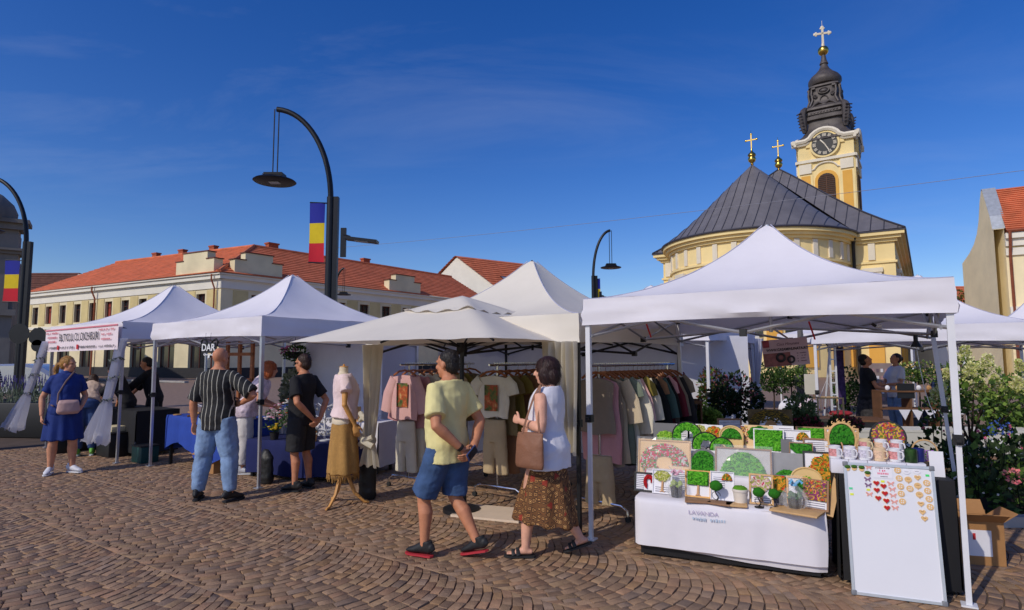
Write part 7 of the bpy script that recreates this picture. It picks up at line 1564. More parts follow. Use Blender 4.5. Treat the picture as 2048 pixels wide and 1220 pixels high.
for i, (mt, bn, lb) in enumerate(((mugw, pr2, 'white mug with red berries, leftmost above the whiteboard'), (mugw, pr1, 'white mug with grey writing, second above the whiteboard'), (mugw, pr1, 'white mug with black and red writing, third above the whiteboard'), (M('peach_mug', S(226, 196, 160), .3, var=.05), pr3, 'peach coloured mug in the mug row'), (mugw, pr2, 'white mug with red footer beside the green mug'), (mgd, None, 'dark green patterned mug at the right of the row'), (mbl, None, 'dark blue mug at the right end of the row'))):
    mug(TM(.075+.098*i-(.04 if i == 6 else 0), .075+(.06 if i == 6 else 0), .102), lb, mt, bn, wa+(-.9 if i < 5 else 1.2))
for i, (mt, bn, lb) in enumerate(((M('cream_mug', S(220, 200, 160), .3, var=.1), pr2, 'cream mug with a red portrait in the back row'), (mugw, pr3, 'white mug with a gold heart in the back row'), (mugw, pr2, 'white mug with pink writing in the back row'))):
    b_ = TM(.30+.105*i, .24, .001); mb = MB(); mb.box((0, 0, .07), (.1, .1, .14), bev=.003); tag(mb.build('gift_box', m_box, loc=b_, rz=wa, smooth=30), 'white gift box under the %s mug of the back row' % ('cream', 'gold heart', 'pink writing')[i], 'box', 'back gift boxes'); mug(b_+Vector((0, 0, .142)), lb, mt, bn, wa-.9)
# oval scrolled frame, round flower wreath, arch, small barrel
ov_ = thing('oval_scroll_frame', 'oval scrolled wooden frame around a green moss tree', 'frame', TM(.16, .36, .06), wa+.1); a_, b2_ = .095, .125
mb = MB(); mb.prism([(a_*math.cos(2*math.pi*i/28), b2_*math.sin(2*math.pi*i/28)) for i in range(28)], (0, .01, .15), (1, 0, 0), (0, 0, 1), .008); mb.build('backing', m_plas, ov_, smooth=30)
mb = MB(); mb.tube([(a_*1.05*math.cos(2*math.pi*i/36), 0, .15+b2_*1.05*math.sin(2*math.pi*i/36)) for i in range(37)], .009, 6)
for i in range(18):
    a = 2*math.pi*i/18; c = Vector((a_*1.22*math.cos(a), 0, .15+b2_*1.2*math.sin(a))); mb.tube([c+Vector((.014*math.cos(a+q)*(1-q/8), 0, .014*math.sin(a+q)*(1-q/8))) for q in [j*.7 for j in range(8)]], .0045, 5)
mb.build('scrollwork', m_lw, ov_); moss(ov_, lambda u, v: u*u+v*v < .9 and v > -.3, -a_, a_, .15-b2_, .15+b2_, MOSS['dark'], y=.004, h=.02, seed=33)
mb = MB(); mb.tube([(0, -.01, .04), (.004, -.012, .09), (-.01, -.012, .13)], [.012, .008, .005], 6); mb.build('trunk', m_trunk, ov_); mb = MB(); mb.box((0, .02, .0), (.1, .08, .06)); mb.build('foot', m_box, ov_)
wt = thing('flower_disc', 'round black disc of red, orange and green moss flowers', 'flower disc', TM(.50, .48, .10), wa); wt.rotation_euler = (R(-12), 0, wa); q = disc(.13, .012, 0, 28, oz=.13); q.build('disc', m_plas, wt); moss(wt, lambda u, v: u*u+v*v < .85 and v > -.6, -.125, .125, .005, .255, MOSS['mixed'], y=-.014, h=.025, seed=41); mb = MB(); mb.box((0, .04, -.05), (.2, .1, .1)); mb.build('foot', m_box, wt)
hp_ = thing('flower_hoop', 'small wooden hoop with purple moss flowers at the end of the mug table', 'hoop', TM(.70, .30, .0), wa); mb = MB(); mb.tube([(.08*math.cos(t), 0, .16+.08*math.sin(t)) for t in [2*math.pi*i/24 for i in range(25)]], .006, 6); mb.build('hoop', FRC['wood'], hp_); moss(hp_, lambda u, v: u*u+v*v < .95 and v < .1, -.08, .08, .08, .24, [S(140, 90, 170), S(70, 120, 40), S(170, 120, 190)], y=0, h=.02, seed=51); mb = MB(); mb.box((0, 0, .04), (.03, .03, .08)); mb.build('foot', FRC['wood'], hp_)
br_ = thing('wooden_barrel', 'little wooden crate barrel in front of the oval frame', 'barrel', TM(.225, .20, .10), wa); mb = MB(); mb.box((0, 0, .006), (.07, .06, .012)); mb.build('base', m_woodc, br_)
for i in range(5): mb = MB(); mb.box((0, -.03, .02+.014*i), (.07, .006, .011)); mb.build('slat', m_woodc, br_, smooth=0)
for x in (-.032, .032): mb = MB(); mb.box((x, 0, .045), (.006, .06, .09)); mb.build('side', m_woodd, br_, smooth=0)
mb = MB(); mb.box((0, 0, -.05), (.09, .08, .1)); mb.build('plinth', m_box, br_)
pc_ = thing('postcard', 'white card standing behind the dark mugs', 'card', TM(.735, .14, .0), wa); mb = MB(); mb.box((0, 0, .09), (.09, .004, .18), rot=Matrix.Rotation(R(-8), 3, 'X')); mb.build('card_sheet', m_card, pc_)
# cardboard box on the ground at the right
cb = gp(1968, 1133); cx_ = thing('cardboard_box', 'open brown cardboard box on the cobbles beside the flower bed', 'cardboard box', cb, R(-14)); m_cb = M('cardboard'); wc, dc, hc = .30, .26, .34
for c, s_ in (((0, 0, hc/2), (wc, .006, hc)), ((0, dc, hc/2), (wc, .006, hc)), ((-wc/2, dc/2, hc/2), (.006, dc-.006, hc)), ((wc/2, dc/2, hc/2), (.006, dc-.006, hc)), ((0, dc/2, .006), (wc-.01, dc-.01, .006))): mb = MB(); mb.box(c, s_); mb.build('side', m_cb, cx_, smooth=0)
for c, s_, rx, ry in (((0, -.055, hc+.035), (wc, .005, .13), R(55), 0), ((0, dc+.05, hc+.045), (wc, .005, .13), R(-35), 0), ((wc/2+.05, dc/2, hc+.03), (.13, dc, .005), 0, R(-35))): mb = MB(); mb.box(c, s_, rot=Matrix.Rotation(rx, 3, 'X')@Matrix.Rotation(ry, 3, 'Y')); mb.build('flap', m_cb, cx_, smooth=0)
mb = MB(); mb.box((-.04, -.005, .17), (.20, .003, .2)); mb.build('paper_label', m_card, cx_, smooth=0); mb = MB(); mb.box((-.06, -.0075, .22), (.02, .002, .05)); mb.build('printed_mark', m_redink, cx_, smooth=0)
mb = MB(); mb.box((0, 0, .14), (.24, .18, .28), bev=.004); tag(mb.build('cardboard_box', m_cb, loc=gp(1945, 1085)+Vector((-.02, .05, 0)), rz=R(8)), 'smaller closed cardboard box behind the open one', 'cardboard box')
# ================================================================== street lamps and flags
m_iron = M('dark_iron', (.014, .015, .019), .4, var=.15, metal=.3); m_lens = M('lamp_lens', (.35, .35, .34), .3, var=0)
def lamp(label, x, y, side, flood=False):
    """side: +1 arm to the right, -1 to the left"""
    t = thing('street_lamp', label, 'street lamp', (x, y, 0), 0, 'curved street lamps')
    mb = MB(); mb.tube([(0, 0, 0), (0, 0, .5), (0, 0, .52), (0, 0, 5.2)], [.14, .14, .085, .085], 12); mb.box((.13, 0, 2.9), (.10, .12, 4.6)); mb.build('pole', m_iron, t)
    arc = [(side*1.32*(1-math.cos(a)), 0, 5.1+2.12*math.sin(a)) for a in [math.pi/2*.97*i/16 for i in range(17)]]
    mb = MB(); mb.tube(arc, [(.075-.025*i/16, .06) for i in range(17)], 10, ref=(0, 1, 0)); mb.build('arm', m_iron, t)
    tx = arc[-1][0]; tz = arc[-1][2]
    for o in (-.05, .05): mb = MB(); mb.tube([(tx+o, 0, tz), (tx+o, 0, 5.72)], .014, 6); mb.build('hanger_rod', m_iron, t)
    mb = MB(); mb.lathe([(.02, 5.54), (.43, 5.54), (.46, 5.56), (.43, 5.585), (.1, 5.60)], 28, c=(tx, 0, 0)); hd = mb.build('lamp_head', m_iron, t)
    for i in range(4): mb = MB(); mb.box((tx, 0, 5.62+.035*i), (.5-.03*i, .36-.03*i, .02)); mb.build('cooling_fin', m_iron, hd, smooth=0)
    mb = MB(); mb.box((tx, 0, 5.53), (.22, .16, .014)); mb.build('lens', m_lens, hd, smooth=0)
    if flood:
        mb = MB(); mb.box((.30, 0, 4.18), (.12, .05, .65)); mb.tube([(.3, 0, 4.35), (.45, -.02, 4.3)], .03, 6); mb.build('bracket', m_iron, t, smooth=0)
        mb = MB(); mb.box((.72, -.05, 4.22), (.70, .26, .06), rot=Matrix.Rotation(R(7), 3, 'Y')); fl = mb.build('floodlight', m_iron, t, smooth=0); mb = MB(); mb.box((.72, -.05, 4.185), (.3, .2, .01), rot=Matrix.Rotation(R(7), 3, 'Y')); mb.build('lens', m_lens, fl, smooth=0)
    return t
m_fb = M('flag_blue', S(22, 34, 150), .7, var=.05, trans=.15); m_fy = M('flag_yellow', S(226, 196, 20), .7, var=.05, trans=.15); m_fr = M('flag_red', S(206, 20, 44), .7, var=.05, trans=.15)
def flag(label, x, y, z0, z1, x0, x1, rz=0):
    t = thing('flag', label, 'flag', (x, y, 0), rz, 'blue yellow red flags'); h = (z1-z0)/3
    for i, (nm, m_) in enumerate((('red_band', m_fr), ('yellow_band', m_fy), ('blue_band', m_fb))):
        mb = MB(); mb.grid(lambda u, v: Vector((x0+(x1-x0)*u, .02*math.sin(u*3+(i+v)*1.1), z0+h*(i+v))), 8, 6); mb.build(nm, m_, t, smooth=60)
    for z in (z0, z1): mb = MB(); mb.tube([(0, 0, z), (x0 if abs(x0) > abs(x1) else x1, 0, z+.02)], .016, 6); mb.build('flag_arm', m_iron, t)
lx_ = at(657, 600, 13.0).x
lamp('tall curved street lamp with floodlight and flag behind the white tent', lx_, 13.0, -1, True); flag('blue, yellow and red flag on the tall curved lamp', lx_, 13.0, 3.72, 5.06, -.46, -.12)
lx_ = at(42, 640, 18.0).x; lamp('curved street lamp at the left edge beside the road signs', lx_, 18.0, -1, False); flag('blue, yellow and red flag on the lamp at the left edge', lx_, 18.0, 3.35, 4.62, -.60, -.14)
lx_ = at(1187, 560, 26.0).x; lamp('smaller curved street lamp seen between the cream and nearest tents', lx_, 26.0, .62, True); flag('narrow blue and yellow flag on the smaller middle lamp', lx_, 26.0, 3.75, 5.05, .05, .30)
lx_ = at(668, 560, 37.0).x; lamp('far curved street lamp half hidden behind the tall lamp pole', lx_, 37.0, .5)
# road signs seen from behind
def sign_back(label, px, py, Y, shape, r_):
    c = at(px, py, Y); t = thing('road_sign', label, 'road sign', (c.x, Y, 0)); n = 8 if shape == 'oct' else 24
    mb = MB(); mb.prism([(r_*math.cos(2*math.pi*(i+.5)/n), c.z+r_*math.sin(2*math.pi*(i+.5)/n)) for i in range(n)], (0, -.04, 0), (1, 0, 0), (0, 0, 1), .02); mb.build('sign_plate', m_iron, t, smooth=30); mb = MB(); mb.tube([(0, 0, 0), (0, 0, c.z+r_)], .035, 8); mb.build('post', m_iron, t); return t, c
sign_back('dark round sign back on the lamp at the left edge', 41, 665, 17.7, 'round', .30)
t_, c_ = sign_back('dark octagonal sign back with a small disc below', 78, 671, 17.2, 'oct', .27); mb = MB(); mb.prism([(.17*math.cos(2*math.pi*i/20), 2.02+.17*math.sin(2*math.pi*i/20)) for i in range(20)], (0, -.04, 0), (1, 0, 0), (0, 0, 1), .02); mb.build('lower_disc', m_iron, t_, smooth=30)
# overhead cable
mb = MB(); a, b = at(2075, 340, 24), at(640, 497, 50); pts = []
for i in range(21): q = i/20; p = a.lerp(b, q); p.z -= .55*4*q*(1-q)*.5; pts.append(p)
mb.tube(pts, .012, 4); tag(mb.build('overhead_cable', M('cable_grey', S(150, 150, 160), .6)), 'thin cable strung across the sky in front of the church', 'cable')
# ================================================================== parked car on the road at the left
cr = thing('parked_car', 'silver hatchback parked on the road at the left edge', 'car', (at(38, 740, 24).x, 24.0, 0), R(8)); m_car = M('silver_paint', (.5, .52, .56), .25, metal=.5, var=.03, coat=.6)
mb = MB(); side = [(-2.0, .35), (-2.02, .62), (-1.95, .85), (-1.45, .95), (-.75, 1.42), (.55, 1.46), (1.25, 1.30), (1.75, .98), (2.0, .9), (2.05, .5), (1.98, .32)]
mb.tube([(0, y, 0) for y in (-.84, -.8, .8, .84)], .01, 4) if False else None
for y0, y1, k0, k1 in ((-.85, -.70, .93, 1.0), (-.70, .70, 1.0, 1.0), (.70, .85, 1.0, .93)):
    n = len(side); vs = [Vector((x*k0, y0, .35+(z-.35)*k0)) for x, z in side]+[Vector((x*k1, y1, .35+(z-.35)*k1)) for x, z in side]; mb.add(vs, [(i, (i+1) % n, n+(i+1) % n, n+i) for i in range(n)]+([tuple(range(n-1, -1, -1))] if y0 < -.8 else [])+([tuple(range(n, 2*n))] if y1 > .8 else []))
mb.build('body', m_car, cr, smooth=40)
for pts in ([(-1.28, 1.0), (-.72, 1.36), (-.1, 1.38), (-.1, .98)], [(-.02, .98), (-.02, 1.38), (.5, 1.39), (1.1, 1.22), (1.25, 1.0)]):
    for y in (-.815, .815): mb = MB(); mb.prism(pts, (0, y, 0), (1, 0, 0), (0, 0, 1), .03); mb.build('side_window', m_pane, cr, smooth=0)
mb = MB(); mb.add([(-1.47, -.66, .97), (-1.47, .66, .97), (-.80, .6, 1.42), (-.80, -.6, 1.42)], [(0, 1, 2, 3)]); mb.build('windscreen', m_pane, cr, smooth=0)
for x in (-1.28, 1.28):
    for y in (-.78, .78):
        mb = MB(); mb.tube([(x, y-.1, .31), (x, y+.1, .31)], .31, 20); wl_ = mb.build('wheel', m_rubber, cr); mb = MB(); mb.tube([(x, y-.115, .31), (x, y+.115, .31)], .19, 14); mb.build('rim', m_alu, wl_)
for y in (-.6, .6): mb = MB(); mb.ball((-1.93, y, .72), (.08, .17, .09), 10, 8); mb.build('headlight', m_lens, cr)
# ================================================================== plants
m_leaf = M('foliage', (.1, .2, .05), .6, var=.25, vs=12, attr='Col', trans=.22, spec=.3)
def leaves(mb, c, r, n, size, cols, up=.3, flat=1.0, asp=.38):
    c = Vector(c); rx, ry, rz_ = r if isinstance(r, (tuple, list)) else (r, r, r)
    for _ in range(n):
        d = Vector((random.gauss(0, 1), random.gauss(0, 1), random.gauss(0, 1))).normalized(); q = rnd(.35, 1)**.5; p = c+Vector((d.x*rx*q, d.y*ry*q, d.z*rz_*q)); s_ = size*rnd(.6, 1.3)
        a = (d+Vector((rnd(-.7, .7), rnd(-.7, .7), rnd(-.5, .7)+up))).normalized(); b = a.cross(Vector((rnd(-1, 1), rnd(-1, 1), rnd(-1, 1)))).normalized(); nn = a.cross(b)*.18
        mb.add([p, p+a*s_*.5+b*s_*asp+nn*s_, p+a*s_, p+a*s_*.5-b*s_*asp+nn*s_], [(0, 1, 2, 3)], 0, random.choice(cols))
GR = [S(58, 84, 36), S(76, 104, 44), S(94, 122, 54), S(44, 66, 32)]; GD = [S(32, 46, 26), S(44, 60, 32), S(56, 74, 40)]; GL = [S(120, 148, 62), S(142, 166, 80), S(100, 130, 52)]
def bush(name, label, loc, blobs, n, size, cols, cat='shrub', stems=None, flowers=None, pot=None, group=None):
    t = thing(name, label, cat, loc, 0, group); mb = MB()
    for c, r in blobs: leaves(mb, c, r, n, size, cols)
    tag(mb.build('foliage', m_leaf, t, smooth=0), kind='stuff')
    if stems:
        mb = MB()
        for s_ in stems: mb.tube(s_[0], s_[1], 6)
        mb.build('stem', M('bark', S(74, 58, 46), .9, var=.25, vs=20), t)
    if flowers:
        mb = MB()
        for fc, fr_, k, fs_, fcol in flowers: leaves(mb, fc, fr_, k, fs_, fcol, up=.5, asp=.5)
        tag(mb.build('blossoms', m_leaf, t, smooth=0), kind='stuff')
    if pot: mb = MB(); mb.lathe([(pot[0]*.75, 0), (pot[0], pot[1]), (pot[0]*1.06, pot[1]), (pot[0]*.95, pot[1]-.02), (pot[0]*.9, pot[1]-.05)], 18); mb.build('pot', pot[2], t)
    return t
# panicle hydrangea beside the nearest tent
HY = Vector((5.55, 7.35, 0)); hb = []; hf = []; HC_ = [S(226, 222, 160), S(210, 212, 130), S(236, 230, 184), S(190, 200, 110)]
for px, py, r_ in ((1925, 715, .15), (1882, 790, .16), (1915, 795, .14), (1975, 735, .18), (1995, 775, .13), (1960, 780, .14), (2032, 778, .13), (2008, 800, .10), (1945, 750, .14), (1985, 812, .10), (1900, 760, .10), (2040, 740, .1)):
    p = at(px, py, 7.35+rnd(-.25, .25))-HY
    for k in range(3): hf.append((tuple(p+Vector((rnd(-.03, .03), rnd(-.03, .03), .06*k-.05))), (r_*(.62-.15*k), r_*(.62-.15*k), r_*.45), 150, .026, HC_))
    hb.append((tuple(p-Vector((0, 0, .20))), (.2, .18, .16)))
hs_ = [([(0, 0, 0), (.01, 0, .4), (.0, 0, .62)], [.04, .034, .03])]+[([(0, 0, .58), tuple(Vector((0, 0, .6)).lerp(Vector(b[0]), .5)+Vector((0, 0, -.06))), b[0]], [.018, .012, .007]) for b in hb]
bush('hydrangea_tree', 'pale cream flowering hydrangea on a short trunk right of the nearest tent', HY, hb, 70, .075, GL+GR[:2], 'hydrangea', hs_, hf)
# flower bed behind a low kerb
fb = thing('flower_bed', 'dense mixed flower bed with white, blue and pink blooms at the right edge', 'flower bed', (0, 0, 0)); mb = MB(); mf = MB()
fb_c = [(4.35+.42*i+.1*(j % 2), 6.25+.42*j) for i in range(9) for j in range(4)]
for x, y in fb_c:
    h_ = rnd(.5, .85)*(1.15 if x > 5.2 else .85); leaves(mb, (x, y, h_*.5), (.28, .28, h_*.5), 120, .085, GR+GD, up=.6)
    for _ in range(3): a = rnd(0, 6.3); mb.tube([(x, y, .02), (x+.1*math.cos(a), y+.1*math.sin(a), h_*.9)], .006, 3, col=GD[0])
    leaves(mf, (x, y-.08, h_*.85), (.22, .2, .13), 9, .04, random.choice([[S(236, 236, 230)], [S(236, 236, 230)], [S(226, 150, 130), S(230, 120, 130)], [S(216, 190, 120)], [S(226, 110, 140)]]), asp=.55)
tag(mb.build('foliage', m_leaf, fb, smooth=0), kind='stuff')
for px, py in ((1990, 855), (2006, 848), (2012, 862), (1978, 866)):
    p = at(px, py, 6.2); leaves(mf, p, (.06, .05, .04), 14, .026, [S(80, 110, 190), S(60, 90, 170)], asp=.5)
p = at(2025, 955, 6.0); leaves(mf, p, (.07, .06, .06), 40, .035, [S(236, 120, 130), S(240, 160, 150)], asp=.5)
tag(mf.build('blossoms', m_leaf, fb, smooth=0), kind='stuff')
mb = MB(); mb.box((6.6, 5.98, .05), (4.6, .12, .10)); tag(mb.build('bed_kerb', m_kerb), kind='structure'); mb = MB(); mb.add([(4.2, 6.0, .02), (9.0, 6.0, .02), (9.0, 8.4, .02), (4.2, 8.4, .02)], [(0, 1, 2, 3)]); tag(mb.build('bed_soil', M('soil', S(52, 40, 32), .95, var=.3, vs=8)), kind='structure')
# shrubs and pots seen under the nearest tent
m_terra = M('grey_pot', S(96, 92, 90), .8, var=.1)
def pbush(label, px, py, Y, w, h, cols, fl=None, pot=(.18, .3), n=260, size=.06, name='potted_plant'):
    g_ = at(px, py, Y); base = Vector((g_.x, Y, 0)); zc = g_.z; fls = [((0, -.05, zc+h*.15), (w*.9, w*.8, h*.75), 120, .04, fl)] if fl else None
    st = [([(0, 0, .1), (.02, 0, zc*.6), (0, 0, zc)], [.025, .018, .012])]
    bush(name, label, base, [((0, 0, zc), (w, w, h)), ((w*.4, 0, zc-h*.5), (w*.7, w*.6, h*.7)), ((-w*.4, 0, zc-h*.4), (w*.6, w*.6, h*.6))], n, size, cols, 'plant', st, fls, (pot[0], pot[1], m_terra))
pbush('dark leaved bush with pink flower clusters behind the stall', 1470, 790, 8.6, .36, .30, GD, [S(190, 90, 100), S(150, 60, 80), S(210, 130, 130)], n=420, pot=(.3, .5))
pbush('round green clipped ball tree behind the white tent leg', 1432, 742, 11.5, .24, .24, GR, n=700, size=.04, name='topiary_tree')
pbush('small green shrub left of the topiary ball', 1393, 748, 11.2, .14, .13, GR, n=260, size=.04)
pbush('reddish green climbing plant beside the topiary', 1425, 775, 9.8, .22, .34, GR+[S(130, 80, 60)], [S(150, 90, 70)], n=300)
pbush('yellow green shrub behind the hanging poster', 1580, 745, 14.5, .42, .32, GL+GR, n=420)
pbush('green shrub beside the stone baluster', 1545, 752, 14, .34, .36, GR, n=380)
pbush('lime shrub left of the seated white blouse', 1370, 742, 15.5, .5, .3, GR, n=300)
pbush('feathery grey green plant beside the mossy panel', 1600, 825, 7.3, .18, .22, [S(96, 118, 76), S(120, 140, 96), S(80, 100, 60)], n=420, size=.05)
pbush('small dark flowering planter under the wooden cage', 1612, 848, 6.95, .16, .07, GD, [S(120, 40, 60)], n=200, size=.04)
pbush('dark leafy planter under the jewellery stand', 1690, 848, 6.9, .17, .07, GD+GR[:1], [S(130, 60, 70)], n=200, size=.04)
pbush('tall leafy plant behind the black dress wearer', 1692, 775, 12.4, .28, .42, GR, n=420)
pbush('cream hydrangea in the far row behind the white t-shirt', 1835, 745, 13.2, .55, .22, GR+GL, [S(230, 214, 150), S(236, 196, 130)], n=360)
pbush('grassy green tray of seedlings beside the leaning board', 1415, 833, 7.5, .14, .07, GL, n=300, size=.06)
pbush('feathery grass behind the man in black', 588, 775, 10.0, .17, .30, [S(150, 156, 130), S(120, 130, 96), S(170, 170, 150)], n=420, size=.09)
pbush('dark bushy plant at the far right behind the hydrangea', 2030, 830, 9.4, .4, .35, GR+GD, n=420, size=.08)
hbk = thing('hanging_basket', 'hanging basket of pink flowers above the man in black', 'hanging basket', at(590, 705, 10.1)); mb = MB(); leaves(mb, (0, 0, 0), (.22, .18, .12), 260, .05, GR); leaves(mb, (.1, 0, -.2), (.09, .08, .2), 160, .05, GR+GL); tag(mb.build('foliage', m_leaf, hbk, smooth=0), kind='stuff'); mb = MB(); leaves(mb, (-.08, -.08, .03), (.16, .1, .07), 60, .035, [S(220, 120, 170), S(200, 90, 150)], asp=.5); tag(mb.build('blossoms', m_leaf, hbk, smooth=0), kind='stuff'); mb = MB(); mb.lathe([(.02, -.1), (.1, -.08), (.14, .02), (.13, .02)], 14); mb.tube([(0, 0, .0), (0, 0, .32)], .004, 4); mb.build('basket', m_plas, hbk)
# lavender planter and tree
lv = thing('planter', 'long black planter of lavender at the left edge', 'planter', (-12.6, 13.3, 0), R(-8)); mb = MB(); mb.box((0, 0, .36), (6.4, .6, .72), bev=.02); mb.build('trough', m_plas, lv); mb = MB(); mv = MB()
for i in range(420):
    x, y = rnd(-3.1, 3.1), rnd(-.25, .25); a = rnd(0, 6.3); tp = Vector((x+.12*math.cos(a), y+.12*math.sin(a), rnd(.98, 1.28))); mb.tube([(x, y, .7), tuple(tp)], .004, 3, col=random.choice([S(110, 124, 100), S(130, 140, 116)])); mv.tube([tuple(tp-Vector((0, 0, .06))), tuple(tp+Vector((0, 0, .05)))], [.012, .006], 4, col=random.choice([S(120, 104, 170), S(140, 124, 186), S(96, 84, 146)]))
for i in range(16): leaves(mb, (-3+.4*i, 0, .82), (.25, .25, .14), 60, .07, [S(96, 112, 92), S(120, 132, 110)])
tag(mb.build('foliage', m_leaf, lv, smooth=0), kind='stuff'); tag(mv.build('blossoms', m_leaf, lv, smooth=0), kind='stuff')
Q = at(1915, 618, 42); tr = thing('street_tree', 'small tree with yellowing leaves between the church and the cream house', 'tree', (Q.x, 42, 0)); mb = MB(); mb.tube([(0, 0, 0), (.1, 0, 2), (.0, 0, 3.6), (.1, 0, 5.0)], [.16, .13, .1, .05], 8)
for i in range(7): a = i*.9; mb.tube([(0, 0, 2.4+.3*i), (.6*math.cos(a), .6*math.sin(a), 3.1+.32*i), (1.0*math.cos(a), 1.0*math.sin(a), 3.6+.3*i)], [.05, .035, .015], 5)
mb.build('trunk', M('bark'), tr); mb = MB()
for i in range(26): a, q = rnd(0, 6.3), rnd(.1, 1.15); leaves(mb, (q*math.cos(a), q*math.sin(a), Q.z-rnd(-1.1, 1.6)), (.42, .42, .34), 75, .17, [S(96, 104, 44), S(140, 120, 50), S(110, 84, 44), S(76, 92, 40)])
tag(mb.build('crown', m_leaf, tr, smooth=0), kind='stuff')
# ================================================================== furniture and clutter of the rear stalls
cb_ = thing('cabinet', 'white cabinet with small pots on top beside the right-hand clothes rack', 'cabinet', at(1345, 850, 8.6).xy.to_3d(), R(-12)); zt = at(1345, 772, 8.6).z
mb = MB(); mb.box((0, 0, zt/2), (.52, .4, zt), bev=.006); mb.build('carcass', M('white_laminate', S(226, 222, 208), .5, var=.02), cb_); mb = MB(); mb.box((-.002, -.206, zt/2), (.48, .012, zt-.06)); dr_ = mb.build('door', M('white_laminate'), cb_, smooth=0)
for x in (-.2, .12): mb = MB(); mb.ball((x, -.216, zt-.06), .01, 8, 6); mb.build('screw_cap', m_alu, dr_)
cw_ = Vector((cb_.location.x, cb_.location.y, zt))
for i, (dx, c, lb) in enumerate(((-.16, [(226, 150, 120), (214, 190, 170)], 'peach flower posy on the white cabinet'), (-.02, [(190, 110, 140)], 'small mauve flower pot on the white cabinet'), (.10, [(200, 110, 120), (180, 80, 100)], 'pink flower pot at the right of the white cabinet'))): bouquet(cw_+Vector((dx, 0, .001)), lb, c, .08, 14, .12, m_terra if i else None)
ck_ = thing('picture_crate', 'dark wooden crate of prints behind the stall', 'crate', at(1372, 850, 7.5).xy.to_3d(), R(-15)); z1 = at(1372, 800, 7.5).z; z0 = .45
for c, s_ in (((0, .18, (z0+z1)/2), (.36, .02, z1-z0)), ((-.18, 0, (z0+z1)/2), (.02, .36, z1-z0)), ((.18, 0, (z0+z1)/2), (.02, .36, z1-z0)), ((0, 0, z0), (.36, .36, .02)), ((0, -.18, z0+.02), (.36, .02, .05)), ((0, -.18, z1-.02), (.36, .02, .04))): mb = MB(); mb.box(c, s_); mb.build('board', m_woodd, ck_, smooth=0)
for sx in (-1, 1):
    for sy in (-1, 1): mb = MB(); mb.box((sx*.16, sy*.16, z0/2), (.03, .03, z0)); mb.build('leg', m_woodd, ck_, smooth=0)
for i, c in enumerate((S(90, 110, 140), S(60, 50, 44), S(96, 84, 74), S(44, 40, 40))): mb = MB(); mb.box((-.12+.07*i, .02, (z0+z1)/2), (.02, .28, (z1-z0)*.85), rot=Matrix.Rotation(R(8), 3, 'Y')); tag(mb.build('print_sheet', M('print_%d' % i, c, .6, var=.3, vs=9), loc=ck_.location, rz=R(-15), smooth=0), ('blue print', 'dark brown print', 'grey brown print', 'blackish print')[i]+' standing in the dark wooden crate', 'print')
p = at(1397, 850, 7.3); mb = MB(); mb.box((0, 0, .42), (.03, .22, .84), rot=Matrix.Rotation(R(20), 3, 'Y')); tag(mb.build('leaning_board', m_woodc, loc=(p.x, p.y, .02), rz=R(-10), smooth=0), 'brown board leaning against the dark print crate', 'board')
def rect_frame(t, w, h, th, mat, z0=0, d=.02):
    for c, s_ in (((-w/2, 0, z0+h/2), (th, d, h)), ((w/2, 0, z0+h/2), (th, d, h)), ((0, 0, z0), (w-th, d, th)), ((0, 0, z0+h), (w-th, d, th))): mb = MB(); mb.box(c, s_); mb.build('bar', mat, t, smooth=0)
wc_ = thing('wooden_cage', 'open light wooden box frame with hanging trinkets behind the stall', 'stand', at(1657, 850, 8.2).xy.to_3d(), R(-8)); za = at(1657, 842, 8.2).z; zb2 = at(1657, 797, 8.2).z
for y in (-.1, .1):
    for c, s_ in (((-.16, y, (za+zb2)/2), (.018, .018, zb2-za)), ((.16, y, (za+zb2)/2), (.018, .018, zb2-za)), ((0, y, za), (.34, .018, .018)), ((0, y, zb2), (.34, .018, .018))): mb = MB(); mb.box(c, s_); mb.build('bar', m_lw, wc_, smooth=0)
for x in (-.16, .16): mb = MB(); mb.box((x, 0, za/2), (.02, .2, za)); mb.build('leg', m_woodd, wc_, smooth=0)
mb = MB(); mb.tube([(-.1, 0, zb2), (0, 0, zb2+.24), (.1, 0, zb2)], .004, 4); mb.build('cord', m_sw, wc_)
for i in range(12): mb = MB(); x = -.14+.025*i; zq = rnd(za+.06, zb2-.08); mb.tube([(x, 0, zb2), (x, 0, zq)], .0015, 3); mb.ball((x, 0, zq-.015), (.012, .008, .018), 6, 5); mb.build('trinket', (m_sw, m_redink, m_lw)[i % 3], wc_)
ct_ = thing('market_table', 'cloth table stacked with black and white cushions behind the stall', 'table', at(1605, 850, 9.6).xy.to_3d(), R(-14)); mb = MB(); mb.box((.3, 0, .68), (1.7, .6, .03)); mb.build('top', m_woodd, ct_, smooth=0); mb = MB(); mb.box((.3, -.29, .4), (1.7, .01, .54)); mb.build('cloth_front', m_blk, ct_, smooth=0)
for x in (-.5, 1.1):
    for y in (-.25, .25): mb = MB(); mb.box((x, y, .333), (.04, .04, .666)); mb.build('leg', m_woodd, ct_, smooth=0)
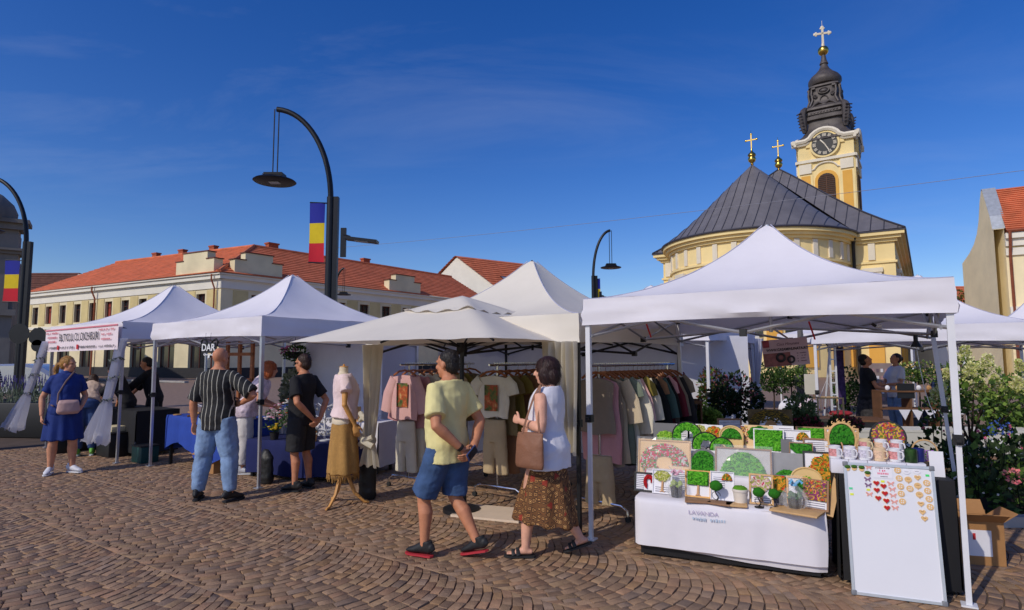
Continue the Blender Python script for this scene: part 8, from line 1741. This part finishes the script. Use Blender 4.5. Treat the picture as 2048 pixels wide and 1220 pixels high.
for i, (x, mt, lb) in enumerate(((-.2, m_card, 'white cushion with a black swirl on the cushion table'), (.12, M('blush_cushion', S(226, 206, 210), .8, var=.1), 'blush cushion in the middle of the cushion table'), (.62, M('scarlet_cloth', S(160, 44, 50), .8, var=.2, vs=9), 'scarlet cushion at the right of the cushion table'))):
    cq = Vector(ct_.location)+Vector((x, 0, .70)); t = thing('cushion', lb, 'cushion', cq, .2); mb = MB(); mb.ball((0, 0, .13 if i < 2 else .05), (.19, .09, .16) if i < 2 else (.2, .14, .05), 14, 10); mesh_obj('cover', remesh(mb, .014, 1, wrinkle(.01, 9)), mt, t)
    if i == 0: mb = MB(); mb.tube([(.06*math.cos(q)*(1-q/9), -.092, .13+.06*math.sin(q)*(1-q/9)) for q in [j*.6 for j in range(12)]], .010, 5); mb.build('swirl', m_plas, t)
ld = thing('step_ladder', 'white step ladder standing behind the wooden cage', 'ladder', at(1671, 850, 10.3).xy.to_3d(), R(-8))
for x in (-.045, .045): mb = MB(); mb.box((x, 0, 1.0), (.025, .04, 2.0)); mb.build('rail', m_wpole, ld, smooth=0)
for i in range(9): mb = MB(); mb.box((0, 0, .2+.2*i), (.065, .03, .02)); mb.build('rung', m_wpole, ld, smooth=0)
mb = MB(); mb.tube([(0, .05, 1.9), (0, .7, .0)], .018, 5); mb.build('back_leg', m_wpole, ld)
bn = thing('hanging_banner', 'tall purple and black floral banner beside the ladder', 'banner', at(1684, 850, 11.2).xy.to_3d(), R(-5)); mb = MB(); mb.grid(lambda u, v: Vector((-.09+.18*u, .01*math.sin(v*6), 1.82-1.05*v)), 4, 16); mb.build('cloth', M('purple_print', S(66, 46, 92), .8, var=.8, vs=9), bn); mb = MB(); mb.tube([(0, .02, 0), (0, .02, 1.85)], .012, 6); mb.build('stand', m_black, bn)
sb = thing('stone_baluster', 'dark turned stone lamp base beside the pale board', 'baluster', at(1606, 800, 15).xy.to_3d()); mb = MB(); mb.lathe([(.22, 0), (.22, .5), (.16, .55), (.13, .8), (.2, 1.0), (.2, 1.15), (.11, 1.25), (.09, 1.5), (.16, 1.6), (.16, 1.7), (.07, 1.8), (.06, 2.6), (.02, 2.7)], 16); mb.build('column', m_terra, sb)
eb = thing('easel_board', 'blank pale board on an easel right of the stone baluster', 'easel', at(1622, 800, 12).xy.to_3d(), R(-10)); zq = at(1622, 790, 12).z; mb = MB(); mb.box((0, -.03, zq+.2), (.24, .015, .4)); mb.build('panel', M('pale_panel', S(214, 210, 196), .7, var=.03), eb, smooth=0)
for x in (-.1, .1): mb = MB(); mb.tube([(x, 0, 0), (x*.3, -.01, zq+.42)], .012, 5); mb.build('leg', m_woodc, eb)
sh_ = thing('shelf_unit', 'wooden display shelf hung with little white pennants', 'shelf', at(1830, 850, 9.9).xy.to_3d(), R(-6))
for z in (.46, .80, 1.08): mb = MB(); mb.box((0, 0, z), (1.15, .3, .025)); mb.build('shelf_board', m_woodd, sh_, smooth=0)
for x in (-.56, -.1, .3, .56): mb = MB(); mb.box((x, .02, .54), (.025, .28, 1.07)); mb.build('upright', m_woodd, sh_, smooth=0)
for i in range(4): mb = MB(); mb.add([(-.32+.2*i, -.16, .79), (-.14+.2*i, -.16, .79), (-.23+.2*i, -.165, .62)], [(0, 1, 2)]); mb.build('pennant', m_card, sh_, smooth=0)
for i in range(6): mb = MB(); mb.ball((-.45+.17*i, -.05, 1.135), (.04, .03, .045), 8, 6); tag(mb.build('ornament', (m_card, m_woodc, m_sw)[i % 3], loc=sh_.location), ('white', 'wooden', 'pale')[i % 3]+' ornament on the pennant shelf, '+('first', 'second', 'third', 'fourth', 'fifth', 'sixth')[i]+' from left', 'ornament')
bs = thing('black_screen', 'small black board standing on the pennant shelf', 'board', at(1812, 790, 9.8), R(-6)); mb = MB(); mb.box((0, 0, .05), (.26, .02, .24)); mb.build('panel', m_plas, bs, smooth=0)
js = thing('jewellery_wall', 'upright jewellery display with rows of pale cards', 'display', at(1760, 850, 13.2).xy.to_3d(), R(-8)); mb = MB(); mb.box((0, 0, 1.05), (.62, .02, .9)); mb.build('panel', M('taupe_felt', S(150, 132, 128), .9, var=.1), js, smooth=0)
for i in range(7):
    for j in range(5): mb = MB(); mb.box((-.26+.087*i, -.014, .72+.155*j), (.05, .006, .075)); mb.build('card', (m_card, M('card_1', S(120, 100, 110), .7), M('card_2', S(180, 140, 140), .7))[(i*2+j) % 3], js, smooth=0)
for x in (-.28, .28): mb = MB(); mb.box((x, .02, .75), (.03, .03, 1.5)); mb.build('leg', m_woodd, js, smooth=0)
wt_ = thing('long_table', 'long low white-topped table in front of the pennant shelf', 'table', at(1905, 850, 9.0).xy.to_3d(), R(-4)); mb = MB(); mb.box((0, 0, .56), (3.0, .5, .04)); mb.box((0, -.24, .4), (3.0, .02, .30)); mb.build('top', M('white_laminate'), wt_, smooth=0)
for x in (-1.4, 0, 1.4): mb = MB(); mb.box((x, 0, .27), (.05, .4, .54)); mb.build('leg', m_alu, wt_, smooth=0)
lb_ = thing('work_lamp', 'clip lamp hanging from the nearest tent frame on a white flex', 'lamp', at(1832, 690, 5.9)); mb = MB(); mb.tube([(0, 0, .1), (0, 0, .03)], .02, 8); mb.lathe([(.02, .03), (.05, -.03), (.045, -.03), (.015, .02)], 14); mb.build('shade', m_plas, lb_); mb = MB(); mb.tube([(.0, 0, 0), (.02, .0, -.2), (.06, 0, -.45), (.10, 0, -.6), (.13, 0, -.66), (.14, 0, -.72)], .004, 5); mb.build('flex', m_sw, lb_)
for px, py, Y, lb in ((1755, 648, 5.2, 'clear bulb lamp under the right side of the nearest tent'),):
    t = thing('bulb_lamp', lb, 'lamp', at(px, py+6, Y)); mb = MB(); mb.tube([(-.045, 0, .02), (-.015, 0, .0)], .014, 8); mb.build('socket', m_plas, t); mb = MB(); mb.ball((.012, 0, 0), (.03, .03, .02), 10, 8); mb.build('bulb', M('clear_bulb', (.8, .8, .78), .1, var=0, alpha=.5), t)
for i, (px0, py0, px1, py1, Y) in enumerate(((1293, 648, 1302, 675, 5.9), (1618, 645, 1630, 680, 5.6))): mb = MB(); a, b = at(px0, py0, Y), at(px1, py1, Y+.1); mb.tube([(0, 0, 0), b-a], .008, 6); tag(mb.build('red_strap', m_redink, loc=a), 'red strap on the nearest tent frame, '+('left', 'right')[i]+' one', 'strap')
